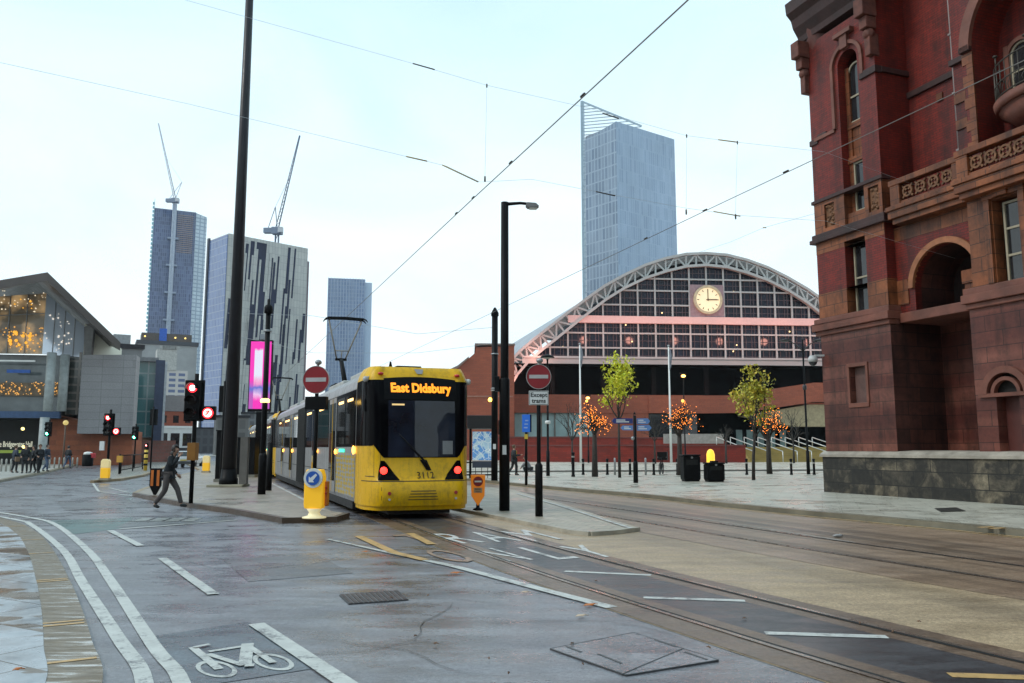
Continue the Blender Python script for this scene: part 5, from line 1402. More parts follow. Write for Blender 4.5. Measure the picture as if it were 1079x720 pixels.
def crane(label, base, h, jib_end, counter, tower_mat, r=1.0):
    t = thing('tower_crane', label, 'crane', base, 0, 'tower cranes')
    m = MB()
    for sx in (-r, r):
        for sy in (-r, r): m.tube((sx,sy,0),(sx,sy,h), .22, n=5)
    n = int(h/4)
    for k in range(n):
        s_ = 1 if k % 2 else -1
        m.beam((-r*s_,-r,h*k/n),(r*s_,-r,h*(k+1)/n),.25,.25); m.beam((-r,-r*s_,h*k/n),(-r,r*s_,h*(k+1)/n),.25,.25)
    m.build('mast', tower_mat, t)
    m = MB(); m.box(-2.6,2.6,-2,2,h,h+3.6); m.box(-7,-2,-1.6,1.6,h+.6,h+3.2); cb = m.build('slewing_deck', pm('crane_deck', (.16,.20,.28), .5), t)
    MB().box(1.2,3.6,-3.4,-1.2,h+.4,h+3.2).build('cab', pm('crane_cab', (.45,.47,.5), .4), cb)
    m = MB(); J = Vector(jib_end); B = Vector((0,0,h+3)); d = (J-B); rr_ = d.cross(Vector((0,1,0))).normalized()
    for off in (rr_*1.0, -rr_*.6): m.tube(B+off, J+off*.3, .22, n=5)
    m.tube(B+Vector((0,1.1,0)), J, .2, n=5)
    n = 26
    for k in range(n):
        s_ = 1 if k % 2 else -1; o1 = rr_*(1.0 if s_ > 0 else -.6); o2 = rr_*(-.6 if s_ > 0 else 1.0)
        f0, f1 = k/n, (k+1)/n; m.beam(B+d*f0+o1*(1-.7*f0), B+d*f1+o2*(1-.7*f1), .2, .2)
    m.build('jib', tower_mat, t)
    m = MB(); C = Vector(counter); m.beam(B, C, .35, .35); m.beam(C, B+d*.55, .12, .12); m.beam(C, (-5,0,h+3), .3, .3); m.build('stay', tower_mat, t)
    return t
CR = pm('crane_pale', (.36,.41,.49), .5); CB = pm('crane_blue', (.10,.14,.22), .5)
p = Vector((at(184.5,214,628).x, 628, 0)); hh = at(184.5,214,628).z
je = at(167,130,628)-p; crane('pale luffing crane on the face of the unfinished glass tower', p, hh, (je.x, 0, je.z), (4.5,0,hh+17), CR)
p = Vector((at(292,247,430).x, 430, 0)); hh = at(292,247,430).z
je = at(316,143,430)-p; crane('blue grey luffing crane rising behind the striped tower', p, hh, (je.x, 0, je.z), (-1.5,0,hh+15), CB, .8)
p = Vector((at(190,392,600).x, 600, 0)); hh = at(190,392,600).z
je = at(206,338,600)-p; crane('short pale crane working low in front of the glass tower', p, hh, (je.x, 0, je.z), (-4,0,hh+12), CR, .9)
# striped leaning-slab tower
t, L_, h = tower_at(241, 325, 350, 378, 246, 30, 'broad grey tower with staggered dark window strips and a blue glass end')
m = MB(); h2 = at(325, 262, 378).z
PAN = brick('axis_panel', (.55,.54,.50), (.46,.45,.43), (.28,.28,.28), 1.5, 3.3, .06, .5, .18, off=0, bump=0, stain_scale=.03)
m.prism([(0,0),(L_,0),(L_,h2),(0,h)], 0, 18, 'y'); m.build('clad_wall', PAN, t)
AXG = glass('axis_strip_glass', (.014,.018,.05), .15, .2, scale=.08)
rr = random.Random(11)
def strip(x, z0, z1, wd, mt=None, nm='window_strip', y0=-.12, y1=.15):
    k = .045*(z1-z0)          # every strip leans a little
    MB().prism([(x-k,z0),(x+wd-k,z0),(x+wd,z1),(x,z1)], y0, y1, 'y').build(nm, mt or AXG, t)
hx = lambda x: h+(h2-h)*x/L_-1.2
# broad dark lightning of glass stepping down the left third
xs = L_*.30
for k, (x0, wd, z0, z1) in enumerate(((.27,.20,.80,.985),(.30,.17,.62,.80),(.26,.20,.40,.62),(.33,.12,.2,.4),(.24,.16,.0,.22))):
    strip(L_*x0, h*z0, min(h*z1, hx(L_*x0)), L_*wd)
for k in range(60):
    x = L_*(.03 + .94*((k*0.618) % 1)); ln = h*rr.uniform(.14, .34); z0 = h*rr.uniform(.02, .82); wd = rr.choice((.6,.8,1.0,1.3))
    if (.24*L_ < x < .47*L_) or k % 7 == 3: 
        strip(x, z0, min(z0+ln, hx(x)), .9, PAN, 'pale_strip', -.28, -.13); continue
    strip(x, z0, min(z0+ln, hx(x)), wd)
m = MB(); m.box(L_, L_+1.2, .5, 18, 0, h2-6); m.build('end_wall', pm('axis_end', (.14,.10,.12), .5), t)
# blue glass slab left of it
G3 = facade('blue_slab_glass', (.10,.16,.34), (.14,.21,.42), (.28,.34,.46), 1.4, 3.2, .16, .15)
MB().box(-.4,-.02,.3,18,0,h-.5).build('glass_end_wall', G3, t)
MB().box(-1.0,-.1,17,18.4,0,h+.8).build('corner_fin', pm('fin_dark', (.03,.035,.05), .5), t)
# twin pale blue tower in the gap
t, L_, h = tower_at(346, 385, 700, None, 293, 30, 'pale blue glass tower standing alone behind the pantograph')
G4 = facade('west_tower_glass', (.10,.16,.32), (.19,.27,.44), (.25,.32,.45), 2.2, 3.3, .45, .2)
m = MB(); m.box(0, L_, 0, 30, 0, h); m.build('glass_wall', G4, t)
MB().box(L_, L_+6, 4, 30, 0, h-2).build('side_wall', pm('west_tower_side', (.45,.55,.68), .4), t)
m = MB()
for k in range(12): m.box(L_*k/12-.15, L_*k/12+.25, -.5, 0, 0, h+.5)
m.build('fin', pm('fin_steel', (.32,.40,.52), .4), t)
# lower buildings down the street
def block(px0, px1, Y, ytop, label, mats, dep=20, rot=None, roof=None, name='office_block', cat='building', extra=None):
    t, L_, h = tower_at(px0, px1, Y, None if rot is None else Y+rot, ytop, dep, label, name, cat)
    m = MB(); m.box(0, L_, 0, dep, 0, h); m.build('wall', mats[0], t)
    if roof: MB().box(-.4, L_+.4, -.4, dep+.4, h, h+roof).build('roof_slab', mats[1], t)
    if extra: extra(t, L_, h)
    return t
GRID = facade('grid_windows', (.09,.12,.24), (.13,.17,.30), (.55,.52,.50), 2.3, 1.45, .38, .3)
def grid_extra(t, L_, h):
    m = MB(); m.box(-.6, L_*.6, -.3, 6, h, h+5.5); m.build('stair_core', pm('pale_render', (.42,.41,.39), .7), t)
    m = MB()
    for k in range(6): m.box(L_*.1*k, L_*.1*k+1.2, -.5, -.3, h+5.5, h+6.4)
    m.build('parapet_block', pm('pale_render2', (.36,.35,.34), .7), t)
t = block(167, 198, 215, 390, 'pale grid fronted office block with rows of blue windows', (GRID, DARKMETAL), 30, None, None, extra=grid_extra)
t = block(145, 208, 260, 362, 'long pale concrete block with a lit roof terrace behind the grid fronted block', (pm('concrete_pale', (.33,.33,.33), .7, var=.15, scale=.2), pm('roof_dark', (.06,.06,.07), .6)), 25, None, 1.2)
m = MB(); L_ = 22
m.box(1, 16, -.2, 8, at(160,362,260).z+1.2, at(160,362,260).z+3.6); m.build('roof_terrace', pm('terrace_brown', (.09,.07,.06), .6), t)
MB().box(6.2, 8.4, -.5, 0, at(160,362,260).z+1.2, at(160,362,260).z+5.2).build('blue_banner', pm('banner_blue', (.02,.10,.45), .5), t)
m = MB()
for x in (2, 11, 14): m.ball((x, -.4, at(160,362,260).z+2.4), .28, 8, 6)
m.build('terrace_lamp', em('terrace_lamp', (1,.7,.2), 2), t)
block(112, 150, 150, 366, 'grey roofed block just behind the concert hall panel', (pm('grey_block', (.17,.17,.175), .6, var=.2, scale=.2), DARKMETAL), 20, None, .8)
block(120, 138, 165, 352, 'small pale stair tower above the grey roofed block', (pm('stair_tower_grey', (.28,.29,.30), .6), DARKMETAL), 10)
# white rendered pub with brick gable
t, L_, h = tower_at(165, 205, 158, None, 447, 12, 'white rendered corner house with dark arched windows under a brick upper floor', 'corner_house', 'building')
MB().box(0, L_, 0, 12, 0, 5.6).build('rendered_wall', pm('white_render', (.66,.66,.64), .6, var=.06), t)
MB().box(-.15, L_+.15, -.15, 12, 5.6, 6.0).build('cornice', WHITEP, t)
MB().box(.2, L_-.2, .2, 12, 6.0, 8.8).build('upper_wall', HBR, t)
m = MB(); m.prism([(0,8.8),(12,8.8),(6,12.2)], -.2, L_+.2, 'x'); m.build('roof', pm('roof_brown', (.12,.09,.085), .6), t)
for k in range(3):
    x = L_*(.18+.32*k); MB().box(x-.8, x+.8, -.06, .05, 2.2, 4.6).build('window', HGL, t)
    MB().box(x-.5, x+.5, .14, .22, 6.6, 8.0).build('upper_window', HGL, t)
    MB().box(x-.8, x+.8, -.06, .05, .2, 1.7).build('shopfront', BLACK, t)
# distant street wall that closes the view
for (px0, px1, Y, yt, lab, colr) in ((198, 232, 300, 452, 'low dark office front at the far end of the street', (.10,.105,.12)), (228, 262, 200, 440, 'low grey block beyond the black street cabinets', (.16,.155,.15)), (255, 345, 300, 436, 'distant low blocks hidden behind the trams', (.19,.19,.2)),
                              (330, 420, 420, 455, 'far low roofs beyond the trams', (.22,.23,.25)), (410, 492, 240, 452, 'low block behind the tram cab', (.2,.19,.19)), (-60, 20, 220, 440, 'far block behind the concert hall', (.2,.2,.21))):
    block(px0, px1, Y, yt, lab, (facade('far_front_%d' % px0, mul(colr,.5), mul(colr,.7), colr, 2.4, 3.0, .5, .4), DARKMETAL), 20, None, .6)
a = gnd(190, 484); 
# ------------------------------------------------------------------ concert hall on the left
def wx(px, Y): return Vector((at(px, 473, Y).x, Y, 0))
P0 = wx(-90, 79); P1 = wx(37, 80); P2 = wx(81, 83); P3 = wx(140, 90)
ch = thing('concert_hall', 'glass prowed concert hall with an overhanging dark roof and a grey stone block', 'building', P1, 0)
L = lambda v: v - P1
def lit_glazing(mt, col, k, sc):
    t_ = mt.node_tree; p_ = [n for n in t_.nodes if n.type == 'BSDF_PRINCIPLED'][0]
    tc_ = [n for n in t_.nodes if n.type == 'TEX_COORD'][0]; n_ = t_.nodes.new('ShaderNodeTexNoise'); n_.inputs['Scale'].default_value = sc; n_.inputs['Detail'].default_value = 6; t_.links.new(tc_.outputs['Object'], n_.inputs['Vector'])
    r_ = t_.nodes.new('ShaderNodeValToRGB'); e_ = r_.color_ramp.elements; e_[0].position = .45; e_[0].color = (0,0,0,1); e_[1].position = .75; e_[1].color = (*col,1); t_.links.new(n_.outputs['Fac'], r_.inputs[0])
    t_.links.new(r_.outputs[0], p_.inputs['Emission Color']); p_.inputs['Emission Strength'].default_value = k
ZA = lambda px, y, Y: at(px, y, Y).z
zsp = ZA(37, 373, 80)         # floor line of the upper glass
WARMG = glass('foyer_glass', (.26,.20,.14), .08, .4, scale=.25, var=.5)
lit_glazing(WARMG, (1,.62,.26), .5, .45)
BLUEG = glass('sky_glass', (.72,.80,.92), .12, .6, scale=.08, var=.1)  # pale blue base colour stands in for the reflected sky
[n for n in BLUEG.node_tree.nodes if n.type == 'BSDF_PRINCIPLED'][0].inputs['Metallic'].default_value = .3
ze, zp2 = ZA(37,309,80), ZA(81,345,83)
zl0 = ZA(-90,318,79)
wall_face('foyer_glazing', WARMG, L(P0), L(P1), zsp, zl0, ze, .2, ch)
m = wall_face('prow_glazing', BLUEG, L(P1), L(P2), zsp, ze, zp2, .2, ch)
m = MB()
for f in (.25,.5,.75):
    q = L(P1)+(L(P2)-L(P1))*f; m.beam(q+Vector((0,-.06,zsp)), q+Vector((0,-.06,ze+(zp2-ze)*f)), .06, .06)
for f in (.1,.25,.4,.55,.7,.85):
    q = L(P0)+(L(P1)-L(P0))*f; m.beam(q+Vector((0,-.08,zsp)), q+Vector((0,-.08,zl0+(ze-zl0)*f)), .08, .08)
for z in (.33,.66): m.beam(L(P0)+Vector((0,-.08,zsp+(zl0-zsp)*z)), L(P1)+Vector((0,-.08,zsp+(ze-zsp)*z)), .07, .07)
m.build('glazing_bar', pm('bar_grey', (.2,.2,.2), .4), ch)
# glowing foyer bits
m = MB(); rr = random.Random(5)
fr = FR = None
def foyer(n, f0, f1, z0, z1, r0, r1, mat, nm, off=-.12):
    m = MB()
    for k in range(n):
        f = rr.uniform(f0, f1); q = L(P0)+(L(P1)-L(P0))*f; m.ball(q+Vector((0,off,rr.uniform(z0,z1))), rr.uniform(r0,r1), 7, 5)
    return tag(m.build(nm, mat, ch), kind='stuff' if n > 20 else None)
GOLD = em('foyer_gold', (1,.48,.05), 1.0); GOLD2 = em('foyer_gold_dim', (1,.50,.12), .8)
foyer(22, .72, .9, zsp+.4, zsp+2.2, .06, .2, GOLD, 'foyer_glow')
foyer(60, .55, 1.0, zsp+.2, zsp+2.6, .03, .09, GOLD2, 'foyer_lamp')
foyer(36, .5, 1.0, zsp+4.0, zsp+6.2, .03, .08, em('foyer_white', (1,.85,.6), .9), 'foyer_lamp')
foyer(6, .7, 1.0, ze-1.6, ze-.6, .06, .12, GOLD, 'ceiling_lamp')
m = MB()
for k in range(26):
    f = rr.uniform(.03,.85); q = L(P1)+(L(P2)-L(P1))*f; zt_ = ze+(zp2-ze)*f; m.ball(q+Vector((0,-.12, rr.choice((zsp+rr.uniform(.3,2.2), zt_-rr.uniform(.6,2.6))))), rr.uniform(.03,.09), 7, 5)
tag(m.build('reflected_lamp', em('lamp_pale', (1,.9,.75), .8), ch), kind='stuff')
# roof: thick overhanging wedge
r0, r1, r2 = at(-70,307,72), at(50,287,75), at(127,361,80)
i0, i1, i2 = at(-60,322,79.5), at(40,298,80.5), at(118,365,85)
m = MB(); top = [r0, r1, r2]; inn = [Vector((p.x*1.36-3, p.y*1.3, p.z*1.1)) for p in top]
dn = Vector((0,0,-.8)); 
T_ = [L(p) for p in top]; I_ = [L(p) for p in inn]; U_ = [p+dn for p in T_]
E_ = [L(i0)+Vector((0,0,0)), L(i1), L(i2)]
m.strip(T_, I_); m.strip(T_, U_); m.strip(U_, E_); m.strip(E_, [L(Vector((p.x*1.25-1.5, p.y*1.25, p.z*1.12))) for p in (i0, i1, i2)])
m.build('roof', pm('hall_roof_brown', (.085,.07,.065), .45, .2, var=.2, scale=.3), ch)
# cream flank under the roof, grey stone block, brick base
q0, q1 = wx(82, 83.4), wx(122, 86)
ob = MB(); ob.prism([(0, zsp),( (q1-q0).length, zsp),((q1-q0).length, ZA(118,368,86)),(0, ZA(82,337,83.4))], 0, .4, 'y'); ob = ob.build('cream_flank', pm('cream_render', (.82,.79,.66), .6, var=.06, scale=.4), ch); ob.location = L(q0); ob.rotation_euler = (0,0,math.atan2((q1-q0).y,(q1-q0).x))
m = MB(); m.prism([(0,ZA(80,345,83)),(1.0,ZA(84,341,83)),(.9,zsp),(.2,zsp)], -.1, .3, 'y'); ob = m.build('flank_column', pm('column_grey', (.16,.155,.15), .5), ch); ob.location = L(wx(80.5,82.8))
g0, g1 = wx(80, 81.5), wx(138, 83)
GST = brick('grey_stone_panel', (.29,.28,.29), (.255,.247,.257), (.17,.165,.17), 1.9, .75, .02, .6, .12, off=0, bump=.15, stain_scale=.3)
ob = wall_face('stone_block', GST, L(g0), L(g1), ZA(80,457,81.5), ZA(80,374,81.5), ZA(138,374,83), 3, ch)
g1b = wx(140.5, 88); wall_face('stone_return', GST, L(g1), L(g1b), ZA(138,457,83), ZA(138,374,83), ZA(138,374,83), .3, ch)
RB1 = brick('concert_red_stone', (.36,.11,.05), (.25,.075,.04), (.24,.09,.05), 2.2, .5, .02, .7, .35, bump=.15, stain_scale=.4)
b0, b1 = wx(46, 83.5), wx(139, 84.5); wall_face('base_wall', RB1, L(b0), L(b1), 0, ZA(46,436,83.5), ZA(139,455,84.5), 3, ch)
# storeys behind the corner: dark glazing bands, balcony lights, columns
z1, z2, z3 = ZA(37,403,80), ZA(37,417,80), ZA(37,437,80)
s0 = wx(-90, 79.4); s1 = wx(62, 81.5)
wall_face('mid_glazing', glass('mid_glazing', (.10,.115,.12), .1, .6, scale=.4, var=.5), L(s0), L(s1), z3, zsp, zsp, .2, ch)
wall_face('balcony_front', pm('balcony_dark', (.12,.085,.05), .5, var=.5, scale=2), L(s0)+Vector((0,-.5,0)), L(s1)+Vector((0,-.5,0)), z2, z1, z1, .3, ch)
m = MB()
for k in range(110):
    f = rr.uniform(.5, 1); q = L(s0)+(L(s1)-L(s0))*f; m.ball(q+Vector((0,-.58,rr.uniform(z2+.1,z1+.1))), rr.uniform(.03,.085), 7, 5)
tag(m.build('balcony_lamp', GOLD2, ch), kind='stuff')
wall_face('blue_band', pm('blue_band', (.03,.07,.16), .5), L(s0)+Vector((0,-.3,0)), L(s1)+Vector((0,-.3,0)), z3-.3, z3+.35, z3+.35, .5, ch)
q = wx(2,77); wall_face('blue_sofa_band', pm('foyer_blue', (.02,.09,.35), .5), L(wx(2,79.6))+Vector((0,-.2,0)), L(wx(27,79.9))+Vector((0,-.2,0)), ZA(20,392.5,79), ZA(20,389,79), ZA(20,389,79), .1, ch)
wall_face('white_fascia', WHITEP, L(wx(-40,78.9))+Vector((0,-.3,0)), L(wx(32,79.6))+Vector((0,-.3,0)), ZA(20,381,79), ZA(20,379.4,79), ZA(20,379.4,79), .1, ch)
for px, zt_, zb_ in ((47.5, zsp, ZA(47,434,80)), (62, zsp, ZA(62,434,82)), (45, ZA(45,440,79), 0)):
    p = L(wx(px, 79.0 if px < 50 else 80.8)); MB().tube(p+Vector((0,0,zb_)), p+Vector((0,0,zt_)), .42, n=14).build('column', pm('column_pale', (.34,.37,.37), .5), ch)
u0, u1 = wx(66, 82.4), wx(80, 82.8)
wall_face('stair_glazing', facade('stair_grid', (.10,.11,.10), (.05,.06,.06), (.22,.2,.18), 1.0, .8, .12, .2), L(u0), L(u1), ZA(66,438,85), ZA(66,374,85), ZA(66,374,85), .3, ch)
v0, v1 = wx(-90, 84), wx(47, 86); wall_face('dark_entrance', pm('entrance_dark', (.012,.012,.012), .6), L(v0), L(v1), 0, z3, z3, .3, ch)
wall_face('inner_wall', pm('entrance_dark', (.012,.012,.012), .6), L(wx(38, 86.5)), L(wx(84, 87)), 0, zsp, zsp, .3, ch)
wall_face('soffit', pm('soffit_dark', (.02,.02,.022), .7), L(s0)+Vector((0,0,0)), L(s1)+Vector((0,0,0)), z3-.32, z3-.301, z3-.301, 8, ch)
m = MB(); m.box(0,0.1,0,.1,0,.1)
p = wx(-2, 81); zz = ZA(10,466,82)
o = text_obj('lit_sign', 'The Bridgewater Hall', .80, em('sign_white', (.9,.9,.7), .55), ch, Matrix.Translation(L(wx(14,82))+Vector((0,0,ZA(10,468.5,82)))) @ Matrix.Rotation(R(8),4,'Z') @ Matrix.Rotation(R(90),4,'X'), ext=.02, sx=.5)
wall_face('green_strip', em('lit_green', (.35,.45,.08), .25, (.2,.28,.05)), L(wx(-40,78)), L(wx(33,82)), ZA(20,477.5,81), ZA(20,474.5,81), ZA(20,474.5,81), .3, ch)
for px, y in ((24,452),(25,471)): MB().ball(L(at(px,y,81)), .16, 10, 6).build('entrance_lamp', em('entr_lamp', (1,.85,.3), 2.5), ch)
# teal glazed stair drum and dark blue slab (next building)
t = thing('glass_stair_block', 'teal glazed stair block with a dark blue end slab beside the grey stone block', 'building', wx(140, 97), R(23))
lw = (wx(159,97)-wx(140,97)).length*.94
TEAL = facade('teal_glass', (.05,.14,.15), (.08,.19,.20), (.20,.26,.27), 1.2, 1.5, .09, .12)
zt_ = ZA(140,381,97); zb_ = ZA(140,461,97)
MB().box(0, lw, 0, 6, zb_, zt_).build('teal_glazing', TEAL, t)
MB().box(-.1, lw+.3, -.5, 6, zt_, zt_+.5).build('roof_edge', pm('edge_grey', (.2,.2,.21), .5), t)
MB().box(0, lw, .3, 6, 0, zb_).build('base', pm('base_tan', (.30,.19,.12), .6), t)
MB().box(lw, lw+1.0, -.7, 8, zb_-1.2, zt_+.2).build('blue_slab', pm('slab_navy', (.035,.05,.10), .4), t)
MB().box(lw+1.0, lw+1.25, -.75, 8, zb_-1.2, zt_).build('slab_edge', pm('slab_pale', (.40,.42,.46), .4), t)
MB().box(lw-1, lw+5, 1.5, 9, 0, zb_-1.2).build('lobby', pm('lobby_dark', (.05,.045,.05), .5), t)
MB().box(lw-1.2, lw+2.6, -1.0, -.4, 0.1, 2.6).build('hoarding', brick('hoarding_brick', (.30,.12,.10), (.22,.10,.08), (.2,.15,.13), .6, .4, .02), t)

block(-420, -170, 96, 420, 'plain brick block beyond the left end of the concert hall', (facade('far_left_brick', (.03,.03,.035), (.06,.06,.06), (.24,.10,.06), 2.4, 3.4, .9, .4), DARKMETAL), 20, None, .6)
block(-330, -60, 170, 436, 'long pale block behind the left end of the concert hall', (facade('far_left_pale', (.06,.07,.09), (.09,.1,.12), (.34,.33,.31), 2.4, 3.2, .9, .4), DARKMETAL), 20, None, .6)
# ------------------------------------------------------------------ trees and string lights
BARK = pm('bark', (.03,.024,.02), .8, var=.4, scale=6, bump=.4)
def leafmat(name, a, b, c):
    t = NT(name); n = t.noise(5.0, 3); oi = t.n('ShaderNodeObjectInfo')
    t.set(Base_Color=t.ramp(n, [(.32, a), (.5, b), (.66, c)]), Roughness=.55)
    t.p.inputs['Subsurface Weight'].default_value = 0
    return t.m
LEAF_Y = leafmat('leaf_yellow_green', (.40,.50,.03), (.68,.68,.03), (.80,.70,.05))
LEAF_G = leafmat('leaf_olive', (.24,.28,.035), (.50,.46,.04), (.68,.46,.05))
def grow(m, tips, p, d, ln, r, depth, rnd, spread, up=.25):
    n = 4; pts = [p]; rad = [r]; q = p; dd = d.copy()
    for i in range(n):
        dd = (dd + Vector((rnd.uniform(-1,1), rnd.uniform(-1,1), rnd.uniform(-.4,1)*up))*.16).normalized()
        q = q + dd*ln/n; pts.append(q); rad.append(r*(1-.45*(i+1)/n))
    m.path(pts, rad, 6 if r > .02 else 4, False)
    tips += [(pts[2], depth), (pts[3], depth), (q, depth)]
    if depth == 0: return
    for k in range(3 if depth > 1 else 3):
        a = rnd.uniform(0, 2*math.pi); tilt = rnd.uniform(.5, 1)*spread
        o = dd.orthogonal().normalized(); o.rotate(Matrix.Rotation(a, 3, dd))
        nd = (dd*math.cos(tilt) + o*math.sin(tilt)).normalized()
        grow(m, tips, pts[rnd.choice((2,3,4))], nd, ln*rnd.uniform(.6,.82), r*.52, depth-1, rnd, spread, up)
def tree(label, p, h, trunk_h, cw, seed, leaf=None, nleaf=1400, lsize=.09, r0=.07, group=None, depth=3, spread=.75, lean=0):
    rnd = random.Random(seed)
    t = thing('plaza_tree', label, 'tree', p, rnd.uniform(0, 6), group)
    m = MB(); tips = []
    top = Vector((lean,0,trunk_h)); m.path([(0,0,-.1),(lean*.4+.02,.01,trunk_h*.5),top], [r0*1.25, r0, r0*.8], 9)
    for k in range(4):
        a = 2*math.pi*k/4+rnd.uniform(-.4,.4); tl = rnd.uniform(.35,.75)*spread/.75
        grow(m, tips, top-Vector((0,0,rnd.uniform(0,.3)*trunk_h*.3)), Vector((math.cos(a)*math.sin(tl), math.sin(a)*math.sin(tl), math.cos(tl))), (h-trunk_h)*.42, r0*.6, depth, rnd, spread, .5)
    grow(m, tips, top, Vector((0,0,1)), (h-trunk_h)*.5, r0*.7, depth, rnd, spread*.7, .8)
    def fit(v):
        z = min(v.z, h); rad = math.hypot(v.x, v.y); mx = cw*(.55+.45*math.sin(math.pi*min(1,max(0,(z-trunk_h*.8)/(h-trunk_h*.8)))))
        k = min(1, mx/max(rad, .01)); return Vector((v.x*k, v.y*k, z))
    m.v = [tuple(fit(Vector(v))) if v[2] > trunk_h*1.02 else v for v in m.v]
    m.build('trunk', BARK, t)
    tips = [(fit(a), b) for a, b in tips]
    if leaf:
        L_ = MB(); cand = [a for a, b in tips if b <= 1]
        clumps = rnd.sample(cand, min(len(cand), 75))
        for k in range(nleaf):
            c = rnd.choice(clumps); q = c + Vector((rnd.gauss(0,1), rnd.gauss(0,1), rnd.gauss(0,1)))*.13*(h/5)
            a, b = Vector((rnd.uniform(-1,1), rnd.uniform(-1,1), rnd.uniform(-1,1))).normalized(), Vector((rnd.uniform(-1,1), rnd.uniform(-1,1), rnd.uniform(-1,1))).normalized()
            b = (b - a*a.dot(b)).normalized(); s_ = lsize*rnd.uniform(.45, 1.6)
            L_.add([q-a*s_, q-b*s_*.55, q+a*s_, q+b*s_*.55], [(0,1,2,3)])
        L_.build('crown', leaf, t, weld=False)
    return t, tips
def crown_h(px, pyt, Y): return at(px, pyt, Y).z
p = gnd(653, 503.5, .115); tree('slim young tree in bright yellow green leaf, in front of the brick terrace', p, crown_h(650,379,p.y)-.1, 3.2, .78, 4, LEAF_Y, 1500, .075, .07, 'leafy young trees on the plaza')
p = gnd(794, 506, .115); tree('fuller young tree in mixed green and yellow leaf, leaning slightly, right of the litter bins', p, crown_h(790,389,p.y)-.1, 2.3, 1.1, 9, LEAF_G, 1700, .08, .075, 'leafy young trees on the plaza', lean=-.15)
FL = em('fairy_light', (1,.26,.03), 3.6)
def lit_tree(label, llabel, p, h, th_, cw, seed, n=290):
    t, tips = tree(label, p, h, th_, cw, seed, None, r0=.15, group='bare trees with fairy lights', depth=4, spread=.95)
    rnd = random.Random(seed+50)
    s = MB(); cand = [a for a, b in tips]
    for k in range(n):
        c = rnd.choice(cand) + Vector((rnd.gauss(0,.16), rnd.gauss(0,.16), rnd.gauss(0,.16)))
        s.ball(c, rnd.uniform(.011,.025), 6, 4)
    wr = MB(); cc = sorted(rnd.sample(cand, 40), key=lambda v: math.atan2(v.y, v.x))
    wr.path(cc, .008, 4, False)
    e = thing('fairy_lights', llabel, 'string lights', p, t.rotation_euler.z, 'fairy lights in the bare trees')
    tag(s.build('bulbs', FL, e), kind='stuff'); wr.build('cable', BLACK, e)
Y_ = lambda px, py: gnd(px, py, .115)
p = Y_(627,502.5); lit_tree('bare dark tree wound with orange lights near the blue bus stop flag', 'orange fairy lights wound through the bare tree left of the yellow green tree', p, crown_h(628,433,p.y), 2.3, 1.4, 21)
p = Y_(717,501); lit_tree('bare dark tree wound with orange lights behind the tall litter bin', 'orange fairy lights wound through the bare tree above the tall litter bin', p, crown_h(716,430,p.y), 2.3, 1.65, 33, 270)
p = Y_(811,499.5); lit_tree('bare dark tree wound with orange lights in front of the tan steps', 'dense orange fairy lights wound through the bare tree before the tan steps', p, crown_h(810,432,p.y), 2.2, 1.15, 45, 300)
# unlit bare trees further back
for i, (px, Y, yt, cw, lab) in enumerate(((603, 84, 425, 1.9, 'bare twiggy tree without lights against the pale glazing'), (765, 88, 448, 1.5, 'bare twiggy tree without lights by the dark shopfront'), (836, 90, 432, 2.2, 'bare twiggy tree without lights before the dark entrance'), (690, 86, 436, 1.6, 'bare twiggy tree without lights beside the white flagpole'))):
    p = Vector((at(px,473,Y).x, Y, .1)); tree(lab, p, crown_h(px, yt, Y), 2.4, cw, 60+i, None, r0=.10, group='bare unlit trees')

# ------------------------------------------------------------------ plaza furniture
def bollard(label, px, py, h=1.0, r=.075, group='black bollards on the plaza'):
    p = gnd(px, py, .115)
    t = thing('bollard', label, 'bollard', p, 0, group)
    MB().lathe([(r*1.25,0),(r*1.25,.08),(r,.1),(r*.95,h-.12),(r*1.15,h-.1),(r*1.15,h-.02),(r*.7,h),(0,h+.01)], (0,0,0), 10).build('shaft', BLACK, t)
    MB().lathe([(r*.98,h-.30),(r*1.04,h-.29),(r*1.04,h-.22),(r*.98,h-.21)], (0,0,0), 10).build('band', pm('bollard_band', (.3,.3,.28), .5), t)
bollard('tallest black bollard, left of the first tree with lights', 604, 502.5, 1.35, .085)
for px, lab in ((614.5, 'black bollard just left of the first tree with lights'), (640, 'black bollard right of the first tree with lights'), (664, 'black bollard left of the fingerpost'), (689, 'black bollard left of the bicycle'), (714, 'black bollard beside the tall litter bin'), (787, 'black bollard close by the leaning leafy tree'), (834, 'black bollard alone before the tan steps'), (858, 'black bollard beside the twin headed lamp post'), (544, 'black bollard hidden close to the lamp column')):
    bollard(lab, px, 500.5, .95)
for px, lab in ((648, 'slim pale steel post beside the yellow green tree'), (680.5, 'slim pale steel post right of the fingerpost')):
    p = gnd(px, 500.5, .115); t = thing('steel_post', lab, 'bollard', p, 0, 'pale steel posts on the plaza')
    MB().lathe([(.06,0),(.06,.95),(.03,1.0),(0,1.0)], (0,0,0), 10).build('shaft', GREYMETAL, t)
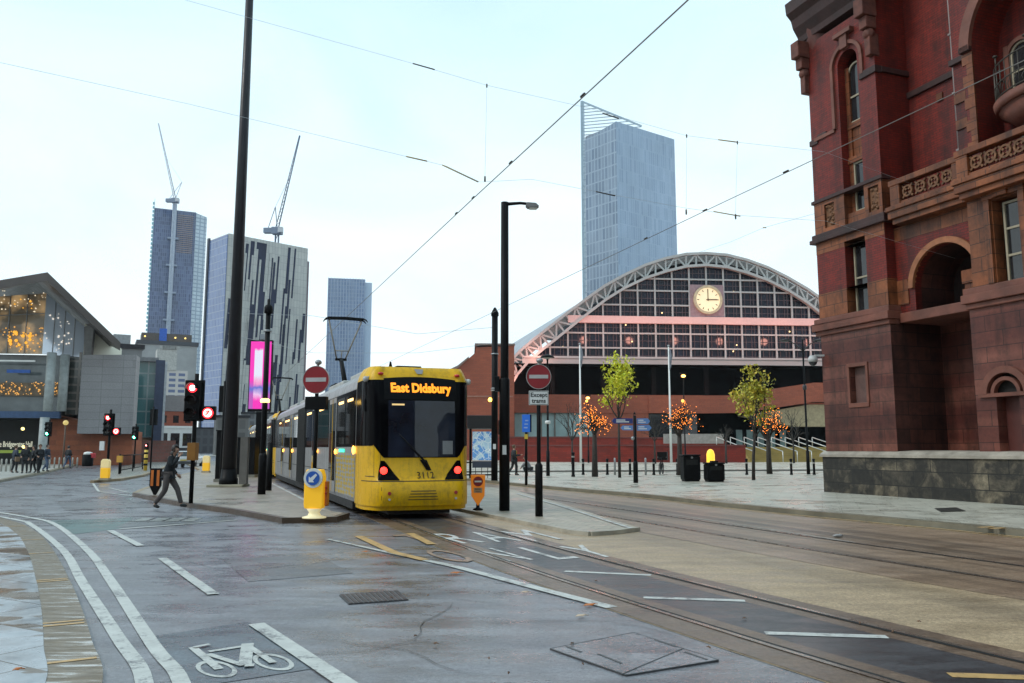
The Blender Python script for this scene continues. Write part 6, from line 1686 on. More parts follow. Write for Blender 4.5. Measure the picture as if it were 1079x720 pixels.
# litter bins
def bin_(label, px0, px1, pyb, pyt, lid):
    a, b = gnd(px0, pyb, .115), gnd(px1, pyb, .115); wd = (b-a).length; c = (a+b)/2; h = at(px0, pyt, c.y).z-.115
    t = thing('litter_bin', label, 'bin', c, R(4), 'black litter bins on the plaza')
    MB().prism([(-wd/2+.03,.06),(-wd/2,.15),(-wd/2,h-.1),(-wd/2+.05,h-.05),(wd/2-.05,h-.05),(wd/2,h-.1),(wd/2,.15),(wd/2-.03,.06)], -.05, wd*.75, 'y').build('body', CAB, t, bevel=.03)
    m = MB(); m.box(-wd/2-.02,wd/2+.02,-.08,wd*.78,h-.05,h+.02)
    if lid: m.box(-wd*.2, wd*.2, .1, wd*.5, h+.02, h+.1)
    m.build('lid', BLACK, t, bevel=.02)
    m = MB(); m.box(-wd*.34,wd*.34,-.062,-.05,h*.62,h*.82); m.build('slot', pm('slot_black', (.003,.003,.003), .8), t)
    MB().disc((0,-.06,h*.9), .05, 'y', .02, 12).build('plate', pm('plate_grey', (.2,.2,.2), .4), t)
    MB().box(-wd/2+.05,wd/2-.05,0,wd*.7,0,.06).build('foot', BLACK, t)
bin_('tall square black litter bin left of the glowing bollard', 720.5, 738.5, 507.5, 479.5, False)
bin_('lower black litter bin in front of the glowing bollard', 745.5, 764, 508, 488, True)
p = gnd(749.5, 505, .115); t = thing('lit_bollard', 'glowing yellow topped bollard rising behind the lower litter bin', 'bollard', p, 0)
MB().tube((0,0,0),(0,0,.75),.16,n=14).build('shaft', BLACK, t)
MB().lathe([(.20,.75),(.21,.8),(.21,1.25),(.16,1.42),(.08,1.5),(0,1.52)], (0,0,0), 16).build('lamp_top', em('bollard_glow', (1,.62,.05), 1.3), t)
# fingerpost, bus stop flag
p = gnd(670, 509, .115); t = pole('fingerpost', 'black fingerpost with three blue pointing arms', 'signpost', p, at(670,438,p.y).z-.115, .085, .07, sleeve=(.11, .9))
zz = lambda y: at(670, y, p.y).z-.115
FS1 = pm('finger_navy', (.015,.03,.16), .5); FS2 = pm('finger_blue', (.10,.22,.50), .5)
for x0, x1, y0, y1, mt in ((-.95, -.09, 446.5, 441, FS1), (.09, .60, 447, 441, FS2), (.09, .66, 454, 448, FS2), (-.55,-.09,453.5,448.5,FS2)):
    sg = 1 if x1 > 0 else -1; xa, xb = (x0, x1) if sg > 0 else (x1, x0); z0, z1 = zz(y0), zz(y1)
    a_ = MB().prism([(xa,z0),(xb,z0),(xb+sg*.10,(z0+z1)/2),(xb,z1),(xa,z1)], -.03, .03, 'y').build('sign_arm', mt, t)
    m = MB(); ln = abs(xb-xa)
    for r_ in range(2):
        zc = z0+(z1-z0)*(.33+.34*r_); m.box(min(xa,xb)+ln*.12, min(xa,xb)+ln*(.8-.2*r_), -.036, -.031, zc-.02, zc+.02)
    m.build('text_line', WHITESIGN, a_)
MB().lathe([(.07,zz(437)),(.02,zz(434.5)),(0,zz(434))], (0,0,0), 10).build('finial', BLACK, t)
MB().ball((-.1,-.04,zz(462)),.09,8,6).build('cctv_ball', GREYMETAL, t)
p = gnd(554.5, 511.5, .115); t = pole('bus_stop_flag', 'black stop post with a bright blue flag panel near the passers-by', 'sign', p, at(554,437,p.y).z-.115, .06, .05)
z0, z1 = at(554,455.5,p.y).z-.115, at(554,437,p.y).z-.115
fp_ = MB().box(-.17,.17,-.06,-.02,z0,z1).build('flag', em('flag_blue', (.02,.16,.7), .25, (.02,.12,.5)), t, bevel=.01)
m = MB()
for k in range(3): m.box(-.10+.03*k,.06+.02*k,-.068,-.061,z0+.16+.15*k,z0+.22+.15*k)
m.build('flag_mark', pm('flag_pale', (.3,.42,.75), .5), fp_)
MB().box(.17,.23,-.06,.06,z0,z1).build('flag_edge', BLACK, t); MB().box(-.075,.075,-.075,-.045,1.95,2.15).build('yellow_tag', pm('tag_yellow', (.65,.45,.05), .5), t)
# lamp posts
def lamp_post(label, px, pyb, pyt, kind, Y=None):
    p = gnd(px, pyb, .115) if Y is None else Vector((at(px,473,Y).x, Y, .115))
    h = at(px, pyt, p.y).z-.115
    t = thing('lamp_post', label, 'street lamp', p, 0, 'lamp posts round the plaza')
    MB().path([(0,0,0),(0,0,1.4),(0,0,1.41),(0,0,h)], [.11,.10,.07,.05], 10).build('shaft', BLACK, t)
    if kind == 'top':
        m = MB(); m.lathe([(.06,h),(.10,h+.05),(.42,h+.12),(.40,h+.17),(.1,h+.3),(0,h+.32)], (0,0,0), 14); m.build('lamp_head', BLACK, t)
        MB().lathe([(.10,h+.03),(.33,h+.10)], (0,0,0), 14).build('diffuser', pm('diffuser', (.45,.45,.43), .3), t)
        MB().lathe([(.085,2.95),(.16,2.98),(.16,3.12),(.085,3.15)], (0,0,0), 10).build('white_band', WHITESIGN, t)
    elif kind == 'glow':
        MB().ball((0,-.05,h+.15), .22, 12, 8, (1,1,.62)).build('glowing_lamp', em('sodium_lamp', (1,.42,.10), 7), t)
        MB().box(-.3,.3,-.15,.15,h+.38,h+.5).build('lamp_cap', BLACK, t)
        MB().ball((-.15,-.2,at(722,424,p.y).z), .16, 8, 6).build('small_lamp', em('sodium_small', (1,.45,.08), 2.5), t)
    else:
        for s_ in (-1, 1):
            m = MB(); m.path([(0,0,h-.7),(s_*.5,0,h-.25),(s_*1.0,0,h-.05)], [.05,.04,.035], 7)
            m.lathe([(.08,.06),(.38,0),(.36,-.05),(.12,-.12),(0,-.13)], (s_*1.05,0,h-.02), 12); m.build('lamp_head', pm('lamp_twin', (.04,.04,.045), .4), t)
        m = MB(); m.tube((0,0,h-.02),(0,0,h+.1),.05); m.lathe([(.09,h*.62),(.13,h*.63),(.13,h*.65),(.09,h*.66)], (0,0,0), 10); m.build('collar', pm('lamp_twin', (.04,.04,.045), .4), t)
lamp_post('slim black lamp post with flat saucer head behind the no entry sign', 577.5, 501.5, 379, 'top')
lamp_post('lamp post with a glowing orange lantern before the dark brick undercroft', 722, 490, 398, 'glow', 80)
lamp_post('twin headed black lamp post beside the hotel corner', 852, 500, 358, 'twin')
lamp_post('slim lamp post with orange glow seen past the first lit tree', 620, 490, 421, 'glow', 92)
for px, Y, yt, lab in ((612, 92, 364, 'white flagpole with furled flag left of the yellow green tree'), (707, 92, 366, 'white flagpole with furled flag above the lit tree by the bins')):
    p = Vector((at(px,473,Y).x, Y, .1)); h = at(px, yt, Y).z
    t = thing('flagpole', lab, 'flagpole', p, 0, 'white flagpoles'); MB().path([(0,0,0),(0,0,h)], [.14,.07], 8).build('shaft', WHITEP, t)
    MB().ball((0,0,h+.05), .13, 8, 6).build('finial', GREYMETAL, t)
    MB().path([(.16,-.05,h-.3),(.22,-.06,h-1.2),(.12,-.03,h-2.3),(.04,0,h-2.8)], [.05,.16,.12,.03], 7).build('flag', pm('flag_grey', (.16,.17,.2), .7, var=.4), t)
# map shelter
Ysh = 44.0; c = at(508, 473, Ysh)
t = thing('map_shelter', 'dark waiting shelter with a lit pale blue street map panel, behind the tram', 'shelter', (c.x, Ysh, .0), R(6))
zf = lambda y: at(508, y, Ysh).z
ux = Ysh/870*1.003
MB().box(-1.4, .75, -.35, 1.3, zf(452), zf(438)).build('roof_fascia', pm('fascia_black', (.015,.015,.017), .45), t, bevel=.02)
m = MB(); [m.box(x-.06, x+.06, -.1, .02, .0, zf(452)) for x in (-1.3, -.62, .62)]; m.build('frame', BLACK, t)
m = MB(); m.box(-1.3,.62,-.06,0,.25,.33); [m.box(-1.3+.32*k-.015,-1.3+.32*k+.015,-.05,-.02,.1,.95) for k in range(7)]; m.box(-1.3,.62,-.06,0,.9,.96); m.build('seat_rail', BLACK, t)
def mapm():
    q = NT('street_map'); v = q.n('ShaderNodeTexVoronoi'); v.feature = 'DISTANCE_TO_EDGE'; v.inputs['Scale'].default_value = 3.2; q.l(q.tc.outputs['Object'], v.inputs['Vector'])
    n = q.noise(2.2, 2); base = q.ramp(n, [(.42, (.40,.58,.72)), (.5, (.52,.68,.76)), (.56, (.10,.30,.66)), (.66, (.15,.36,.68))])
    c_ = q.mix(q.ramp(v.outputs['Distance'], [(.02, 1.0), (.05, 0.0)]), base, (.75,.80,.82))
    q.set(Base_Color=c_, Emission_Color=c_, Emission_Strength=.25, Roughness=.3); return q.m
MB().box(-.52,.54,-.14,-.10,zf(485),zf(455)).build('map_panel', mapm(), t)
MB().box(-.52,.54,-.139,-.10,zf(493),zf(486)).build('lower_panel', pm('lower_dark', (.05,.06,.09), .4), t)
# bicycle on the plaza and one behind
def bicycle(label, p, rz):
    t = thing('bicycle', label, 'bicycle', p, rz)
    fr = MB(); A, B, C, D, E = Vector((-.5,0,.34)), Vector((0,0,.30)), Vector((.5,0,.34)), Vector((-.15,0,.85)), Vector((.36,0,.88))
    for a, b in ((A,B),(B,D),(A,D),(D,E),(B,E),(E,C)): fr.tube(a, b, .022, n=6)
    fr.build('frame', BLACK, t)
    for c in (A, C):
        w_ = MB(); w_.arch_bar(c.x, c.z, .30, .34, 0, 2*math.pi, -.02, .02, 24, 'y')
        for k in range(8):
            a = math.pi*k/8; w_.tube(c+Vector((math.cos(a),0,math.sin(a)))*.3, c-Vector((math.cos(a),0,math.sin(a)))*.3, .004, n=4)
        w_.build('wheel', pm('tyre', (.02,.02,.02), .7), t)
    s_ = MB(); s_.ball((-.18,0,.96), .13, 8, 6, (1.2,.6,.35)); s_.tube(D, (-.18,0,.94), .018); s_.build('saddle', BLACK, t)
    h_ = MB(); h_.tube(E, (.38,0,1.02), .018); h_.path([(.30,-.28,1.03),(.38,0,1.03),(.30,.28,1.03)], .016, 6); h_.build('handlebar', GREYMETAL, t)
    return t
bt = bicycle('parked black bicycle with a dark front box among the bollards', gnd(697, 500, .115), R(70))
MB().box(.30,.75,-.3,.3,.85,1.35).build('front_box', BLACK, bt, bevel=.03)
# parked white car down the side road
p = gnd(193, 493.5, .0); p.z = 0
car = thing('parked_car', 'white hatchback seen from behind, waiting in the side street behind the walking man', 'car', p, R(9))
CW = pm('car_white', (.62,.64,.66), .25, var=.04, coat=.5); CGL = glass('car_glass', (.02,.025,.03), .05, .7)
sec = [(-.84,.35),(-.88,.55),(-.88,.85),(-.82,1.0),(.82,1.0),(.88,.85),(.88,.55),(.84,.35)]
m = MB(); m.prism(sec, 0, 4.1, 'y'); cb = m.build('body', CW, car, bevel=.08)
m = MB(); lo = [(-.82,1.0),(.82,1.0)]; 
vs = [(-.82,.05,.98),(.82,.05,.98),(.82,3.0,.98),(-.82,3.0,.98),(-.62,.45,1.46),(.62,.45,1.46),(.62,2.1,1.46),(-.62,2.1,1.46)]
m.add(vs, [(0,1,5,4),(1,2,6,5),(2,3,7,6),(3,0,4,7),(4,5,6,7)]); m.build('cabin', CW, car, bevel=.06)
m = MB(); m.add([(-.66,.02,1.02),(.66,.02,1.02),(.54,.33,1.40),(-.54,.33,1.40)], [(0,1,2,3)]); m.build('rear_window', CGL, car)
for s_ in (-1, 1):
    MB().box(s_*.62,s_*.86,-.03,.1,.72,.92).build('tail_light', pm('car_tail', (.35,.02,.03), .3), car)
    for y in (.75, 3.3): MB().disc((s_*.78,y,.31), .31, 'x', .2, 18).build('wheel', pm('tyre', (.02,.02,.02), .7), car)
    m = MB(); m.add([(s_*.835,.35,1.02),(s_*.835,2.7,1.02),(s_*.68,2.0,1.38),(s_*.68,.6,1.38)], [(0,1,2,3)]); m.build('side_window', CGL, car)
MB().box(-.86,.86,-.06,.2,.35,.6).build('bumper', pm('bumper_dark', (.05,.05,.055), .5), car, bevel=.03)
MB().box(-.26,.26,-.075,-.062,.63,.74).build('number_plate', pm('plate_yellow', (.55,.42,.08), .5), car)

# ------------------------------------------------------------------ people
def skinned(edges_pts, name, mat, parent, sub=2, root=0):
    # edges_pts: (list of (pos, radius)), list of edges
    P, Ed = edges_pts
    me = bpy.data.meshes.new(name+'_cage'); me.from_pydata([p for p, r in P], Ed, [])
    ob = bpy.data.objects.new(name+'_cage', me); COL.objects.link(ob)
    md = ob.modifiers.new('Skin', 'SKIN'); md.use_smooth_shade = True; md.branch_smoothing = .6
    sv = me.skin_vertices[0].data
    for i, (p, r) in enumerate(P):
        rr_ = r if isinstance(r, tuple) else (r, r); sv[i].radius = rr_; sv[i].use_root = (i == root)
    ob.modifiers.new('Sub', 'SUBSURF').levels = sub
    dg = bpy.context.evaluated_depsgraph_get()
    nm = bpy.data.meshes.new_from_object(ob.evaluated_get(dg)); nm.name = name
    bpy.data.objects.remove(ob); bpy.data.meshes.remove(me)
    nm.materials.clear(); nm.materials.append(mat)
    o = bpy.data.objects.new(name, nm); COL.objects.link(o); o.parent = parent
    return o
SKIN = pm('skin', (.42,.24,.17), .5, var=.06)
def person(label, p, rz, J, jacket, trousers, hair, shoes, group=None, detail=True, hood=False):
    t = thing('person', label, 'person', p, rz, group)
    V = {k: Vector(v) for k, v in J.items()}
    pel, ch, nk, hd = V['pelvis'], V['chest'], V['neck'], V['head']
    mid = (pel+ch)/2
    order = []; E = []
    def add(pos, r): order.append((tuple(pos), r)); return len(order)-1
    b = add(pel, (.125,.10)); c1 = add(mid, (.12,.09)); c2 = add(ch, (.15,.10)); n1 = add(nk, .055)
    chin = add(nk+(hd-nk)*.45, .062); h0 = add(hd, (.078,.092)); h1 = add(hd+(hd-nk).normalized()*.075, (.066,.08))
    E += [(b,c1),(c1,c2),(c2,n1),(n1,chin),(chin,h0),(h0,h1)]
    hands = []
    for s_ in 'lr':
        sh = add(V['sh_'+s_], .058); el_ = add(V['el_'+s_], .043); wr = add(V['wr_'+s_], .03)
        hd_ = V['wr_'+s_] + (V['wr_'+s_]-V['el_'+s_]).normalized()*.09; hh = add(hd_, (.04,.022))
        E += [(c2,sh),(sh,el_),(el_,wr),(wr,hh)]; hands.append((V['wr_'+s_], hd_))
        hp = add(V['hip_'+s_], .085); kn = add(V['kn_'+s_], .058); an = add(V['an_'+s_], .04); ft = add(V['to_'+s_], (.04,.03))
        E += [(b,hp),(hp,kn),(kn,an),(an,ft)]
    body = skinned((order, E), 'body', SKIN, t, 2)
    # fingers rooted in the palm, nose and ears merged into the one body mesh
    m = MB()
    for w0, h_ in hands:
        d = (h_-w0).normalized(); sd = d.cross(Vector((0,1,.2))).normalized()
        for k, ln in enumerate((.062,.075,.07,.055)):
            o = h_ + sd*(-.028+.019*k); m.path([o-d*.02, o+d*ln*.5+Vector((0,.006,0)), o+d*ln+Vector((0,.022,-.004))], [.0095,.009,.007], 6)
        m.path([h_-d*.05+sd*.02, h_-d*.015+sd*.055, h_+d*.025+sd*.06], [.011,.010,.008], 6)
    fw = Vector(J.get('face', (0,-1,0))).normalized(); sdv = fw.cross(Vector((0,0,1))).normalized()
    m.ball(hd+fw*.098+Vector((0,0,-.005)), .016, 6, 5, (.8,.9,1.3))
    for q in (-1, 1): m.ball(hd+sdv*q*.082, .026, 7, 5, (.5,.8,1.2))
    extra = m.build('face_and_fingers', SKIN, None)
    bm = bmesh.new(); bm.from_mesh(body.data); bm.from_mesh(extra.data); bm.to_mesh(body.data); bm.free(); bpy.data.objects.remove(extra)
    m = MB()
    for q in (-1, 1): m.ball(hd+fw*.086+sdv*q*.032+Vector((0,0,.012)), .011, 6, 4)
    m.ball(hd+fw*.09+Vector((0,0,-.045)), .016, 6, 4, (1.2,.5,.3)); m.build('face_features', pm('face_dark', (.06,.025,.02), .5), t)
    # clothes
    order = []; E = []
    b = add(pel+Vector((0,0,.06)), (.175,.15)); hm_ = add(pel+Vector((0,0,-.10)), (.185,.16)); c1 = add(mid, (.17,.14)); c2 = add(ch, (.19,.145)); n1 = add(nk-(nk-ch)*.08, (.095,.09)); E += [(hm_,b),(b,c1),(c1,c2),(c2,n1)]
    for s_ in 'lr':
        sh = add(V['sh_'+s_], .098); el_ = add(V['el_'+s_], .074); wr = add(V['wr_'+s_], .05); E += [(c2,sh),(sh,el_),(el_,wr)]
    skinned((order, E), 'jacket', jacket, t, 2)
    order = []; E = []
    b = add(pel+Vector((0,0,-.02)), (.15,.12))
    for s_ in 'lr':
        hp = add(V['hip_'+s_], .108); mk = add((V['hip_'+s_]+V['kn_'+s_])/2, .095); kn = add(V['kn_'+s_], .078); mc = add((V['kn_'+s_]+V['an_'+s_])/2, .068); an = add(V['an_'+s_]+Vector((0,0,.02)), .06)
        E += [(b,hp),(hp,mk),(mk,kn),(kn,mc),(mc,an)]
    skinned((order, E), 'trousers', trousers, t, 2)
    for s_ in 'lr':
        a, to = V['an_'+s_], V['to_'+s_]; d = (to-a); d.z = min(d.z, 0)
        skinned(([(tuple(a+Vector((0,0,-.02))-d*.25), .062), (tuple(a*.45+to*.55), (.062,.05)), (tuple(to+d*.08), (.056,.042))], [(0,1),(1,2)]), 'shoe', shoes, t, 1)
    m = MB(); m.ball(hd+Vector((0,0,.035))-fw*.022, .115, 14, 9, (.92,.98,1.0))
    if hood: m.ball(hd-fw*.055+Vector((0,0,-.11)), .105, 12, 8, (1,1,.9))
    hr = m.build('hair', hair, t)
    bm = bmesh.new(); bm.from_mesh(hr.data)
    bmesh.ops.delete(bm, geom=[v for v in bm.verts if (v.co-hd).dot(fw) > .045 and (v.co-hd).z < .075], context='VERTS'); bm.to_mesh(hr.data); bm.free()
    return t
CL_DARK = pm('cloth_black', (.014,.015,.018), .8, var=.3); CL_NAVY = pm('cloth_navy', (.02,.03,.05), .8, var=.3); CL_TAUPE = pm('cloth_taupe', (.085,.072,.07), .9, var=.2)
CL_CHAR = pm('cloth_charcoal', (.009,.012,.016), .9, var=.25); CL_JEAN = pm('cloth_jean', (.06,.09,.15), .8, var=.2); HAIR = pm('hair_dark', (.018,.013,.012), .6); HAIRB = pm('hair_brown', (.10,.06,.03), .6); SHOE = pm('shoe_black', (.012,.012,.012), .5)
CL_TAN = pm('cloth_tan', (.20,.13,.08), .8, var=.2); CL_GREY = pm('cloth_grey', (.22,.22,.23), .8)
# walking man: mid stride towards the right, head down, hand raised to his face   (local +x is right)
JW = dict(pelvis=(0,0,.93), chest=(.06,0,1.30), neck=(.10,0,1.47), head=(.17,-.01,1.60), face=(.85,-.35,-.35),
          sh_l=(.06,-.19,1.40), el_l=(.10,-.27,1.13), wr_l=(.26,-.18,1.30), sh_r=(.06,.19,1.40), el_r=(-.04,.27,1.12), wr_r=(.16,.24,.93),
          hip_l=(.0,-.09,.90), kn_l=(-.04,-.10,.49), an_l=(-.30,-.10,.11), to_l=(-.17,-.11,.035), hip_r=(0,.09,.90), kn_r=(.24,.09,.52), an_r=(.36,.09,.10), to_r=(.51,.09,.06))
wm = gnd(175.5, 536.5, .0); wm.z = 0.015
JW['wr_l'] = (.29,-.12,1.42); JW['el_l'] = (.16,-.27,1.17)
person('man in dark jacket and taupe trousers striding across the road, hand raised to his mouth', wm, R(6), JW, CL_CHAR, CL_TAUPE, HAIR, SHOE, hood=True)
def standing(lean=0.0, st=.10, arm=.0):
    return dict(pelvis=(0,0,.93), chest=(0,lean,1.30), neck=(0,lean,1.47), head=(0,lean-.02,1.62), face=(0,-1,0),
        sh_l=(-.18,lean,1.40), el_l=(-.24,lean+.04,1.13), wr_l=(-.20,lean-.10-arm,.92+arm), sh_r=(.18,lean,1.40), el_r=(.24,lean+.04,1.13), wr_r=(.2,lean-.10,.92),
        hip_l=(-.09,0,.90), kn_l=(-.10,-st*.7,.50), an_l=(-.10,-st*.6,.09), to_l=(-.11,-st*.6-.15,.035), hip_r=(.09,0,.90), kn_r=(.10,st*.3,.50), an_r=(.10,st*1.6,.10), to_r=(.11,st*1.6-.14,.035))
G_ = 'people waiting on the far pavement'
for px, py, hh, rz, jk, tr, hr, lab, st in ((15, 498.5, 1.0, 2.6, CL_NAVY, CL_DARK, HAIRB, 'person in navy coat with a tan bag, left end of the waiting group', .08),
        (25.5, 499, 1.02, .4, CL_DARK, CL_DARK, HAIR, 'person all in black standing second in the waiting group', .12),
        (34, 498.5, .98, -.6, CL_CHAR, CL_DARK, HAIR, 'person in a charcoal coat in the middle of the waiting group', .1),
        (40.5, 498.5, 1.03, .9, CL_DARK, CL_DARK, HAIRB, 'fair haired person in black in the waiting group', .15),
        (48.5, 497, 1.04, 1.5, CL_NAVY, CL_JEAN, HAIR, 'person in blue jeans under the green signal, right end of the group', .2),
        (71, 494, 1.0, 2.9, CL_DARK, CL_JEAN, HAIR, 'lone person in black jacket and jeans walking away by the brick base', .22)):
    p = gnd(px, py, .125); pr = person(lab, p, rz, standing(0, st, .1), jk, tr, hr, SHOE, G_)
    pr.scale = (hh, hh, hh)
    if px == 15: MB().box(-.34,-.20,-.12,.16,.72,1.02).build('bag', CL_TAN, pr, bevel=.04)
p = gnd(541.5, 501, .125); person('passer-by in black coat with a yellow scarf walking behind the lamp column', p, R(110), standing(.0, .2, .25), CL_DARK, CL_DARK, HAIRB, SHOE, 'passers-by near the stop')
MB().box(-.06,.06,-.17,-.13,1.0,1.42).build('scarf', pm('scarf_yellow', (.6,.35,.05), .8), bpy.data.objects[[o.name for o in COL.objects if o.get('label','').startswith('passer-by')][0]])
def crouch():
    return dict(pelvis=(0,.10,.42), chest=(0,-.12,.72), neck=(0,-.18,.87), head=(0,-.24,1.0), face=(0,-1,-.2), sh_l=(-.18,-.12,.80), el_l=(-.22,-.30,.62), wr_l=(-.12,-.42,.50), sh_r=(.18,-.12,.80), el_r=(.22,-.30,.62), wr_r=(.12,-.42,.50),
        hip_l=(-.10,.08,.40), kn_l=(-.14,-.30,.48), an_l=(-.12,-.10,.09), to_l=(-.13,-.26,.035), hip_r=(.10,.08,.40), kn_r=(.14,-.30,.46), an_r=(.12,-.06,.09), to_r=(.13,-.22,.035))
p = gnd(557.5, 502, .125); pr = person('person in a pale grey top crouching beside the blue stop flag', p, R(-100), crouch(), CL_GREY, CL_DARK, HAIR, SHOE, 'passers-by near the stop')
# litter bin with red and white top by the brick base, pale posts on the far pavement
p = gnd(92, 491.5, .12); t = thing('litter_bin', 'round black litter bin with a white and red top by the concert hall base', 'bin', p)
MB().lathe([(.40,0),(.45,.1),(.45,.95),(.38,1.02)], (0,0,0), 16).build('body', CAB, t); MB().lathe([(.38,1.02),(.34,1.2),(.15,1.26),(0,1.27)], (0,0,0), 14).build('top', WHITEP, t); MB().box(.25,.62,-.2,.2,.72,1.15).build('red_panel', pm('bin_red', (.45,.03,.04), .5), t, bevel=.05)
for k, px in enumerate((1, 6, 11, 52, 57, 62, 67, 76, 81)):
    p = gnd(px, 493.5 if px > 20 else 497, .12); t = thing('pale_post', 'waist high pale steel post in the row along the far pavement', 'bollard', p, 0, 'pale posts along the far pavement')
    MB().lathe([(.06,0),(.06,.8),(.03,.85),(0,.86)], (0,0,0), 10).build('shaft', pm('post_pale', (.33,.32,.29), .5), t)
p = gnd(66, 492, .12); t = thing('lamp_post', 'short old lamp post with yellow lamp before the brick base', 'street lamp', p, 0, 'lamp posts round the plaza')
MB().path([(0,0,0),(0,0,3.6)], [.09,.06], 8).build('shaft', pm('post_brown', (.10,.06,.04), .6), t); MB().ball((0,0,3.75), .22, 10, 7).build('lamp', em('old_lamp', (1,.75,.25), .5), t)

# ------------------------------------------------------------------ overhead line
WIRE = pm('wire_copper', (.16,.15,.14), .5, .3); WTHIN = pm('span_wire', (.48,.52,.55), .5); INS = pm('insulator_dark', (.03,.025,.02), .5); INSY = pm('insulator_yellow', (.35,.24,.03), .5)
def wire(label, pts, r, name='overhead_wire', mat=WIRE, beads=(), group='overhead tram wires'):
    t = thing(name, label, 'wire', pts[0], 0, group)
    o = Vector(pts[0]); P = [Vector(p)-o for p in pts]
    MB().path(P, r, 6).build('cable', mat, t)
    for a, b, rr_, mt in beads:
        MB().tube(Vector(a)-o, Vector(b)-o, rr_*.62, n=8).build('insulator', mt, t)
    return t
ZW = 6.62
wire('taut contact wire over the near track, running to the pantograph', [W(4.88,-12,ZW), W(4.88,15.5,ZW+.05), W(4.88,40,ZW), W(4.88,80,ZW), W(4.88,120,ZW)], .009, beads=[(W(4.88,s,ZW+.05)+Vector((0,0,.02)), W(4.88,s+.12,ZW+.05)+Vector((0,0,.02)), .03, INS) for s in (10.2, 13.2, 15.4, 16.6)])
ZW2 = 6.75
wire('taut contact wire over the far track, passing in front of the hotel', [W(10.03,-12,ZW2), W(10.03,14.5,ZW2+.05), T(5.15,40,ZW2), T(5.15,80,ZW2), T(5.15,120,ZW2)], .008, beads=[(W(10.03,s,ZW2+.05)+Vector((0,0,.02)), W(10.03,s+.14,ZW2+.05)+Vector((0,0,.02)), .028, INS) for s in (12.2, 14.9, 17.5)])
def pxw(px, py, s):   # point on the cross-street plane s
    d = ray(px, py); k = -math.sin(TH)*d[0]+math.cos(TH)*d[1]; q = s/k; return Vector((d[0]*q, d[1]*q, H+d[2]*q))
S1 = 16.4
h0 = [pxw(-260,-118,S1), pxw(195,0,S1), pxw(435,67,S1), pxw(513,90,S1), pxw(620,114,S1), pxw(723,143,S1), pxw(777,150,S1), pxw(868,160,S1), W(21.2, S1+2.5, 9.6)]
wire('upper span wire sloping across the sky from top left to the hotel', h0, .0034, 'span_wire', WTHIN, [(pxw(435,67,S1), pxw(458,73.5,S1), .022, INS), (pxw(635,119.5,S1), pxw(652,125,S1), .025, INS), (pxw(757,147.4,S1), pxw(777,150,S1), .022, INSY)], 'span wires across the street')
l0 = [pxw(-260,10,S1), pxw(0,66,S1), pxw(200,110,S1), pxw(428,165,S1), pxw(470,175,S1), pxw(506,192,S1), pxw(560,189,S1), pxw(628,202,S1), pxw(720,219,S1), pxw(777,227,S1), pxw(870,233,S1), W(21.2, S1+2, 7.4)]
wire('lower span wire with yellow steady arm holding the near contact wire', l0, .0034, 'span_wire', WTHIN, [(pxw(428,165,S1), pxw(450,170,S1), .022, INSY), (pxw(466,174,S1), pxw(504,192,S1), .02, INSY), (pxw(628,202,S1), pxw(648,206.5,S1), .024, INS), (pxw(752,223,S1), pxw(780,228,S1), .02, INSY)], 'span wires across the street')
for (a, b, lab) in (((513,90),(511,186),'thin dropper wire hanging above the near contact wire'), ((723.5,143),(723,221),'thin dropper wire left of a pair near the hotel'), ((777,150),(775,226),'thin dropper wire right of a pair near the hotel')):
    wire(lab, [pxw(*a, S1), pxw(*b, S1)], .0028, 'dropper_wire', WTHIN, [(pxw(*b, S1), pxw(*b, S1)-Vector((0,0,.12)), .03, INS), (pxw(*a, S1)+Vector((0,0,.03)), pxw(*a, S1)-Vector((0,0,.05)), .025, INS)], 'droppers of the span wires')
wire('faint feeder wire from the hotel dipping towards the hall', [pxw(1079,190,20), pxw(870,222,26), pxw(805,240,30), pxw(770,255,34), pxw(700,278,42)], .008, 'feeder_wire', WTHIN, [(pxw(805,240,30)-Vector((.05,0,0)), pxw(805,240,30)+Vector((.1,0,0)), .04, INSY)], 'span wires across the street')
q1, q2 = at(521,345,41), at(240,330,35)
wire('faint span wire between the mast and the traction pole', [q2, at(330,333,37), at(440,352,39), q1], .008, 'span_wire', WTHIN, (), 'span wires across the street')
wire('faint lower span wire between the mast and the traction pole', [at(240,352,35), at(330,372,37), at(440,372,39), at(521,362,41)], .007, 'span_wire', WTHIN, (), 'span wires across the street')

# ------------------------------------------------------------------ covers, gratings, leaves and litter
IRON = pm('cast_iron', (.11,.11,.115), .38, .4, var=.3, scale=4, bump=.3); IRONR = pm('rusty_iron', (.06,.04,.038), .5, .3, var=.4, scale=5)
def plate(px, name, label, cat, mat, rim=True):
    pts = [gnd(x, y) for x, y in px]; c = sum(pts, Vector())/len(pts)
    t = thing(name, label, cat, (c.x, c.y, 0)); m = MB(); m.prism([(p.x-c.x, p.y-c.y) for p in pts], .004, .012); m.build('cover', mat, t)
    if rim:
        r_ = MB(); n = len(pts)
        for i in range(n):
            a, b = pts[i]-c, pts[(i+1)%n]-c; r_.beam(a+Vector((0,0,.008)), b+Vector((0,0,.008)), .011, .011)
        r_.build('frame', pm('iron_worn', (.06,.06,.063), .5), t)
    return t, c
t, c = plate([(580,685),(668,668),(757,697),(660,713)], 'manhole_cover', 'large double manhole cover with a diagonal seam, set in the road', 'manhole cover', asphalt('cover_steel', (.17,.17,.185), (.18,.42), mottle=.3))
m = MB(); m.beam(gnd(655,712.5)-c+Vector((0,0,.013)), gnd(720,685)-c+Vector((0,0,.013)), .011, .005)
for a, b in (((597,683),(612,689)),((630,691),(655,701)),((690,676),(712,683)),((722,689),(745,697))): m.beam(gnd(*a)-c+Vector((0,0,.0135)), gnd(*b)-c+Vector((0,0,.0135)), .022, .005)
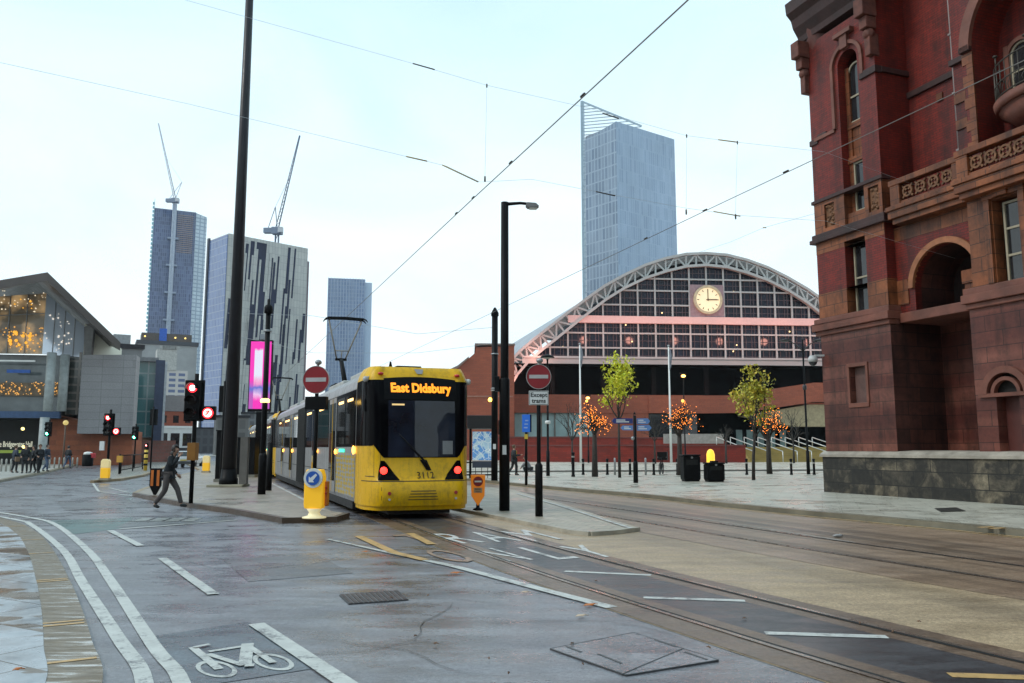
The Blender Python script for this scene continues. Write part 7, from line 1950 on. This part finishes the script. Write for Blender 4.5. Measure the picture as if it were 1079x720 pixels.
m.build('seam', pm('iron_worn', (.06,.06,.063), .5), t)
t, c = plate([(358,628),(419,623.5),(430,633),(368,637.5)], 'drain_grating', 'rusty barred drain grating in the road ahead of the island', 'grating', IRON, True)
m = MB()
for k in range(12):
    f = (k+.5)/12; a = gnd(358+61*f, 628-4.5*f)-c; b = gnd(368+62*f, 637.5-4.5*f)-c; m.beam(a+Vector((0,0,.013)), b+Vector((0,0,.013)), .035, .008)
m.build('grating', IRONR, t)
def leaf(label, px, py, col, s_=.07, rz=0, name='fallen_leaf', cat='leaf', z=.012):
    p = gnd(px, py, z); o = thing(name, label, cat, p, rz, 'fallen leaves on the road' if cat == 'leaf' else None)
    m = MB(); A = [(-s_,0,.004),(-s_*.4,s_*.45,.016),(s_*.3,s_*.5,.01),(s_,0,.02),(s_*.3,-s_*.45,.006),(-s_*.4,-s_*.5,.012)]
    m.add(A+[(p_[0],p_[1],p_[2]+.004) for p_ in A], [(0,1,2,3,4,5),(6,7,8,9,10,11)]+[(i,(i+1)%6,6+(i+1)%6,6+i) for i in range(6)]); m.build('blade', col, o); m2 = MB(); m2.tube((s_*.8,0,.015),(s_*1.5,.01,.01),.004,n=5); m2.build('stalk', col, o)
OL = pm('leaf_orange', (.50,.15,.03), .6); PL = pm('leaf_pale', (.55,.42,.30), .6); BL = pm('leaf_brown', (.16,.08,.04), .6)
leaf('orange fallen leaf beside the white edge line', 480, 604.5, OL, .075); leaf('orange fallen leaf at the near end of the edge line', 621, 638.5, OL, .07, .4); leaf('pale fallen leaf just nearer than the orange leaf', 612, 650, PL, .055, .2)
leaf('small pale leaf on the grey road right of the grating', 553, 625, PL, .045); leaf('brown leaf on the flagstones at the left edge', 18, 707, OL, .03, .3, z=.118); leaf('orange fallen leaf near the yellow arrow line', 385, 582, OL, .06)
rr = random.Random(8)
for k in range(14):
    px, py = rr.uniform(400, 1000), rr.uniform(600, 715); leaf('tiny brown scrap of leaf lying on the wet road', px, py, BL, rr.uniform(.012,.024), rr.uniform(0,6))
p = gnd(883, 566, .014); t = thing('crumpled_paper', 'crumpled white paper lying on the far tram lane', 'litter', p, .3)
m = MB(); rr = random.Random(2); m.ball((0,0,.03), .065, 9, 6, (1.8,.8,.5)); m.v = [(x*rr.uniform(.7,1.2), y*rr.uniform(.7,1.2), z*rr.uniform(.7,1.1)) for x, y, z in m.v]; m.build('paper', pm('paper_white', (.34,.34,.34), .7), t)
t, c = plate([(985,541),(1008,540),(1018,544),(992,545)], 'manhole_cover', 'small dark access cover in the pavement by the hotel plinth', 'manhole cover', pm('cover_dark', (.03,.028,.025), .5), False)
t.location.z = .118

# ------------------------------------------------------------------ out-of-view street blocks behind and beside the viewpoint, sized and placed for reflections (seen in glass, wet ground and from a step aside)
BK = facade('unseen_block_stone', (.035,.04,.05), (.06,.06,.065), (.30,.24,.19), 2.6, 3.6, 1.0, .35)
BK2 = facade('unseen_block_brick', (.03,.03,.035), (.05,.05,.05), (.22,.09,.06), 2.2, 3.4, .9, .4)
for (n0, s0, wd, dp, h, mt, lab) in ((-46, -30, 28, 14, 11, BK, 'unseen stone fronted corner block behind the viewpoint, across the junction'), (-14, -52, 30, 16, 15, BK2, 'unseen brick fronted block closing the street behind the viewpoint'), (36, -62, 34, 16, 12, BK, 'second unseen stone fronted block behind the viewpoint'), (-38, -12, 16, 22, 14, BK2, 'unseen brick fronted block on the near left corner')):
    t = thing('unseen_street_block', lab, 'building', W(n0, s0), TH)
    MB().box(0, wd, 0, dp, 0, h).build('wall', mt, t)
    MB().box(-.4, wd+.4, -.4, dp+.4, h, h+.8).build('cornice', STONE_KERB, t)
    MB().box(-.05, wd+.05, -.06, dp+.06, 0, .9).build('plinth', PS, t)
